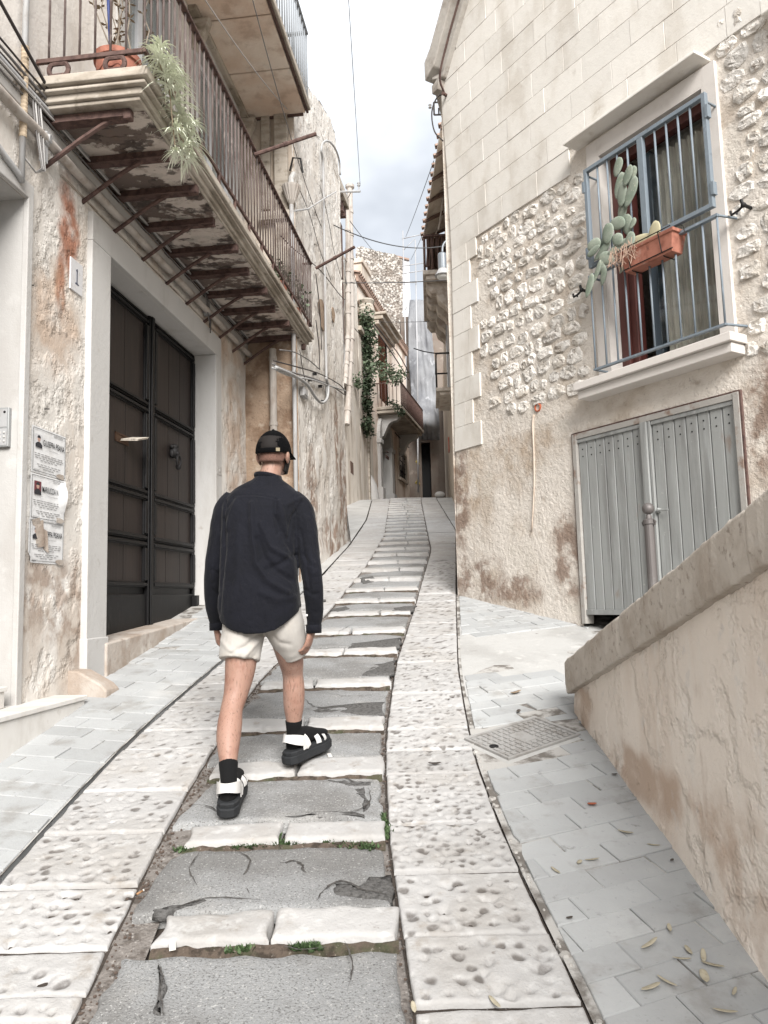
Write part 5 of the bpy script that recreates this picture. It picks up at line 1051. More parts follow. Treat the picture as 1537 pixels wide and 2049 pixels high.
# square iron frame bracket high on the corner
# ================================================================== stone house on the right
Bf = FrB(PB_, DB_)
if Bf.n.x > 0: Bf.n = -Bf.n
m_plB = mat('rough_stucco', ph(228, 220, 210, .62), .95, [
    (ph(200, 184, 166, .56), 2.2, .44, .68, .7), (ph(228, 220, 208, .56), 3.5, .54, .68, .7), (ph(164, 144, 126, .5), 8, .58, .76, .6), (ph(196, 172, 146, .5), 3, .35, .6, .7, 'n', [(tuple(Bf(1.2, 3.1)), (.6, .6, .3)), (tuple(Bf(.2, 2.9)), (.4, .4, .6))]),
    (ph(146, 118, 100, .48), 6, .36, .58, .8, 'n', [(tuple(Bf(.35, 1.85)), (.55, .6, .34)), (tuple(Bf(1.7, 2.05)), (.28, .28, .5)), (tuple(Bf(.95, 1.72)), (.5, .5, .2)), (tuple(Bf(3.75, 2.9)), (.25, .25, .6)), (tuple(Bf(.05, 2.75)), (.22, .22, .8))]),
    (ph(110, 92, 80, .45), 30, .6, .74, .5)], [(6, .016), (26, .014), (80, .004)])
m_mort = mat('lime_mortar', ph(216, 208, 197, .55), .95, [(ph(190, 178, 164, .52), 4, .45, .66, .7), (ph(150, 134, 118, .5), 14, .6, .75, .5)], [(30, .008), (90, .003)])
m_rub = mat('rubble_stone', ph(236, 231, 224, .64), .92, [(ph(206, 196, 182, .54), 7, .45, .64, .7), (ph(166, 148, 130, .5), 11, .56, .7, .75), (ph(120, 100, 84, .48), 22, .60, .72, .7)], [(22, .026), (60, .008)], rnd=.15)
m_ash = mat('sawn_limestone', ph(234, 230, 223, .62), .88, [(ph(214, 206, 194, .56), (3, 3, 1.5), .45, .68, .6), (ph(196, 184, 168, .54), 6, .6, .76, .5), (ph(240, 237, 230, .6), 9, .56, .7, .4)], [(12, .003), (70, .0015)], rnd=.045)
m_cop = mat('grey_cornice_stone', ph(206, 200, 192, .52), .92, [(ph(170, 160, 150, .5), 3, .45, .65, .8), (ph(120, 110, 102, .48), 9, .58, .74, .6)], [(20, .006)])
houseB = thing('stone_house', Bf(1.8, gz(7)), 'rubble and ashlar stone house with barred window above grey metal gates', 'house')
GU0, GU1, GZ0, GZ1 = 1.85, 3.53, 1.36, 3.14
WU0, WU1, WZ0, WZ1 = 2.36, 3.44, 3.55, 5.60
def topB(u): return float(np.interp(u, [-.2, .02, .55, 1.1, 3], [7.9, 8.05, 8.75, 9.4, 11.5]))
wbm = wall_panel(Bf, [0, 7], [.8, 11], [(GU0, GU1, .8, GZ1), (WU0, WU1, WZ0, WZ1)], .010, .14, top=topB, depth=5)
# bulging stucco foot near the corner is part of the same wall
wbm.build('wall', m_plB, houseB, smooth=True)
# street-side flank of the same house
SB = FrS((PB_[0], PB_[1]), (.22, .975))
if SB.n.x > 0: SB.n = -SB.n
wall_panel(SB, [.0, 5.5], [.8, 7.9], [], .01, .5, depth=3).build('side_wall', m_plB, houseB, smooth=True)
# --- rubble area: mortar bed and individual stones
def inr(u, z):
    if WU0 - .16 < u < WU1 + .14 and 3.33 < z < 5.76: return False
    if u < .5 + .14 * ((int(z / .52)) % 2): return False
    if u < 2.2: return 3.52 + .10 * hs(u * 2, 1, 1) - .12 * (u - 1.2) * (u < 1.2) < z < 5.58
    if u < WU1 + .14: return False
    return 3.05 - (.25 if u > 3.75 else -.35) < z < (6.02 - .2 * (u - 3.5)) and u < 5.4
ms = []
bm_ = MB(); 
for i in range(49):
    for j in range(40):
        u, z = .5 + i * .1, 2.75 + j * .085
        if False: bm_.quad(*[Bf(uu, zz, .012 + .006 * hs(uu * 5, zz * 5, 1)) for uu, zz in ((u, z), (u + .1, z), (u + .1, z + .085), (u, z + .085))])
z = 2.8; nst = 0
while z < 6.1:
    rh = random.uniform(.105, .165); u = .5 + random.uniform(0, .1)
    while u < 5.3:
        ln = random.uniform(.11, .27); cu3, cz3 = u + ln / 2, z + rh / 2 + random.uniform(-.022, .022) + .05 * hs(u * 1.6, z * .8, 4)
        if inr(cu3, cz3) and inr(cu3 - ln * .3, cz3) and inr(cu3 + ln * .3, cz3) and nst < 299:
            n_ = random.choice([7, 8, 9, 10]); a_, c_ = ln / 2 - .004, rh / 2 * random.uniform(.8, 1.12); sq = random.uniform(2.6, 4.5); ph0 = random.random(); ring = []
            for k in range(n_):
                t = 2 * math.pi * (k + ph0 + random.uniform(-.2, .2)) / n_; ct, st = math.cos(t), math.sin(t); rr = (abs(ct) ** sq + abs(st) ** sq) ** (-1 / sq) * random.uniform(.80, 1.05); ring.append((a_ * rr * ct, c_ * rr * st))
            pr_ = random.uniform(.003, .015); tlt = random.uniform(-.25, .25); R = []
            for s_, o_ in ((1.05, -.01), (1, .004), (.86, .006 + pr_ * .8), (.45, .006 + pr_)):
                R.append([Bf(cu3 + q[0] * s_ + random.uniform(-.008, .008) * (s_ < 1), cz3 + q[1] * s_ + random.uniform(-.007, .007) * (s_ < 1), o_ + (random.uniform(-.008, .008) if s_ < 1 else 0) + tlt * q[1] * .25 * (s_ < 1)) for q in ring])
            MB().rings(R).build('rubble_stone', m_rub, houseB, smooth=False); nst += 1
        u += ln + random.uniform(.002, .014)
    z += rh + random.uniform(.0, .010)
print('rubble', nst)
# --- ashlar blocks: corner quoins and the whole upper wall
na = 0
def block(u0, u1, z0, z1, o=.015):
    global na
    g = .0011; t = random.uniform(-.002, .002); b = MB()
    b.rings([[Bf(u, z, oo) for u, z in ((u0 + e, z0 + e), (u1 - e, z0 + e), (u1 - e, z1 - e), (u0 + e, z1 - e))] for e, oo in ((g, -.02), (g, o - .004 + t), (g + .0025, o + t))]); b.build('ashlar_block', m_ash, houseB); na += 1
H_ = .262; zz = 3.30; row = 0
while zz < 5.55:
    w_ = .36 if row % 2 else .50
    block(.004, w_ * .62 if row % 3 else w_, zz, zz + H_);
    if row % 3: block(w_ * .62, w_, zz, zz + H_)
    zz += H_; row += 1
bev = MB(); z0 = 5.60; row = 0
while z0 < 9.6:
    u = .004 - (.22 if row % 2 else 0)
    while u < 5.4:
        ln = random.choice([.44, .5, .56]); a_, c_ = max(u, .004), min(u + ln, 5.4); zb, zt = z0, z0 + H_; um = (a_ + c_) / 2
        u += ln
        if c_ - a_ < .06: continue
        if zt > topB(a_ ) - .02: continue
        if um > 2.14 and um < 3.50 and z0 < 5.77: 
            continue
        if um > 3.44 and zt < 6.02 - .12 * (um - 3.5): continue
        if um > 2.5 and um < 3.44 and z0 < 5.86: continue
        block(a_, c_, zb, zt)
    z0 += H_; row += 1
print('ashlar', na)
b = MB(); b.fbox(Bf, 2.1, 3.50, 5.785, 5.812, -.02, .19); tagp = b.build('drip_ledge', m_ash, houseB, bevel=.006)
# --- cornice climbing along the gable
c_lo = [Bf.px(*q, .14) for q in ((880, 163), (1000, 2))]; 
pts = [(-.10, 7.78), (-.10, 8.02), (.02, 8.12), (.56, 8.86), (1.2, 9.6), (1.2, 9.36), (.60, 8.60), (.08, 7.86)]
b = MB(); b.prism([Bf(u, z, -.1) for u, z in pts], Bf.n * .26); 
b.prism([Bf(u, z, -.1) for u, z in ((-.06, 7.72), (.1, 7.80), (.62, 8.52), (1.25, 9.28), (1.25, 9.20), (.66, 8.42), (.14, 7.72))], Bf.n * .18); b.prism([Bf(u, z, -.1) for u, z in ((-.06, 7.6), (-.06, 7.715), (.10, 7.715), (.06, 7.6))], Bf.n * .2)
b.build('raking_cornice', m_cop, houseB, bevel=.012)
b = MB(); b.fbox(SB, -.05, 5.5, 7.78, 8.02, -.1, .10); b.build('side_cornice', m_cop, houseB, bevel=.012)
MB().tube(cat([Bf(.12, 7.52, .05), Bf(.2, 7.66, .16), Bf(.4, 7.98, .17), Bf(.62, 8.28, .17), Bf(1.2, 9.02, .17)], 5), .012, 6).build('roof_cable', m_rust, houseB, smooth=True)
MB().tube(cat([Bf(.12, 7.52, .05), Bf(.03, 7.5, .1), Bf(-.06, 7.36, .12), Bf(-.09, 7.15, .08), Bf(-.02, 7.0, .02)], 5), .009, 6).build('roof_cable', m_cabledk, houseB, smooth=True)
b = MB(); b.tube([Bf(.1, 7.52, .0), Bf(.14, 7.5, .09)], .02, 6); b.build('cable_hook', m_rust, houseB)
fb = at(868, 205, 9.2); sq_ = thing('iron_frame_bracket', fb, 'small square iron bracket with insulators at the roof corner', 'bracket')
b = MB(); P = [fb + Vector((x, .0, z)) for x, z in ((.1, -.17), (-.0, -.17), (-.0, .0), (.1, .0))]
for i in range(3): b.tube([P[i], P[i + 1]], .012, 6)
b.tube([fb + Vector((.06, 0, -.17)), fb + Vector((.06, 0, -.08))], .01, 6); b.build('frame', m_cable, sq_)
MB().lathe(fb + Vector((-.05, 0, -.05)), [(.012, -.03), (.022, -.02), (.014, 0), (.022, .015), (.012, .03)], 10).build('insulator', m_jamb, sq_)
# crown moulding just in view at the top right edge
q = Bf.px(1537, 20, .1); b = MB(); b.fbox(Bf, q[0] - .05, q[0] + .8, q[1] - .02, q[1] + .1, 0, .12); b.fbox(Bf, q[0] - .0, q[0] + .8, q[1] - .25, q[1] - .02, 0, .06); b.build('wall_moulding', m_ash, houseB, bevel=.01)
# --- window: reveal, frame, curtain, glass, sill
b = MB(); b.fbox(Bf, WU0, WU0 + .012, WZ0, WZ1, -.34, .034); b.fbox(Bf, WU1 - .012, WU1, WZ0, WZ1, -.34, .034); b.fbox(Bf, WU0 + .012, WU1 - .012, WZ1 - .012, WZ1, -.34, .034); b.fbox(Bf, WU0 - .13, WU0 - .001, WZ0, 5.75, -.02, .034); b.fbox(Bf, WU1 + .001, WU1 + .11, WZ0, 5.75, -.02, .034); b.fbox(Bf, WU0, WU1, WZ1 + .001, 5.75, -.02, .034)
m_sawn = mat('sawn_pale_jamb', ph(228, 222, 216, .58), .85, [(ph(210, 202, 194, .56), 5, .5, .7, .5)], [(120, .0015)])
window = b.build('window', m_sawn, houseB)
sl = MB(); sl.fbox(Bf, 2.09, 3.60, 3.40, 3.475, -.02, .165); sl.fbox(Bf, 2.07, 3.62, 3.477, 3.545, -.34, .20); sl.build('window_sill', m_sawn, window, bevel=.006)
m_mahog = mat('mahogany_frame', ph(112, 62, 56, .40), .45, [(ph(84, 46, 42, .4), (30, 30, 3), .45, .65, .6)], spec=.5)
b = MB(); fo0, fo1 = -.20, -.11
for q in ((WU0 + .012, WU0 + .10, WZ0, WZ1 - .012), (WU1 - .07, WU1 - .012, WZ0, WZ1 - .012), (WU0 + .10, WU1 - .07, WZ1 - .09, WZ1 - .012), (WU0 + .10, WU1 - .07, WZ0, WZ0 + .075)): b.fbox(Bf, *q, fo0, fo1)
b.fbox(Bf, WU0 + .10, WU0 + .17, WZ0 + .075, WZ1 - .09, -.26, -.15); fr_ = b.build('wooden_frame', m_mahog, window, bevel=.008)
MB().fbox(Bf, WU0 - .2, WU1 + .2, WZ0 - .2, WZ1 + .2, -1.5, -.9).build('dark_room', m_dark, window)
m_curt = mat('beige_curtain', ph(226, 214, 200, .85), .95, [(ph(168, 154, 140, .48), (40, 40, 3), .45, .65, .4)], [(200, .0006)])
b = MB(); R = []
for j in range(3):
    z_ = WZ0 + .05 + (WZ1 - WZ0 - .2) * j / 2; R.append([Bf(WU0 + .42 + (WU1 - WU0 - .44) * i / 70, z_, -.235 + .022 * math.sin(i * .9 + .5 * math.sin(i * .21)) + .012 * hs(i * .3, j, 1)) for i in range(71)])
b.grid(R); cu4 = b.build('curtain', m_curt, window, smooth=True)
b = MB(); R = [[Bf(WU0 + .36 + .3 * i / 12, z_, -.30 + .004 * i) for i in range(13)] for z_ in (WZ0 + .05, WZ1 - .2)]
m_bluesash = mat('blue_grey_inner_frame', ph(96, 110, 122, .4), .5); b = MB(); b.fbox(Bf, WU0 + .30, WU0 + .38, WZ0 + .075, WZ1 - .09, -.27, -.20); b.build('inner_sash', m_bluesash, window, bevel=.005)
m_glassd = mat('window_pane_glass', (.9, .95, .95), .02, spec=.7, trans=1.0)
MB().fbox(Bf, WU0 + .38, WU1 - .07, WZ0 + .075, WZ1 - .09, -.186, -.182).build('pane', m_glassd, window)
# --- blue grilles
m_blue = mat('blue_grey_grille_paint', ph(146, 158, 168, .45), .5, [(ph(170, 184, 196, .5), (30, 30, 10), .56, .7, .5), (ph(110, 122, 134, .42), 14, .58, .72, .5)], spec=.4)
GO = .17; a0 = Bf.px(1168, 345, GO); a1 = Bf.px(1412, 182, GO); m0 = Bf.px(1195, 545, GO); l0 = Bf.px(1197, 750, GO); l1 = Bf.px(1458, 662, GO); mm_ = Bf.px(1182, 575, GO)
gu0, gu1 = a0[0] + .01, a1[0]; gzt = (a0[1] + a1[1]) / 2; gzm = 4.52; gzl = 3.60
fw = .035
ug = MB()
for q in ((gu0, gu0 + fw, gzm, gzt), (gu1 - fw, gu1, gzm, gzt), (gu0 + fw, gu1 - fw, gzt - fw, gzt), (gu0 + fw, gu1 - fw, gzm, gzm + fw), ((gu0 + gu1) / 2 - .028, (gu0 + gu1) / 2 + .028, gzm + fw, gzt - fw)): ug.fbox(Bf, *q, GO - .02, GO + .02)
ugo = ug.build('upper_grille', m_blue, houseB, bevel=.003)
gb_ = MB().tube([(0, 0, 0), (0, 0, gzt - gzm - 2 * fw)], .0095, 6).mesh('bar', True)
for h0, h1 in ((gu0 + fw, (gu0 + gu1) / 2 - .028), ((gu0 + gu1) / 2 + .028, gu1 - fw)):
    for k in range(1, 5): inst('bar', gb_, m_blue, Bf(h0 + (h1 - h0) * k / 5, gzm + fw, GO), ugo)
b = MB()
for u in (gu0 + .02, gu1 - .02):
    for z_ in (gzt - .06,): b.tube([Bf(u, z_, GO), Bf(u, z_, -.02)], .010, 6)
b.build('wall_stay', m_blue, ugo)
for z_ in (gzm + .14, gzt - .16):
    for u in (gu0 - .006, gu1 + .006): MB().fbox(Bf, u - .012, u + .012, z_ - .05, z_ + .05, GO - .02, GO + .026).build('hinge', m_blue, ugo)
lg = MB(); lgo0, lgo1 = gu0 - .005, gu1 + .03; LO = GO + .01
lb_ = MB(); lb_.fbox(Bf, lgo0, lgo1, gzl - .0, gzl + .016, LO - .018, LO + .018); lg.fbox(Bf, lgo0, lgo1, 4.43, 4.452, LO - .018, LO + .018)
for u in (lgo0 + .006, lgo1 - .006):
    for z_, q_ in ((4.44, lg), (gzl + .008, lb_)): q_.tube([Bf(u, z_, LO), Bf(u + (.05 if u > 3 else .0), z_, -.02)], .011, 6)
lgo = lg.build('lower_grille', m_blue, houseB); lb_.build('bottom_rail', m_blue, lgo)
gl_ = MB().tube([(0, 0, 0), (0, 0, 4.44 - gzl)], .009, 6).mesh('bar', True)
for k in range(11): inst('bar', gl_, m_blue, Bf(lgo0 + .012 + (lgo1 - lgo0 - .024) * k / 10, gzl, LO), lgo)
# --- shutter stays
for (x, y, lab) in ((1160, 587, 'small black iron shutter stay left of the barred window'), (1480, 420, 'small black iron shutter stay right of the barred window')):
    u, z_ = Bf.px(x, y, .08); b = MB(); c = Bf(u, z_, .08)
    b.tube([Bf(u + .045, z_ + .012, -.0), Bf(u + .045, z_ + .012, .10)], .013, 7); b.tube([Bf(u + .05, z_ + .01, .1), Bf(u, z_ - .012, .1), Bf(u - .055, z_ - .02, .1), Bf(u - .06, z_ + .012, .1)], .010, 6); b.tube([Bf(u + .04, z_ + .01, .1), Bf(u + .03, z_ + .06, .1)], .013, 6); b.ball(Bf(u + .045, z_ + .012, .10), .02); b.tube([Bf(u - .01, z_ - .01, .1), Bf(u - .012, z_ - .035, .1)], .008, 5)
    tag(b.build('shutter_stay', m_iron), lab, 'iron hook', 'iron shutter stays beside the window')
# --- clay pipe end with the pale run below it
u, z_ = Bf.px(1076, 815, .01); m_clay = mat('clay_pipe', ph(206, 116, 84, .5), .8, [(ph(160, 80, 60, .45), 12, .5, .7, .5)])
b = MB(); b.lathe(Bf(u, z_, -.14), [(.043, 0), (.043, .155), (.033, .157), (.032, .02), (.001, .015)], 20, Bf.n); cp = b.build('clay_pipe', m_clay, houseB, smooth=False)
q = [Bf.px(*p, .0) for p in ((1070, 830), (1068, 850), (1070, 900), (1071, 960), (1069, 1010), (1066, 1060))]
MB().tube([Bf(uu, zz_, .012) for uu, zz_ in cat(q, 4)], [.012 - .0003 * i for i in range(21)], 7).build('lime_run', mat('lime_crust', ph(226, 210, 194, .56), .95, [(ph(200, 178, 158, .5), (14, 14, 4), .5, .65, .7)], [(50, .003)]), cp, smooth=True)
# --- corrugated gates
m_zinc = mat('weathered_zinc', ph(178, 180, 178, .48), .55, [(ph(150, 150, 148, .44), (8, 8, .8), .44, .66, .7), (ph(196, 199, 198, .46), (20, 20, 1.5), .55, .7, .6), (ph(214, 214, 210, .55), 16, .68, .74, .6), (ph(150, 120, 100, .45), (6, 6, 3), .64, .78, .5)], [(40, .001)], metal=.1, spec=.4, rnd=.05)
m_zfr = mat('painted_gate_frame', ph(186, 182, 176, .5), .7, [(ph(150, 120, 102, .45), 7, .52, .68, .8), (ph(206, 204, 200, .52), 12, .55, .7, .5)], [(40, .002)])
UM = Bf.px(1290, 850, 0)[0]
gate = MB().fbox(Bf, GU0, GU0 + .05, 1.42, GZ1, -.08, .025).fbox(Bf, GU1 - .05, GU1, 1.3, GZ1, -.08, .025).fbox(Bf, GU0 + .05, GU1 - .05, GZ1 - .05, GZ1, -.08, .02).build('gate', m_zfr, houseB, bevel=.004)
MB().fbox(Bf, GU0, GU1, .9, GZ1, -.5, -.4).build('dark_inside', m_dark, gate)
MB().fbox(Bf, UM - .03, UM + .035, 1.46, GZ1 - .05, -.04, .034).fbox(Bf, UM + .04, UM + .065, 1.46, GZ1 - .05, -.04, .018).build('meeting_stile', m_zinc, gate, bevel=.004)
for q in ((GU0 + .05, UM - .032, 1.50, 1.545), (UM + .07, GU1 - .05, 1.5, 1.545), (GU0 + .05, UM - .032, GZ1 - .085, GZ1 - .052), (UM + .07, GU1 - .05, GZ1 - .085, GZ1 - .052)): MB().fbox(Bf, *q, -.04, .012).build('gate_rail', m_zinc, gate, bevel=.003)
def zleaf(u0, u1, n):
    for k in range(n):
        a_ = u0 + (u1 - u0) * k / n; w_ = (u1 - u0) / n
        P = [(a_ + .0005, -.02), (a_ + .008, -.002), (a_ + w_ - .008, -.002), (a_ + w_ - .0005, -.02)]
        st = MB().grid([[Bf(u, z_, o) for u, o in P] for z_ in (1.546, GZ1 - .086)]).build('panel_strip', m_zinc, gate)
        for z_ in (GZ1 - .15, GZ1 - .215): MB().prism([Bf(a_ + w_ / 2 + .007 * math.cos(t), z_ + .007 * math.sin(t) + .0, -.0012) for t in [2 * math.pi * i / 10 for i in range(10)]], Bf.n * .0012).build('air_hole', m_dark, gate)
zleaf(GU0 + .052, UM - .032, 7); zleaf(UM + .068, GU1 - .052, 7)
hu_, hz_ = Bf.px(1325, 1020, .02); b = MB(); b.tube([Bf(hu_ - .05, hz_, .03), Bf(hu_ + .07, hz_ - .006, .035)], .007, 6); b.lathe(Bf(hu_ - .04, hz_, .0), [(.02, 0), (.02, .02), (.012, .03)], 12, Bf.n); b.build('gate_handle', m_zinc, gate)
# rust-red edge at the right of the frame
MB().fbox(Bf, GU1 + .001, GU1 + .016, 1.3, GZ1 + .01, -.01, .02).fbox(Bf, GU0 - .012, GU0 - .001, 1.42, GZ1 + .01, -.01, .016).fbox(Bf, GU0, GU1, GZ1 + .001, GZ1 + .014, -.01, .014).build('frame_edge', m_rust, gate)
# --- bollard in front of the gates
m_boll = mat('bollard_iron', ph(128, 122, 120, .42), .55, [(ph(150, 146, 144, .45), 9, .5, .7, .5)], metal=.3, spec=.5)
bo_u, bo_z = Bf.px(1297, 1018, .45); bp = Bf(bo_u, 0, .45); bp.z = gz(bp.y) - .02; bt_ = bo_z
bol = thing('bollard', bp, 'dark grey iron bollard with ball top in front of the metal gates', 'bollard')
MB().lathe((bp.x, bp.y, bp.z), [(.037, 0), (.037, bt_ - bp.z - .125), (.034, bt_ - bp.z - .12)], 16).build('post', m_boll, bol, smooth=False)
hh = bt_ - bp.z
MB().lathe((bp.x, bp.y, bp.z), [(.037, hh - .12), (.043, hh - .115), (.043, hh - .085), (.034, hh - .08), (.024, hh - .075), (.02, hh - .045)], 16).build('collar', m_boll, bol)
MB().ball((bp.x, bp.y, bt_), .045, n=18, m=12).build('ball_top', m_boll, bol, smooth=True)
c = Vector((bp.x, bp.y, bt_ - .10))
for s_ in (-1, 1): MB().tube([c + Bf.d * s_ * .040 + Vector((0, 0, .02)), c + Bf.d * s_ * .062 + Vector((0, 0, .0)), c + Bf.d * s_ * .054 - Vector((0, 0, .025)), c + Bf.d * s_ * .038 - Vector((0, 0, .02))], .006, 6).build('chain_eye', m_boll, bol)
# --- ramp wall with heavy coping
m_rampw = mat('stained_ochre_plaster', ph(240, 230, 219, .70), .93, [(ph(222, 204, 188, .66), (2, 2, .5), .44, .68, .7), (ph(240, 234, 226, .68), (3, 3, .8), .53, .68, .8), (ph(186, 162, 144, .56), (6, 6, 2), .59, .76, .55), (ph(200, 172, 150, .6), 3, .38, .6, .75, 'n', [((1.15, 4.7, 1.0), (.3, .35, .25)), ((1.15, 2.7, .75), (.3, .6, .3)), ((1.15, 3.6, .85), (.3, 1.2, .14)), ((1.15, 2.2, 1.1), (.3, .3, .6))]), (ph(236, 230, 224, .58), 9, .6, .7, .5)], [(3, .016, 'n', .44, .58), (14, .006), (60, .003)])
m_rampc = mat('grey_coping_stone', ph(212, 203, 192, .6), .93, [(ph(190, 177, 163, .56), 4, .44, .66, .8), (ph(160, 146, 134, .5), 30, .55, .7, .7), (ph(220, 212, 202, .54), 12, .57, .7, .6)], [(60, .005), (14, .006)])
RWx = 1.15; rz = lambda y: 1.285 + (4.9 - y) * .262
ramp = thing('ramp_wall', (RWx + .2, 3.5, gz(3.5)), 'rising plastered parapet wall with thick grey coping at lower right', 'wall')
b = MB(); R = []; Yr_ = np.linspace(4.84, -1.5, 60)
for y in Yr_:
    n_ = 14; zb_, zt_ = gz(y) - .3, rz(y) - .20; R.append([Vector((RWx + .012 * hs(y * 2, k * .3, 1) + .006 * hs(y * 7, k, 5) + (.03 * max(0, 1 - (zb_ + (zt_ - zb_) * k / n_ - gz(y)) / .12) * -.4), y, zb_ + (zt_ - zb_) * k / n_)) for k in range(n_ + 1)])
b.grid(R); b.quad(*[Vector(v) for v in ((RWx, 4.84, .6), (RWx + .42, 4.84, .6), (RWx + .42, 4.84, rz(4.84) - .2), (RWx, 4.84, rz(4.84) - .2))]); b.quad(*[Vector(v) for v in ((RWx + .42, 4.84, .6), (RWx + .42, -1.5, -.6), (RWx + .42, -1.5, rz(-1.5) - .2), (RWx + .42, 4.84, rz(4.84) - .2))])
b.build('wall', m_rampw, ramp, smooth=True)
ys3 = [4.905, 3.72, 2.35, 1.0, -1.6]
for k in range(4):
    y0, y1 = ys3[k] - (.002 if k else 0), ys3[k + 1]; R = []
    m_n = 44; prf = [(-.045, -.212), (-.052, -.15), (-.05, -.02), (-.035, -.004), (.22, .008), (.44, .0), (.45, -.2)]
    for i in range(m_n + 1):
        y = y0 + (y1 - y0) * i / m_n; e_ = -.006 * (i in (0, m_n)); R.append([Vector((RWx + q[0] - e_ * (j < 4) + .010 * hs(y * 8, j, 2) + .005 * hs(y * 26, j * 3, 4), y, rz(y) + q[1] + e_ * (2 < j < 6) + .008 * hs(y * 7, j, 7) + .006 * hs(y * 24, j * 2, 9))) for j, q in enumerate(prf)])
    MB().rings(R).build('coping_stone', m_rampc, ramp, bevel=.006)
# --- planter with prickly pear
PO = .30; tq = [Bf.px(*p, PO) for p in ((1235, 540), (1348, 488), (1343, 535), (1250, 572))]
pu0, pu1 = Bf.px(1238, 560, PO)[0], Bf.px(1346, 510, PO)[0]; pzt = 4.47; pzb = 4.295
plt = thing('planter', Bf((pu0 + pu1) / 2, pzb, PO - .08), 'long terracotta planter hung on the barred window by black wire', 'planter')
def trough(z, e): return [Bf(u, z, o) for u, o in ((pu0 + e, PO - .02 - e * .6), (pu1 - e, PO - .02 - e * .6), (pu1 - e, PO - .19 + e * .6), (pu0 + e, PO - .19 + e * .6))]
b = MB(); b.rings([trough(pzb, .035), trough(pzt - .03, .006), trough(pzt - .03, -.008), trough(pzt, -.008), trough(pzt, .012), trough(pzt - .03, .02)]); b.build('trough', m_terra, plt, bevel=.006)
m_soil = mat('dry_soil', ph(110, 92, 80, .4), 1, bumps=[(60, .01)]); MB().grid([trough(pzt - .02, .013)[:2], trough(pzt - .02, .013)[:1:-1]]).build('soil', m_soil, plt)
b = MB()
for u in (pu0 + .10, pu1 - .12): b.tube([Bf(u, pzt + .01, GO), Bf(u, pzt + .005, PO + .002), Bf(u, pzb + .03, PO - .03), Bf(u, pzb - .008, PO - .06), Bf(u, pzb - .008, PO - .18)], .0045, 5)
b.tube([Bf(pu0 + .03, pzb + .02, PO - .035), Bf(pu1 - .02, pzb + .02, PO - .035)], .0045, 5); b.tube([Bf(pu0, pzt + .004, PO + .004), Bf(pu1, pzt + .004, PO + .004)], .0045, 5)
b.tube([Bf(pu1 + .02, pzt + .02, GO + .03), Bf(pu1 + .05, pzt - .0, GO + .05), Bf(pu1 + .06, pzt - .05, GO + .05)], .0045, 5); b.build('wire_holder', m_iron, plt)
m_cact = mat('prickly_pear_green', ph(172, 182, 166, .42), .65, [(ph(136, 154, 134, .42), 9, .45, .65, .6), (ph(196, 200, 178, .5), 14, .58, .72, .6), (ph(90, 84, 70, .4), 60, .66, .74, .7), (ph(226, 220, 196, .6), 46, .16, .06, .8, 'v')], [(60, .001)], rnd=.10, spec=.35)
m_cacty = mat('yellowed_pad', ph(206, 198, 164, .5), .7, [(ph(170, 160, 128, .45), 12, .5, .7, .6)])
cact = thing('prickly_pear', Bf(pu0 + .2, pzt, PO - .1), 'pale green prickly pear cactus sprawling from the terracotta planter', 'cactus')
pads = [(1237, 335, 34, 20, 80, 0), (1241, 372, 46, 24, 78, 0), (1256, 352, 34, 20, 70, .03), (1264, 352, 30, 22, 62, .0), (1254, 364, 22, 14, 120, 0), (1263, 385, 50, 24, 64, .02), (1245, 390, 46, 20, 86, .02), (1246, 422, 40, 20, 88, 0), (1238, 447, 42, 20, 130, .03), (1256, 450, 46, 20, 100, .0), (1267, 447, 18, 12, 60, .02), (1217, 468, 42, 24, 95, .04), (1209, 486, 26, 20, 60, .0), (1190, 490, 36, 22, 140, .05), (1189, 502, 30, 16, 170, .07), (1207, 501, 40, 20, 15, .03), (1215, 517, 48, 20, 130, .05), (1237, 480, 34, 18, 120, .06), (1237, 495, 46, 20, 172, .05), (1260, 486, 38, 22, 80, .07), (1280, 500, 46, 20, 175, .06), (1284, 480, 62, 18, 148, .03), (1309, 470, 46, 24, 80, .05), (1206, 535, 36, 13, 95, .05), (1195, 545, 40, 12, 60, .06), (1208, 552, 36, 14, 80, .06), (1180, 572, 42, 18, 70, .07), (1255, 522, 40, 16, 40, .04)]
for k, (x, y, l_, w_, an, do) in enumerate(pads):
    o_ = PO - .12 + do; d_ = 8.0; u, z_ = Bf.px(x, y, o_); sc_ = 1 / 225.0
    # pads: flattened ovals turned at random to the wall
    a_ = math.radians(an); cx, cy_ = math.cos(a_), math.sin(a_)
    Lx = Bf.d * (cx * l_ * sc_ / 2 / .87) + Vector((0, 0, cy_ * l_ * sc_ / 2 + cx * l_ * sc_ / 2 * .35)) ; Wv = Bf.d * (-cy_ * w_ * sc_ / 2 / .87) + Vector((0, 0, cx * w_ * sc_ / 2 - cy_ * w_ * sc_ / 2 * .35)); Nv = (Bf.n + Bf.d * random.uniform(-.5, .5)).normalized() * .011
    c = Bf(u, z_, o_); b = MB(); R = []
    for i in range(9):
        t = -1 + 2 * i / 8; t = max(min(t, .985), -.985); rr = math.sqrt(1 - t * t) * (1.05 - .25 * (t < 0) * (-t)); bend = Nv * (.8 * t * t)
        R.append([c + Lx * t + (Wv * math.cos(q) + Nv * math.sin(q)) * rr + bend for q in [2 * math.pi * j / 12 for j in range(12)]])
    b.rings(R).build('cactus_pad', m_cacty if k in (22, 21) else m_cact, cact, smooth=True)
b = MB()
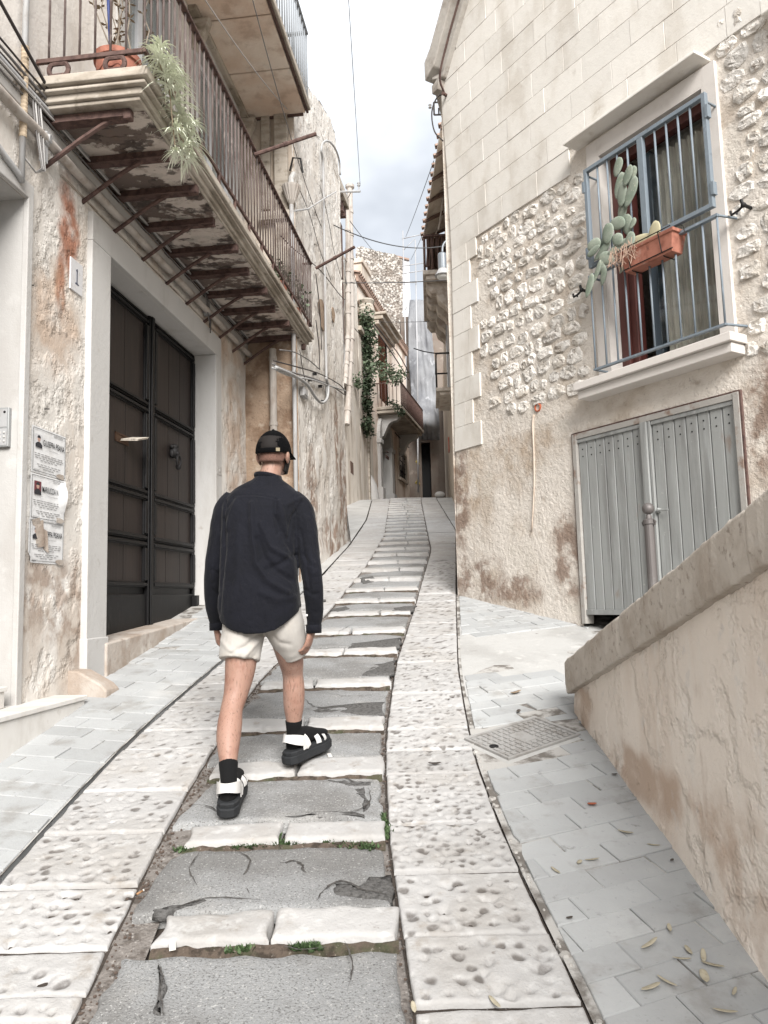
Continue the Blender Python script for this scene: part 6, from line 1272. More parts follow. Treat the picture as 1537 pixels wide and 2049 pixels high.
for k in range(60):
    u = pu0 + random.uniform(-.05, .2); z_ = pzt + random.uniform(-.04, .06); o_ = PO + random.uniform(-.03, .03); p = Bf(u, z_, o_); b.tube([p, p + Vector((random.uniform(-.03, .03), random.uniform(-.02, .02), -random.uniform(.03, .09))), p + Vector((random.uniform(-.04, .04), 0, -random.uniform(.08, .14)))], .0025, 4)
tag(b.build('dry_roots', mat('dry_root', ph(206, 176, 156, .5), .95), cact), kind='stuff')
WK = 1.0
# ================================================================== the walking man
m_skin = mat('skin', ph(214, 170, 150, .42), .55, [(ph(188, 132, 112, .4), 14, .45, .7, .6), (ph(222, 190, 174, .43), 8, .55, .7, .5), (ph(110, 78, 64, .36), (150, 150, 30), .54, .70, .6)], [(120, .0006)], sss=.08, spec=.35)
m_navy = mat('navy_linen', ph(30, 32, 47, .24), .85, [(ph(24, 26, 38, .22), 6, .42, .65, .7), (ph(46, 50, 64, .28), (220, 220, 60), .58, .75, .35)], [(300, .0004), (26, .007), ((12, 12, 5), .014)], sheen=.04, spec=.2)
m_short = mat('off_white_cotton', ph(224, 219, 212, .50), .9, [(ph(206, 198, 188, .55), 9, .45, .66, .5)], [(340, .0003), (16, .004)], sheen=.1)
m_black = mat('black_cotton', ph(24, 24, 27, .16), .95, bumps=[(300, .0005), (30, .003)], sheen=.0, spec=.1)
m_sock = mat('black_ribbed_sock', ph(18, 18, 20, .4), .95, bumps=[((260, 260, 20), .0008)])
m_sole = mat('black_rubber_sole', ph(58, 60, 63, .4), .75, bumps=[((30, 30, 200), .0006)])
m_strap = mat('white_leather_strap', ph(232, 230, 227, .62), .55, [(ph(190, 186, 180, .55), 30, .58, .75, .4)], [(200, .0003)])
m_hair = mat('short_brown_hair', ph(52, 44, 41, .24), .8, bumps=[(300, .001)])
def remesh(parts, voxel, smooth, name, m, parent, post=None, dec=None):
    b = MB()
    for p in parts: b.v, o_ = b.v + p.v, len(b.v); b.f += [tuple(i + o_ for i in f) for f in p.f]
    me = b.mesh(name); bm = bmesh.new(); bm.from_mesh(me); bmesh.ops.recalc_face_normals(bm, faces=bm.faces); bm.to_mesh(me); bm.free()
    o = bpy.data.objects.new(name + '_tmp', me); COL.objects.link(o)
    r = o.modifiers.new('r', 'REMESH'); r.mode = 'VOXEL'; r.voxel_size = voxel; r.use_smooth_shade = True
    s_ = o.modifiers.new('s', 'SMOOTH'); s_.factor = .5; s_.iterations = smooth
    bpy.context.view_layer.update()
    ev = bpy.data.meshes.new_from_object(o.evaluated_get(bpy.context.evaluated_depsgraph_get())); bpy.data.objects.remove(o)
    if post:
        n = len(ev.vertices); co = np.zeros(n * 3); ev.vertices.foreach_get('co', co); no = np.zeros(n * 3); ev.vertices.foreach_get('normal', no)
        co = post(co.reshape(-1, 3), no.reshape(-1, 3)); ev.vertices.foreach_set('co', co.ravel()); ev.update()
    ev.name = name; ev.materials.clear(); ev.polygons.foreach_set('use_smooth', [True] * len(ev.polygons))
    return link(name, ev, m, parent)
def limb(pts, n=18, m=5, side=(1, 0, 0), exp=2.0):
    """pts: (x, y, z, r_side, r_depth); a tapering limb through them"""
    C = cat(pts, m); b = MB(); R = []
    for i, c in enumerate(C):
        p = Vector(c[:3]); t = (Vector(C[min(i + 1, len(C) - 1)][:3]) - Vector(C[max(i - 1, 0)][:3])).normalized(); s_ = Vector(side); s_ = (s_ - t * s_.dot(t)).normalized(); f_ = t.cross(s_)
        ring = []
        for k in range(n):
            a = 2 * math.pi * k / n; ca, sa = math.cos(a), math.sin(a); q = (abs(ca) ** exp + abs(sa) ** exp) ** (-1 / exp); ring.append(p + s_ * (ca * q * c[3]) + f_ * (sa * q * c[4]))
        R.append(ring)
    b.rings(R); return b
MX = -.60
feetL, feetR = at(457, 1640, 3.60), at(588, 1522, 4.12)
gL, gR = gz(3.62) + .034, gz(4.16) + .036
man = thing('person', (MX, 3.85, gz(3.85)), 'man walking uphill in dark navy shirt, pale shorts, black cap, socks and white strapped sandals', 'person')
T = lambda x, y, Y, rs, rd: (*at(x, y, Y), rs, rd)
# legs -------------------------------------------------
SOLE = .058
legL = [T(488, 1240, 3.94, .085, .095), T(484, 1300, 3.92, .082, .092), T(480, 1345, 3.90, .074, .080), T(472, 1388, 3.87, .060, .064), T(464, 1418, 3.83, .054, .058), T(460, 1450, 3.78, .059, .064), T(457, 1482, 3.73, .056, .060), T(457, 1525, 3.67, .041, .045), T(458, 1560, 3.63, .034, .040), T(458, 1590, 3.60, .034, .044), T(457, 1612, 3.60, .034, .046)]
legR = [T(566, 1240, 3.94, .085, .095), T(575, 1285, 4.00, .078, .09), T(583, 1325, 4.07, .064, .072), T(586, 1350, 4.10, .054, .06), T(588, 1380, 4.11, .057, .064), T(588, 1412, 4.12, .054, .058), T(588, 1440, 4.13, .041, .045), T(588, 1465, 4.14, .034, .039), T(587, 1488, 4.14, .034, .042), T(588, 1503, 4.15, .034, .044)]
def foot(heel, g, ang, slope, L_=.265):
    f_ = Vector((math.sin(ang), math.cos(ang), slope)).normalized(); o = Vector((heel.x, heel.y, g)) 
    P = [(-.015, .036, .026, .024), (.02, .040, .034, .036), (.07, .05, .036, .046), (.12, .045, .040, .040), (.17, .034, .045, .030), (.215, .026, .044, .022), (.25, .020, .034, .016), (L_, .016, .018, .010)]
    return o, f_, [(*(o + f_ * d + Vector((0, 0, SOLE + h))), w_, hh) for d, h, w_, hh in P]
hL = Vector((at(457, 1645, 3.58).x, 3.585, 0)); hR = Vector((at(587, 1525, 4.10).x - .002, 4.105, 0))
oL, fL, footL = foot(hL, gL, math.radians(-4), .20); oR, fR, footR = foot(hR, gR, math.radians(34), .14)
# torso, arms, head -------------------------------------
tors = [T(523, 1238, 3.93, .12, .08), T(522, 1215, 3.93, .160, .11), T(520, 1150, 3.95, .150, .105), T(520, 1080, 3.98, .165, .115), T(522, 1025, 4.01, .160, .105), T(528, 998, 4.025, .125, .078), T(535, 975, 4.035, .070, .062)]
neck = [T(534, 975, 4.035, .07, .07), T(541, 950, 4.035, .056, .060), T(546, 925, 4.05, .056, .062), T(549, 905, 4.06, .06, .07)]
armL = [T(478, 1016, 4.02, .045, .05), T(452, 1042, 4.02, .045, .048), T(434, 1110, 4.01, .042, .044), T(428, 1150, 4.01, .038, .040), T(426, 1190, 4.04, .036, .036), T(430, 1240, 4.09, .027, .023), T(433, 1256, 4.11, .029, .019)]
armR = [T(582, 1018, 4.02, .045, .05), T(604, 1045, 4.0, .045, .048), T(618, 1110, 3.95, .042, .044), T(624, 1150, 3.92, .038, .040), T(626, 1190, 3.92, .036, .036), T(625, 1240, 3.94, .028, .023), T(625, 1258, 3.945, .030, .020)]
hd = at(548, 905, 4.06); yaw_h = math.radians(14); fw_ = Vector((math.sin(yaw_h), math.cos(yaw_h), 0)); sw_ = Vector((math.cos(yaw_h), -math.sin(yaw_h), 0)); up_ = Vector((0, 0, 1))
head = []
def HB(a, c, d, rx, ry, rz): head.append(MB().ball(hd + sw_ * a + fw_ * c + up_ * d, rx, ry, rz, q=Matrix(((sw_.x, fw_.x, 0), (sw_.y, fw_.y, 0), (0, 0, 1))), n=18, m=12))
HB(0, -.005, .015, .077, .098, .086); HB(0, .035, -.045, .060, .070, .075); HB(0, .072, -.085, .036, .034, .030)
HB(0, .105, -.02, .013, .016, .022); HB(0, .098, -.035, .018, .018, .012); HB(0, .088, .022, .048, .022, .014); HB(0, .094, -.062, .022, .012, .007); HB(0, .093, -.072, .019, .012, .007)
for s_ in (-1, 1):
    HB(s_ * .079, -.006, -.034, .010, .020, .030); HB(s_ * .086, -.014, -.026, .008, .018, .026); HB(s_ * .078, .002, -.056, .008, .010, .013); HB(s_ * .045, .066, -.028, .022, .024, .018)
# hands: palm plus four fingers and a thumb, slightly curled
def hand(w, dirv, palmn, outv, s):
    """w wrist, dirv towards the fingertips, palmn palm normal, outv towards the thumb"""
    P = []; w = Vector(w); dirv = Vector(dirv).normalized(); palmn = Vector(palmn); palmn = (palmn - dirv * palmn.dot(dirv)).normalized(); outv = Vector(outv); outv = (outv - dirv * outv.dot(dirv) - palmn * outv.dot(palmn)).normalized()
    pl = .092 * s
    P.append(limb([(*(w - dirv * .03), .026 * s, .019 * s), (*w, .028 * s, .018 * s), (*(w + dirv * .045 * s + palmn * .003), .038 * s, .017 * s), (*(w + dirv * pl + palmn * .006), .040 * s, .014 * s), (*(w + dirv * (pl + .01) + palmn * .008), .034 * s, .009 * s)], 14, 4, side=outv))
    for k, (off, ln) in enumerate(((.029, .070), (.010, .080), (-.010, .074), (-.028, .058))):
        b0 = w + dirv * (pl - .012) + outv * off * s + palmn * .005; c1 = (.22 + .06 * k); d1 = (dirv * math.cos(c1) + palmn * math.sin(c1) + outv * (off * .8)).normalized(); d2 = (dirv * math.cos(c1 + .5) + palmn * math.sin(c1 + .5)).normalized(); d3 = (dirv * math.cos(c1 + .85) + palmn * math.sin(c1 + .85)).normalized()
        L_ = ln * s; p1 = b0 + d1 * (L_ * .52 + .012); p2 = p1 + d2 * L_ * .32; p3 = p2 + d3 * L_ * .2
        P.append(limb([(*b0, .0088 * s, .009 * s), (*p1, .0084 * s, .0088 * s), (*p2, .0076 * s, .0078 * s), (*p3, .005 * s, .0055 * s)], 10, 4, side=outv))
    tb = w + dirv * .022 * s + outv * .024 * s; td = (dirv * .72 + outv * .52 + palmn * .38).normalized(); t1 = tb + td * .042 * s; t2 = t1 + (td + dirv * .35).normalized() * .034 * s; t3 = t2 + (td + dirv * .6).normalized() * .024 * s
    P.append(limb([(*tb, .014 * s, .013 * s), (*t1, .011 * s, .011 * s), (*t2, .0095 * s, .0095 * s), (*t3, .006 * s, .006 * s)], 10, 4, side=palmn)); return P
wL, wR = Vector(armL[-1][:3]), Vector(armR[-1][:3])
handR = hand(wR, (at(616, 1305, 3.95) - wR), (-.75, .25, 0), (.25, .9, .15), .92)
handL = hand(wL, (at(436, 1300, 4.16) - wL), (.8, .3, 0), (-.2, .9, .2), .92)
body = [limb(tors, 24, 5), limb(neck, 18, 4), limb(armL, 16, 4), limb(armR, 16, 4), limb(legL, 20, 5), limb(legR, 20, 5), limb(footL, 14, 4), limb(footR, 14, 4)] + head + handR + handL
body_o = remesh(body, .0046, 6, 'body', m_skin, man)
# clothes ------------------------------------------------
def fold(P, Nn, pts, amp, wid, back=True):
    """raise (or sink) a soft crease along a polyline given in photo pixels at the body's distance"""
    Q = [at(x, y, 3.9) for x, y in pts]; X = P[:, 0]; Z = P[:, 2]; best = np.full(len(P), 9.0)
    for i in range(len(Q) - 1):
        ax, az, bx, bz = Q[i].x, Q[i].z, Q[i + 1].x, Q[i + 1].z; dx, dz = bx - ax, bz - az; t = np.clip(((X - ax) * dx + (Z - az) * dz) / (dx * dx + dz * dz), 0, 1); best = np.minimum(best, np.hypot(X - ax - t * dx, Z - az - t * dz))
    f_ = amp * np.exp(-(best / wid) ** 2) * np.clip(-Nn[:, 1] * 1.6, 0, 1)
    return P + Nn * f_[:, None]
def shirt_post(P, Nn):
    for pts, a, w_ in (([(505, 1010), (512, 1080), (520, 1130), (545, 1165), (578, 1185)], .016, .016), ([(520, 1080), (535, 1118), (560, 1145), (585, 1160)], -.014, .014), ([(525, 1050), (548, 1098), (580, 1118)], .013, .014), ([(555, 1035), (575, 1085), (590, 1110)], -.010, .012), ([(540, 1140), (565, 1130), (590, 1112)], -.010, .012), ([(530, 1185), (560, 1200), (595, 1195)], .009, .018),
                      ([(448, 1040), (452, 1100), (446, 1180), (440, 1230)], -.012, .012), ([(474, 1000), (462, 1030), (456, 1060)], .008, .009), ([(466, 996), (455, 1015)], -.006, .008), ([(552, 1000), (553, 1030), (560, 1070)], -.008, .008), ([(560, 1004), (570, 1040), (576, 1070)], .008, .010), ([(575, 1010), (588, 1000), (600, 995)], .006, .010), ([(480, 1060), (484, 1140), (470, 1220)], .006, .02),
                      ([(450, 1000), (447, 1030), (449, 1090)], -.010, .006), ([(602, 1002), (586, 1030), (578, 1080)], -.010, .006),
                      ([(610, 1030), (622, 1090), (630, 1150)], .006, .010), ([(600, 1060), (612, 1120), (622, 1180)], -.007, .010), ([(606, 1110), (622, 1130), (634, 1135)], -.006, .010), ([(610, 1180), (626, 1190), (636, 1188)], -.006, .010), ([(430, 1060), (424, 1110), (420, 1160)], .006, .010), ([(420, 1180), (432, 1190), (440, 1188)], -.006, .010), ([(422, 1140), (436, 1150)], -.006, .010),
                      ([(470, 991), (500, 990), (530, 993), (555, 1000)], -.0035, .004), ([(470, 994), (500, 993.5), (530, 996.5), (555, 1003)], .003, .004)):
        P = fold(P, Nn, pts, a, w_)
    w1 = np.array([hs(p[0] * 9, p[1] * 9, p[2] * 6) + .6 * hs(p[0] * 22 + p[2] * 9, p[1] * 22, p[2] * 14) for p in P]); return P + Nn * (w1 * .0045)[:, None]
C = [(522, 1263, 3.93, .203, .152), (520, 1230, 3.93, .210, .155), (519, 1190, 3.93, .205, .150), (519, 1150, 3.94, .198, .145), (519, 1100, 3.96, .196, .142), (521, 1050, 3.985, .198, .142), (523, 1015, 4.005, .200, .134), (526, 993, 4.02, .186, .112), (530, 975, 4.03, .138, .088), (535, 961, 4.035, .082, .072), (538, 953, 4.04, .068, .066)]
rg = cat([(*at(x, y, Y), a_, c_) for x, y, Y, a_, c_ in C], 5); R = []
for i, c in enumerate(rg):
    ring = []
    for k in range(40):
        a = 2 * math.pi * k / 40; ca, sa = math.cos(a), math.sin(a); q = (abs(ca) ** 2.5 + abs(sa) ** 2.5) ** (-1 / 2.5); p = Vector((c[0] + c[3] * ca * q, c[1] + c[4] * sa * q, c[2]))
        if i < 8: p.z += (1 - i / 8) * (.125 * abs(ca) ** 2.4 * (1 if ca > 0 else .7) - .012)
        ring.append(p)
    R.append(ring)
tor = MB().rings(R)
slR = limb([T(580, 1004, 4.02, .07, .075), T(600, 1022, 4.01, .072, .078), T(609, 1060, 3.985, .066, .072), T(618, 1110, 3.95, .058, .064), T(624, 1150, 3.92, .054, .058), T(628, 1195, 3.92, .050, .052), T(629, 1232, 3.935, .044, .042), T(628, 1246, 3.94, .038, .036), T(627, 1264, 3.945, .038, .034)], 18, 5)
slL = limb([T(472, 1000, 4.03, .065, .07), T(455, 1020, 4.03, .068, .074), T(443, 1060, 4.02, .060, .066), T(434, 1110, 4.01, .053, .058), T(428, 1150, 4.01, .049, .054), T(426, 1195, 4.04, .045, .048), T(430, 1232, 4.08, .040, .038), T(432, 1245, 4.095, .034, .033), T(433, 1258, 4.10, .034, .032)], 18, 5)
shirt = remesh([tor, slR, slL], .0062, 5, 'shirt', m_navy, man, shirt_post)
colr = MB(); R = []
for o_, z_ in ((.0, -.012), (.004, .0), (.003, .012), (-.004, .012), (-.004, -.01)):
    R.append([Vector((at(536, 957, 4.037).x + (.069 + o_) * math.cos(a), 4.037 + (.068 + o_) * math.sin(a), at(536, 957, 4.037).z + z_ - .012 * math.sin(a) * 1 - .012 * math.cos(a))) for a in [2 * math.pi * k / 32 for k in range(32)]])
colr.rings(R).build('collar_band', m_navy, shirt, smooth=True)
for x0, y0, Y, oo in ((628, 1258, 3.944, .0385), (433, 1253, 4.10, .035)):
    c = at(x0, y0, Y); MB().lathe(c, [(oo - .002, -.022), (oo + .001, -.022), (oo + .002, .02), (oo - .002, .022)], 20).build('cuff', m_navy, shirt, smooth=True)
bt2 = at(613.5, 1231, 3.905); MB().lathe(at(614, 1231, 3.890), [(.0055, 0), (.0055, .002), (.003, .0025)], 12, (0, -1, 0)).build('button', m_strap, shirt)
# shorts
sh1 = limb([T(500, 1205, 3.94, .13, .13), T(490, 1250, 3.935, .112, .125), T(483, 1290, 3.92, .105, .118), T(480, 1312, 3.91, .104, .114), T(479, 1321, 3.905, .103, .112)], 24, 5)
sh2 = limb([T(552, 1205, 3.94, .12, .13), T(568, 1250, 3.96, .104, .122), T(580, 1280, 4.0, .088, .108), T(585, 1296, 4.03, .080, .100), T(587, 1306, 4.045, .076, .096)], 24, 5)
pel = limb([T(523, 1170, 3.94, .15, .11), T(523, 1215, 3.935, .175, .135), T(523, 1245, 3.935, .165, .125), T(524, 1262, 3.935, .10, .09)], 24, 5)
def short_post(P, Nn):
    for pts, a, w_ in (([(525, 1262), (500, 1290), (470, 1305)], -.008, .010), ([(525, 1275), (505, 1300), (490, 1318)], .008, .010), ([(525, 1290), (515, 1310), (505, 1320)], -.006, .008), ([(445, 1280), (470, 1300), (500, 1305)], .005, .012), ([(540, 1262), (560, 1285), (580, 1290)], -.005, .012), ([(523, 1245), (524, 1270)], -.010, .008)):
        P = fold(P, Nn, pts, a, w_)
    return P + Nn * np.array([hs(p[0] * 14, p[1] * 14, p[2] * 14) * .003 for p in P])[:, None]
shorts = remesh([sh1, sh2, pel], .006, 5, 'shorts', m_short, man, short_post)
# cap: dome with an arched gap over the strap, brim to the front
cq = Matrix(((sw_.x, fw_.x, 0), (sw_.y, fw_.y, 0), (0, 0, 1))); cc = hd + fw_ * -.004 - up_ * .010
def cp(a, el, r=1.0):                                # a: angle round from the forehead, el: 0 at the rim to 1 at the crown
    th = el * math.pi / 2; x, y, z = .092 * math.cos(th) * math.sin(a), .110 * math.cos(th) * math.cos(a), .124 * math.sin(th)
    z += .008 * math.cos(a) * (1 - el); return cc + cq @ Vector((x * r, y * r, z * r + .004))
b = MB(); nA, nE = 64, 20; idx = {}
for sgn, r in ((0, 1.0), (1, .965)):
    for j in range(nE + 1):
        for i in range(nA):
            idx[sgn, i, j] = len(b.v); b.v.append(tuple(cp(2 * math.pi * i / nA, min(j / nE, .985), r)))
def hole(i, j):
    a = 2 * math.pi * (i + .5) / nA - math.pi + .16; e_ = (j + .5) / nE; return (a / .62) ** 2 + (e_ / .40) ** 2 < 1
for sgn in (0, 1):
    for j in range(nE):
        for i in range(nA):
            if hole(i, j): continue
            q = (idx[sgn, i, j], idx[sgn, (i + 1) % nA, j], idx[sgn, (i + 1) % nA, j + 1], idx[sgn, i, j + 1]); b.f.append(q if sgn == 0 else q[::-1])
b.f.append(tuple(idx[0, i, nE] for i in range(nA)))
capo = b.build('cap', m_black, man, smooth=True)
b = MB(); R = []
for j in range(9):
    row = []
    for i in range(21):
        a = -1.15 + 2.3 * i / 20; e_ = j / 8; p = cp(a, .02); d_ = cq @ Vector((math.sin(a) * .35, math.cos(a * .75), 0)); row.append(p + d_ * (.072 * e_ * math.cos(a) ** .6) - up_ * (.016 * e_ + .02 * e_ * (a / 1.15) ** 2))
    R.append(row)
b.grid(R); br = b.build('brim', m_black, capo, smooth=True); sm = br.modifiers.new('thickness', 'SOLIDIFY'); sm.thickness = .004
b = MB(); R = []
for j, (o_, z_) in enumerate(((1.0, -.012), (1.02, -.01), (1.02, .012), (1.0, .014))): R.append([cp(math.pi - .16 + (-.72 + 1.44 * i / 24), .02, o_) + up_ * z_ for i in range(25)])
b.rings(R, cap=False, close=False); b.build('back_strap', m_black, capo, smooth=True)
p = cp(math.pi - .16 - .52, .03, 1.03); tn = (cp(math.pi - .66, .03) - cp(math.pi - .70, .03)).normalized(); nn_ = (p - cc); nn_.z = 0; nn_.normalize(); m_brass = mat('brass_buckle', ph(196, 180, 150, .6), .35, metal=.8)
MB().box(p + nn_ * .003, tn * .011, up_ * .009, nn_ * .0015).build('buckle', m_brass, capo)
MB().ball(cc + up_ * .129, .009, .009, .006, n=10, m=6).build('top_button', m_black, capo, smooth=True)
# seams of the cap panels
for k in range(6):
    a = k * math.pi / 3 + math.pi / 6 * 0; 
    if k == 3: continue
    MB().tube([cp(a, e_, 1.002) for e_ in [i / 10 for i in range(10)]], .0012, 5).build('panel_seam', m_black, capo, smooth=True)
# hair below the cap and in its gap, beard along the jaw
b = MB(); R = []
for j in range(7):
    el_ = j / 6; R.append([hd + cq @ Vector(((.0785 + .0008) * math.sin(a) * (1 - .06 * (1 - el_)), -.005 + .100 * math.cos(a) * (1 - .05 * (1 - el_)), -.066 + .085 * el_ + (.02 if abs(a - math.pi) > 1.2 else 0) * (1 - el_))) for a in [math.pi - 1.75 + 3.5 * i / 30 for i in range(31)]])
b.grid(R)
hh_ = MB(); hh_.v, hh_.f = b.v, b.f; 
m_fade = mat('cropped_nape_hair', ph(150, 112, 98, .45), .85, [(ph(80, 58, 50, .4), (3, 3, 40), .4, .6, .0), (ph(84, 62, 54, .42), 240, .45, .6, .7)], [(300, .0008)])
hro = hh_.build('hair', m_fade, man, smooth=True); sm = hro.modifiers.new('thickness', 'SOLIDIFY'); sm.thickness = .002
b = MB(); q_ = MB().rings([[cc + cq @ Vector((.0855 * k_ * math.sin(a), .1035 * k_ * math.cos(a), z_)) for a in [2 * math.pi * i / 32 for i in range(32)]] for k_, z_ in ((.90, -.006), (1, -.002), (.99, .03), (.96, .055), (.84, .08), (.5, .105))]); q_.build('hair_crown', m_hair, hro, smooth=True)
b = MB(); R = []
for j in range(7):
    t = j / 6; R.append([hd + cq @ Vector(((.066 - .016 * t) * math.sin(a), .034 + (.078 - .01 * t) * math.cos(a), -.040 - .066 * t)) for a in [-1.9 + 3.8 * i / 24 for i in range(25)]])
b.grid(R); bd = b.build('beard', m_hair, man, smooth=True); sm = bd.modifiers.new('thickness', 'SOLIDIFY'); sm.thickness = .008; sm.offset = 1
for s_ in (-1, 1): MB().ball(hd + sw_ * s_ * .031 + fw_ * .088 + up_ * .0, .012, .012, .012, n=12, m=8).build('eye', m_strap, body_o, smooth=True)
# socks and sandals
def sockshoe(leg, ft, o, f_, lab):
    grow = lambda L_, k: [(q[0], q[1], q[2], q[3] + k, q[4] + k) for q in L_]
    i0 = -4
    sk = remesh([limb(grow(leg[i0:], .0045), 18, 5), limb(grow(ft, .0045), 16, 5)], .005, 4, 'sock', m_sock, man)
    s_ = Vector((f_.y, -f_.x, 0)).normalized(); n_ = s_.cross(f_).normalized()
    if n_.z < 0: n_ = -n_
    sd_ = thing_part('sandal', o, man)
    out = [(-.045, .0), (-.038, .026), (-.01, .041), (.06, .043), (.13, .046), (.18, .054), (.225, .052), (.26, .040), (.285, .016), (.288, 0)]
    ol = [(d, w) for d, w in out] + [(d, -w * (.92 if d > .1 else 1)) for d, w in out[::-1][1:-1]]
    def ringz(z, k): return [o + f_ * (.12 + (d - .12) * k * 1.06) + s_ * w * k * 1.2 + n_ * z for d, w in ol]
    MB().rings([ringz(-.002, .97), ringz(.004, 1.0), ringz(.038, 1.02), ringz(.042, 1.0)]).build('sole', m_sole, sd_, bevel=.002)
    MB().rings([ringz(.0425, .95), ringz(.058, .965), ringz(.063, .92)]).build('footbed', m_sole, sd_, smooth=False)
    def band(c, ax1, r1, ax2, r2, a0, a1, wv, w_, name, nseg=22):
        R = []
        for e_, t_ in ((-1, 0), (-1, .0035), (1, .0035), (1, 0)): R.append([Vector(c) + ax1 * (r1 + t_) * math.cos(a) + ax2 * (r2 + t_) * math.sin(a) + wv * (w_ * e_ * (1 - .25 * abs(math.sin(a)) ** 4)) for a in [a0 + (a1 - a0) * i / nseg for i in range(nseg + 1)]])
        R.append(R[0]); MB().rings(R, cap=False, close=False).build(name, m_strap, sd_, smooth=False)
    # heel strap round the back, ankle strap over the instep, two toe straps
    back = (-f_ * .9 + n_ * .45).normalized()
    band(o + f_ * .045 + n_ * .100, s_, .052, (-f_ * .88 + n_ * .34), .090, 0, math.pi, (n_ * .9 + f_ * .4), .026, 'heel_strap')
    band(o + f_ * .072 + n_ * .068, s_, .056, (n_ * .86 - f_ * .2), .074, -.1, math.pi + .1, (f_ * .75 + n_ * .4), .019, 'ankle_strap')
    band(o + f_ * .150 + n_ * .060, s_, .060, n_, .052, -.05, math.pi + .05, (f_ + s_ * .35).normalized(), .014, 'toe_strap'); band(o + f_ * .205 + n_ * .060, s_, .060, n_, .040, -.05, math.pi + .05, (f_ - s_ * .35).normalized(), .013, 'toe_strap')
    for q in (1, -1): MB().box(o + f_ * .055 + s_ * .053 * q + n_ * .076, f_ * .022 + n_ * .002, n_ * .020, s_ * .0025).build('side_strap', m_strap, sd_, bevel=.002)
def thing_part(name, loc, parent):
    o = bpy.data.objects.new(name, None); COL.objects.link(o); o.location = loc; o.empty_display_size = .05; par(o, parent); return o
sockshoe(legL, footL, oL, fL, 'l'); sockshoe(legR, footR, oR, fR, 'r')
# ================================================================== small things
# --- iron inspection cover in the right pavement
M0, M1, M2, M3 = man_c
cen = (M0 + M1 + M2 + M3) / 4; ex = ((M1 - M0) + (M2 - M3)) / 2; ey = ((M0 - M3) + (M1 - M2)) / 2
ex = ex.normalized() * .56; ey = (ey - ex * ey.dot(ex) / ex.dot(ex)).normalized() * .36
nz_ = ex.cross(ey).normalized(); nz_ = nz_ if nz_.z > 0 else -nz_
cen = Vector((cen.x, cen.y, gz(cen.y)))
def cv(u, v, h=0): return cen + ex * u + ey * v + nz_ * h
m_cover = mat('worn_cast_iron', ph(204, 202, 199, .52), .7, [(ph(176, 170, 164, .5), 9, .48, .68, .7), (ph(206, 203, 198, .52), 16, .58, .7, .6)], [(60, .001)], metal=.2)
b = MB(); b.prism([cv(u, v, -.03) for u, v in ((-.56, -.6), (.56, -.6), (.56, .6), (-.56, .6))], nz_ * .023); b.build('cement_collar', m_conc, pav2, bevel=.004)
mh = thing('manhole_cover', cen, 'worn rectangular iron manhole cover in the grey right pavement', 'manhole cover')
b = MB(); b.prism([cv(u, v, -.02) for u, v in ((-.5, -.5), (.5, -.5), (.5, .5), (-.5, .5))], nz_ * .017); b.build('plate', m_cover, mh)
b = MB()
for q in ((-.5, .5, -.5, -.455), (-.5, .5, .455, .5), (-.5, -.47, -.455, .455), (.47, .5, -.455, .455)): b.prism([cv(u, v, -.004) for u, v in ((q[0], q[2]), (q[1], q[2]), (q[1], q[3]), (q[0], q[3]))], nz_ * .011)
b.build('frame', m_cover, mh, bevel=.002)
b = MB()
for i in range(13):
    for j in range(7):
        u = -.43 + .86 * i / 12; v = -.38 + .76 * j / 6
        if abs(u) < .10 and abs(v) < .2 or (i < 2 and j == 3): continue
        w_, l_ = (.026, .040) if (i + j) % 2 else (.018, .052); b.prism([cv(u + a * w_, v + c * l_, -.004) for a, c in ((-1, -1), (1, -1), (1, 1), (-1, 1))], nz_ * .0075)
tag(b.build('raised_stud', m_cover, mh), kind='stuff')
b = MB(); b.prism([cv(u, v, -.004) for u, v in ((-.09, -.18), (.09, -.18), (.09, .18), (-.09, .18))], nz_ * .006); b.build('centre_plate', m_cover, mh, bevel=.001)
b = MB(); b.lathe(cv(-.39, .0, -.003), [(.026, 0), (.026, .004), (.018, .0045), (.017, .001)], 14, nz_); b.build('key_hole', m_iron, mh)
# --- dry leaves, cigarette ends, chips of litter
m_leaf = mat('pale_dry_leaf', ph(214, 204, 180, .55), .8, [(ph(176, 164, 136, .5), 60, .5, .7, .5)], rnd=.12); m_leafd = mat('dark_dry_leaf', ph(110, 100, 92, .42), .8)
lv = [(1300, 1893, 50, 10, 25), (1378, 1905, 26, 9, 100), (1408, 1917, 40, 10, 60), (1365, 1922, 34, 6, -5), (1427, 1935, 42, 9, -15), (1410, 1958, 36, 16, 75), (1335, 1968, 40, 7, -35), (1303, 1980, 46, 12, 15), (1452, 2028, 44, 9, -8), (1112, 1745, 26, 7, -50), (1185, 1723, 30, 6, 5), (1252, 1668, 30, 8, -15), (1308, 1694, 24, 6, -10), (1340, 1860, 24, 8, 70), (1470, 1988, 26, 7, 40), (1160, 1728, 16, 9, 40), (990, 2010, 36, 10, -50), (828, 2020, 30, 10, 100)]
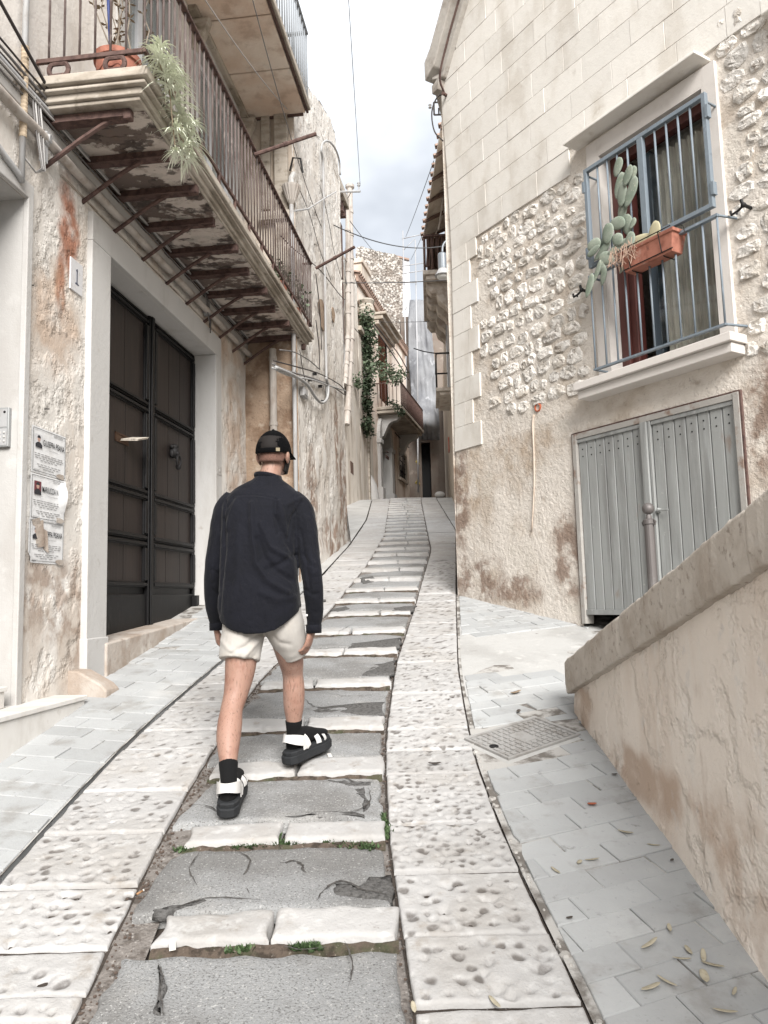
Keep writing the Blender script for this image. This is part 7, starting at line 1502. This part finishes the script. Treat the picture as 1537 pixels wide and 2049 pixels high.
def litter(x, y, L_, W_, an, zf, m, name, cat_, lab, grp, curl=.3):
    c = gpt(x, y); c.z = zf(c.x, c.y); sc_ = c.y / 1500; L_ *= sc_; W_ *= sc_ * .95; a = math.radians(an); d_ = Vector((math.cos(a), math.sin(a) * 1.6, 0)).normalized(); d_ = Vector((d_.x, d_.y, d_.y * SLOPE)); s_ = Vector((-d_.y, d_.x, 0)); R = []
    for i in range(9):
        t = -1 + i / 4; w_ = W_ / 2 * math.sqrt(max(0, 1 - t * t)) + .0003; h = .004 + curl * L_ * .25 * t * t
        R.append([c + d_ * (t * L_ / 2) + s_ * (w_ * k) + Vector((0, 0, h + .35 * w_ * k * k + .0008)) for k in (-1, 0, 1)])
    b = MB().grid(R); o = b.build(name, m, smooth=True); tag(o, lab, cat_, grp); sm = o.modifiers.new('thickness', 'SOLIDIFY'); sm.thickness = .0008; return o
leaf_lab = ['dry leaf leftmost of the leaf cluster near the ramp wall foot', 'short dry leaf standing on end in the middle of the leaf cluster', 'dry leaf at the upper right of the leaf cluster by the ramp wall', 'thin dry sliver lying level in the leaf cluster', 'dry leaf pointing right at the right side of the leaf cluster', 'broad dry leaf, fattest of the cluster near the ramp wall', 'slim dry leaf tilted down right in the lower leaf cluster', 'broad dry leaf at the lower left of the leaf cluster', 'lowest dry leaf on the right pavement, lying nearly level', 'slanting dry leaf left of centre on the right pavement', 'level dry leaf halfway down the right pavement', 'farthest dry leaf on the right pavement, below the manhole cover', 'dry leaf near the ramp wall foot, halfway down the pavement', 'small upright dry leaf just above the leaf cluster', 'small dry leaf at the right of the lowest pavers', 'tiny dry leaf touching the level leaf halfway down the pavement', 'dry leaf on the nearest pecked stone of the right strip', 'dry leaf in the joint between asphalt and the right stone strip']
for (x, y, L_, W_, an), lb in zip(lv, leaf_lab): litter(x, y, L_, W_, an, lambda x, y: gz(y), m_leaf, 'dry_leaf', 'leaf', lb, 'dry leaves on the right pavement')
dark_lab = ['dark shrivelled leaf on a paver left of the leaf cluster', 'dark scrap near the ramp wall just below the manhole', 'dark curled scrap on the pavement above the manhole cover', 'dark speck of leaf near the ramp wall foot', 'dark leaf scrap lying on the right pecked stone strip', 'dark speck by the ramp wall close to the leaf cluster']
for (x, y, L_, W_, an), lb in zip(((1140, 1840, 14, 8, 10), (1230, 1552, 12, 7, 0), (1038, 1425, 14, 8, 60), (1345, 1724, 10, 6, 30), (870, 1531, 26, 12, 0), (1407, 1777, 8, 6, 0)), dark_lab): litter(x, y, L_, W_, an, lambda x, y: gz(y), m_leafd, 'dark_leaf', 'leaf', lb, 'dark scraps on the street', .5)
litter(1185, 1612, 18, 12, 0, lambda x, y: gz(y), m_clay, 'orange_scrap', 'litter', 'tiny orange scrap on the grey pavement below the manhole cover', None, .4)
litter(1032, 1388, 26, 12, 20, lambda x, y: gz(y), mat('tan_leaf', ph(200, 176, 150, .5), .8), 'tan_leaf', 'leaf', 'single tan leaf on the pavement above the manhole cover', None, .5)
m_butt = mat('cigarette_filter', ph(196, 150, 110, .5), .8); m_buttw = mat('cigarette_paper', ph(230, 226, 220, .58), .8)
for (x, y, an, lab) in ((280, 1790, 55, 'crushed cigarette end in the gutter, the farther of two'), (275, 1830, 50, 'cigarette end in the gutter beside the nearest white step stone')):
    c = gpt(x, y); c.z = gz(c.y) - .0; a = math.radians(an); d_ = Vector((math.cos(a), math.sin(a), math.sin(a) * .2)); t_ = thing('cigarette_end', c, lab, 'cigarette'); MB().tube([c + Vector((0, 0, .008)) - d_ * .014, c + Vector((0, 0, .008)) + d_ * .012], .0042, 8).build('filter', m_butt, t_, smooth=True); MB().tube([c + Vector((0, 0, .008)) + d_ * .0125, c + Vector((0, 0, .008)) + d_ * .018], .004, 8).build('paper', m_buttw, t_)
for (x, y, lab) in ((345, 1900, 'white paper scrap at the foot of the nearest step'), (660, 1520, 'white scrap on the asphalt by the leading sandal')):
    c = gpt(x, y); b = MB(); b.box(Vector((c.x, c.y, zsurf(c.x, c.y) + .006)), (.010, .004, .0), (-.005, .016, .006), (0, .001, .001)); tag(b.build('paper_scrap', m_buttw), lab, 'litter')
# --- weeds in the step joints
m_weed = mat('weed_green', ph(112, 138, 92, .4), .7, [(ph(80, 106, 66, .45), 40, .45, .65, .6)], rnd=.0)
def weeds(pix, n, spread, hgt, lab):
    b = MB(); n = int(n * 1.6); spread *= 1.3
    for k in range(n):
        i = random.randrange(len(pix) - 1); t = random.random(); x = pix[i][0] + (pix[i + 1][0] - pix[i][0]) * t; y = pix[i][1] + (pix[i + 1][1] - pix[i][1]) * t; c = gpt(x, y); c.x += random.gauss(0, spread); c.y += random.gauss(0, spread * .6) - .022; c.z = gz(c.y) - .018
        for q in range(5):
            a = random.uniform(0, 6.28); l_ = hgt * random.uniform(.3, .95); d_ = Vector((math.cos(a), math.sin(a), random.uniform(.6, 2))).normalized(); s_ = d_.cross(Vector((0, 0, 1))).normalized() * l_ * .26; p = c + d_ * l_ * .35; tp = c + d_ * l_
            b.add([c, p + s_, tp, p - s_, ], [(0, 1, 2, 3)])
    tag(b.build('weeds', m_weed), kind='stuff')
weeds([(470, 1684), (540, 1678), (640, 1672), (745, 1684)], 260, .012, .030, ''); weeds([(520, 1632), (545, 1628), (560, 1634)], 80, .014, .032, ''); weeds([(552, 1640), (553, 1660), (556, 1672)], 40, .008, .03, ''); weeds([(490, 1548), (520, 1544), (560, 1540)], 90, .010, .028, '')
weeds([(760, 1620), (770, 1650), (768, 1668)], 70, .012, .034, ''); weeds([(470, 1886), (500, 1882)], 16, .010, .034, ''); weeds([(590, 1880), (640, 1880)], 45, .012, .034, ''); weeds([(365, 1690), (380, 1686)], 16, .01, .03, ''); weeds([(760, 1450), (762, 1440)], 14, .006, .02, ''); weeds([(340, 1600), (352, 1580)], 16, .008, .025, '')
# gritty dirt along the lane edges
m_grit = mat('dark_grit', ph(120, 104, 94, .45), 1, rnd=0); b = MB()
for k in range(900):
    y = random.uniform(2.2, 7); e_ = random.choice([0, 0, 0, 1]); x = (LSR(y) + random.gauss(.03, .022)) if e_ == 0 else RSL(y) - .008 + random.gauss(0, .006); s_ = random.uniform(.002, .007); z_ = gz(y) - .018; b.ball((x, y, z_ + s_ * .4), s_, s_, s_ * .7, n=5, m=3)
tag(b.build('grit', m_grit), kind='stuff')
# --- plants on the balcony over the door
m_spid = mat('spider_plant_leaf', ph(232, 236, 216, .85), .6, [(ph(206, 212, 184, .75), 30, .5, .62, .6)], rnd=.0, spec=.35); m_dryst = mat('dry_leaf_base', ph(196, 176, 150, .48), .9)
sp = thing('spider_plant', A(.55, 5.5, BO), 'pale variegated spider plant spilling over the balcony rail', 'plant')
ros = [(318, 118, .95), (330, 150, 1.0), (340, 175, 1.05), (322, 95, .7), (352, 205, 1.0), (348, 150, .8), (362, 235, .95), (372, 262, .9), (352, 262, .7), (380, 285, .9), (366, 300, .8), (376, 318, .75), (385, 250, .7), (352, 305, .5), (335, 130, .9)]
for (x, y, s_) in ros:
    o_ = BO + .06; u, z_ = A.px(x, y, o_); c = A(u, z_, o_); b = MB()
    for k in range(46):
        az = random.uniform(0, 6.28); e_ = random.uniform(-.1, 1.1); d_ = (A.d * math.cos(az) + A.n * math.sin(az) * .8) * math.cos(e_) + Vector((0, 0, math.sin(e_))); l_ = random.uniform(.12, .30) * s_; wv = d_.cross(Vector((0, 0, 1))).normalized(); w_ = random.uniform(.005, .010); R = []
        for i in range(7):
            t = i / 6; p = c + d_ * (l_ * t) - Vector((0, 0, l_ * (.15 + .65 * random.random() * 0 + .55) * t * t)); ww = w_ * (1 - t) ** .6 * min(1, .5 + t * 3); R.append([p - wv * ww, p + Vector((0, 0, -.3 * ww)), p + wv * ww])
        b.grid(R)
    b.build('leaf_rosette', m_spid, sp, smooth=True)
b = MB()
for i in range(len(ros) - 1):
    a = A(*A.px(ros[i][0], ros[i][1], BO + .05), BO + .05); c = A(*A.px(ros[i + 1][0], ros[i + 1][1], BO + .05), BO + .05); b.tube(sag(a, c, .03, 6), .004, 5)
b.build('runner_stem', m_dryst, sp)
pc = A(*A.px(236, 108, .46), .46); pc.z = BZ + .03
pot = thing('terracotta_pot', pc, 'round terracotta pot of bare twigs at the near balcony corner', 'flower pot')
b = MB(); R = []
for r, h in ((.115, 0), (.145, .16), (.148, .215), (.162, .22), (.166, .26), (.15, .26), (.142, .21)): R.append((r, h))
b.lathe(pc, R, 28); b.build('pot', m_terra, pot, smooth=False)
b = MB(); b.lathe(pc + Vector((0, 0, .2)), [(.14, 0), (.001, .005)], 16); b.build('soil', m_soil, pot)
b = MB(); P = [pc + Vector(((.137 + .003) * math.cos(a), (.137 + .003) * math.sin(a), .13 + .012 * math.sin(a * 9))) for a in [2 * math.pi * k / 72 for k in range(73)]]; b.tube(P, .004, 5); b.build('wavy_line', mat('dark_clay_line', ph(150, 90, 74, .45), .8), pot)
m_twig = mat('dry_twig', ph(190, 176, 160, .48), .9); b = MB(); bl_ = MB()
for k in range(9):
    a = random.uniform(0, 6.28); p = pc + Vector((.07 * math.cos(a), .07 * math.sin(a), .2)); P = [p]
    for i in range(7): p = p + Vector((random.gauss(.0, .03), random.gauss(0, .03), .12)); P.append(p)
    b.tube(P, [.007 - .0007 * i for i in range(8)], 5)
    for i in range(2, 8):
        for q in range(3): d_ = Vector((random.gauss(0, 1), random.gauss(0, 1), random.gauss(0, .6))).normalized(); s_ = d_.cross(Vector((0, 0, 1))) * .012; bl_.add([P[i], P[i] + d_ * .025 + s_, P[i] + d_ * .05, P[i] + d_ * .025 - s_], [(0, 1, 2, 3)])
b.build('twig', m_twig, pot, smooth=True); tag(bl_.build('withered_leaves', m_dryst, pot), kind='stuff')
tag(MB().tube([pc + Vector((-.05, .02, .2)), pc + Vector((-.09, -.02, 1.1))], .011, 8).build('blue_stake', mat('blue_plastic', ph(70, 90, 160, .5), .5), pot, smooth=True))
def leafmass(c, ex_, n, s, rnd_=1.0):
    b = MB()
    for k in range(n):
        while True:
            q = Vector((random.uniform(-1, 1), random.uniform(-1, 1), random.uniform(-1, 1)))
            if q.length < 1: break
        p = Vector(c) + Vector((q.x * ex_[0], q.y * ex_[1], q.z * ex_[2])); d_ = Vector((random.gauss(0, 1), random.gauss(0, 1), random.gauss(-.2, .7))).normalized(); l_ = s * random.uniform(.5, 1.2); s_ = d_.cross(Vector((random.gauss(0, 1), random.gauss(0, 1), 1))).normalized() * l_ * .32
        b.add([p, p + d_ * l_ * .5 + s_, p + d_ * l_, p + d_ * l_ * .5 - s_], [(0, 1, 2, 3)])
    return b
m_green = mat('balcony_plant_green', ph(124, 142, 112, .45), .7, [(ph(160, 172, 150, .48), 18, .5, .68, .6)]); m_greend = mat('dark_ivy_leaf', ph(86, 104, 78, .42), .7, [(ph(130, 146, 120, .45), 14, .5, .68, .6)])
q = A(4.0, 5.62, .6); t_ = thing('potted_plant', A(4.0, BZ + .03, .6), 'small green potted plant at the far end of the rusty balcony', 'plant'); MB().lathe(A(4.0, BZ + .03, .6), [(.09, 0), (.12, .18), (.125, .2), (.11, .2)], 16).build('pot', m_terra, t_); tag(leafmass(q + Vector((0, 0, .02)), (.22, .4, .22), 240, .07).build('foliage', m_green, t_), kind='stuff')
t_ = thing('potted_plant', A(3.2, BZ + .03, .6), 'potted plant with reddish pot midway along the rusty balcony', 'plant'); MB().lathe(A(3.2, BZ + .03, .6), [(.10, 0), (.13, .2), (.135, .22), (.12, .22)], 16).build('pot', m_terra, t_); tag(leafmass(A(3.2, 5.62, .6), (.18, .3, .16), 160, .07).build('foliage', m_green, t_), kind='stuff')
# pigeon on the cornice
pg = A(*A.px(440, 24, .24), .24); bird = thing('pigeon', pg, 'dark pigeon perched on the window cornice under the upper balcony', 'bird'); pg.z = ZC + .01
m_bird = mat('slate_feathers', ph(58, 56, 62, .4), .7, [(ph(90, 90, 98, .42), 40, .5, .7, .5)])
yq = Vector((.5, -.86, 0)); yq.normalize(); sq2 = Vector((yq.y, -yq.x, 0))
b1 = limb([(*(pg - yq * .15 + Vector((0, 0, .05))), .012, .006), (*(pg - yq * .09 + Vector((0, 0, .07))), .028, .02), (*(pg - yq * .03 + Vector((0, 0, .09))), .048, .048), (*(pg + yq * .04 + Vector((0, 0, .12))), .05, .052), (*(pg + yq * .075 + Vector((0, 0, .165))), .028, .03), (*(pg + yq * .085 + Vector((0, 0, .20))), .024, .026), (*(pg + yq * .105 + Vector((0, 0, .225))), .012, .012)], 14, 5, side=tuple(sq2))
b1.build('body', m_bird, bird, smooth=True); MB().tube([pg + yq * .10 + Vector((0, 0, .212)), pg + yq * .14 + Vector((0, 0, .205))], [.007, .002], 6).build('beak', m_iron, bird)
for s_ in (-1, 1): MB().tube([pg + sq2 * .02 * s_ + Vector((0, 0, .06)), pg + sq2 * .02 * s_ + Vector((0, 0, -.005)), pg + sq2 * .02 * s_ + yq * .03 + Vector((0, 0, -.006))], .005, 5).build('leg', m_clay, bird); 
for s_ in (-1, 1): MB().ball(pg + sq2 * .043 * s_ - yq * .02 + Vector((0, 0, .095)), .014, .085, .036, q=Matrix(((sq2.x, yq.x, 0), (sq2.y, yq.y, 0), (0, 0, 1))), n=10, m=8).build('wing', m_bird, bird, smooth=True)
# --- ivy and creepers on the far houses
def creeper(pix, F, off, lab, n, s, m, ex_=(.25, .25, .35), base=None):
    c0 = F(*F.px(pix[-1][0], pix[-1][1], off), off); t_ = thing('creeper', c0, lab, 'creeper')
    st = [F(*F.px(x, y, off * .4), off * .4) for x, y in pix]; MB().tube(cat(st, 4) if len(st) > 2 else st, .025, 6).build('stem', m_twig, t_)
    for i in range(len(pix) - 1):
        k_ = max(2, int(abs(pix[i + 1][1] - pix[i][1]) / 12 + abs(pix[i + 1][0] - pix[i][0]) / 12)); b = MB()
        for j in range(k_):
            x = pix[i][0] + (pix[i + 1][0] - pix[i][0]) * j / k_; y = pix[i][1] + (pix[i + 1][1] - pix[i][1]) * j / k_; q = leafmass(F(*F.px(x, y, off), off), tuple(e * random.uniform(.6, 1.3) for e in ex_), n, s); b.v, o_ = b.v + q.v, len(b.v); b.f += [tuple(a + o_ for a in f) for f in q.f]
        tag(b.build('foliage', m, t_), kind='stuff')
creeper([(733, 640), (735, 700), (737, 760), (734, 800), (738, 838)], A3, .18, 'dark green ivy column hanging down the pale corner of the piped house', 90, .13, m_greend, (.22, .2, .3))
creeper([(731, 622), (736, 660), (742, 690)], A3, .2, 'grey green tuft of creeper at the top of the ivy column', 80, .12, m_green, (.3, .2, .3))
creeper([(732, 845), (736, 856), (740, 868)], A3, .16, 'small ivy clump low on the pale corner by the arched door', 90, .12, m_greend, (.2, .18, .2))
creeper([(716, 760), (718, 778)], A3, .14, 'small hanging tuft beside the fat pipes', 70, .1, m_green, (.14, .14, .2))
creeper([(748, 730), (768, 742), (790, 755), (812, 742)], A4, .95, 'grey green creeper tumbling over the planted far balcony', 80, .14, m_green, (.4, .3, .28))
creeper([(752, 700), (768, 712)], A4, .5, 'loose green sprig against the red shutters of the pink house', 60, .12, m_green, (.4, .2, .25)); creeper([(785, 805), (800, 822), (810, 830)], A4, 1.0, 'fringe of green hanging under the edge of the far balcony', 60, .1, m_greend, (.2, .15, .15))
pt_ = A3(*A3.px(733, 628, .12), .12); t_ = thing('cut_stone_urn', pt_, 'weathered stone urn block on the corner above the ivy', 'urn'); MB().lathe(pt_, [(.14, -.3), (.26, -.2), (.3, .1), (.24, .3), (.3, .42), (.28, .46), (.1, .46)], 14).build('bowl', m_slabst, t_)
# --- overhead wires
m_wire = mat('overhead_wire', ph(120, 122, 126, .35), .7)
def wire(a, c, drop, r, lab, m=None): tag(MB().tube(sag(a, c, drop, 16), r, 5).build('overhead_wire', m or m_wire, smooth=True), lab, 'wire')
wire(at(694, -60, 9.5), INS + Vector((0, 0, .2)), .02, .006, 'long wire dropping from the top of the sky to the insulator arm')
wire(at(640, 436, 12.4), at(900, 490, 16), .25, .010, 'sagging wire crossing the sky above the scaffold')
wire(at(686, 566, 14.5), at(905, 560, 13), .02, .008, 'level wire crossing the street below the ruin')
wire(at(868, 322, 17), at(812, 474, 33.5), .05, .010, 'thin slanting wire from the right eaves to the scaffold pole'); wire(at(858, 440, 18), at(822, 520, 34), .05, .008, 'second thin slanting wire nearer the right eaves')
wire(at(700, 442, 20), at(752, 508, 37.5), .02, .010, 'thin wire running down to the ruined gable'); wire(at(756, 644, 27), at(858, 643, 22), .02, .008, 'lowest wire, level across the netting')
wire(at(385, -40, 6.2), at(640, 275, 11.5), .18, .006, 'loose pale wire looping in front of the upper balcony', m_cablewt); wire(at(498, -30, 6.8), at(650, 470, 12), .2, .006, 'thin grey wire hanging past the upper balcony edge', m_cable)
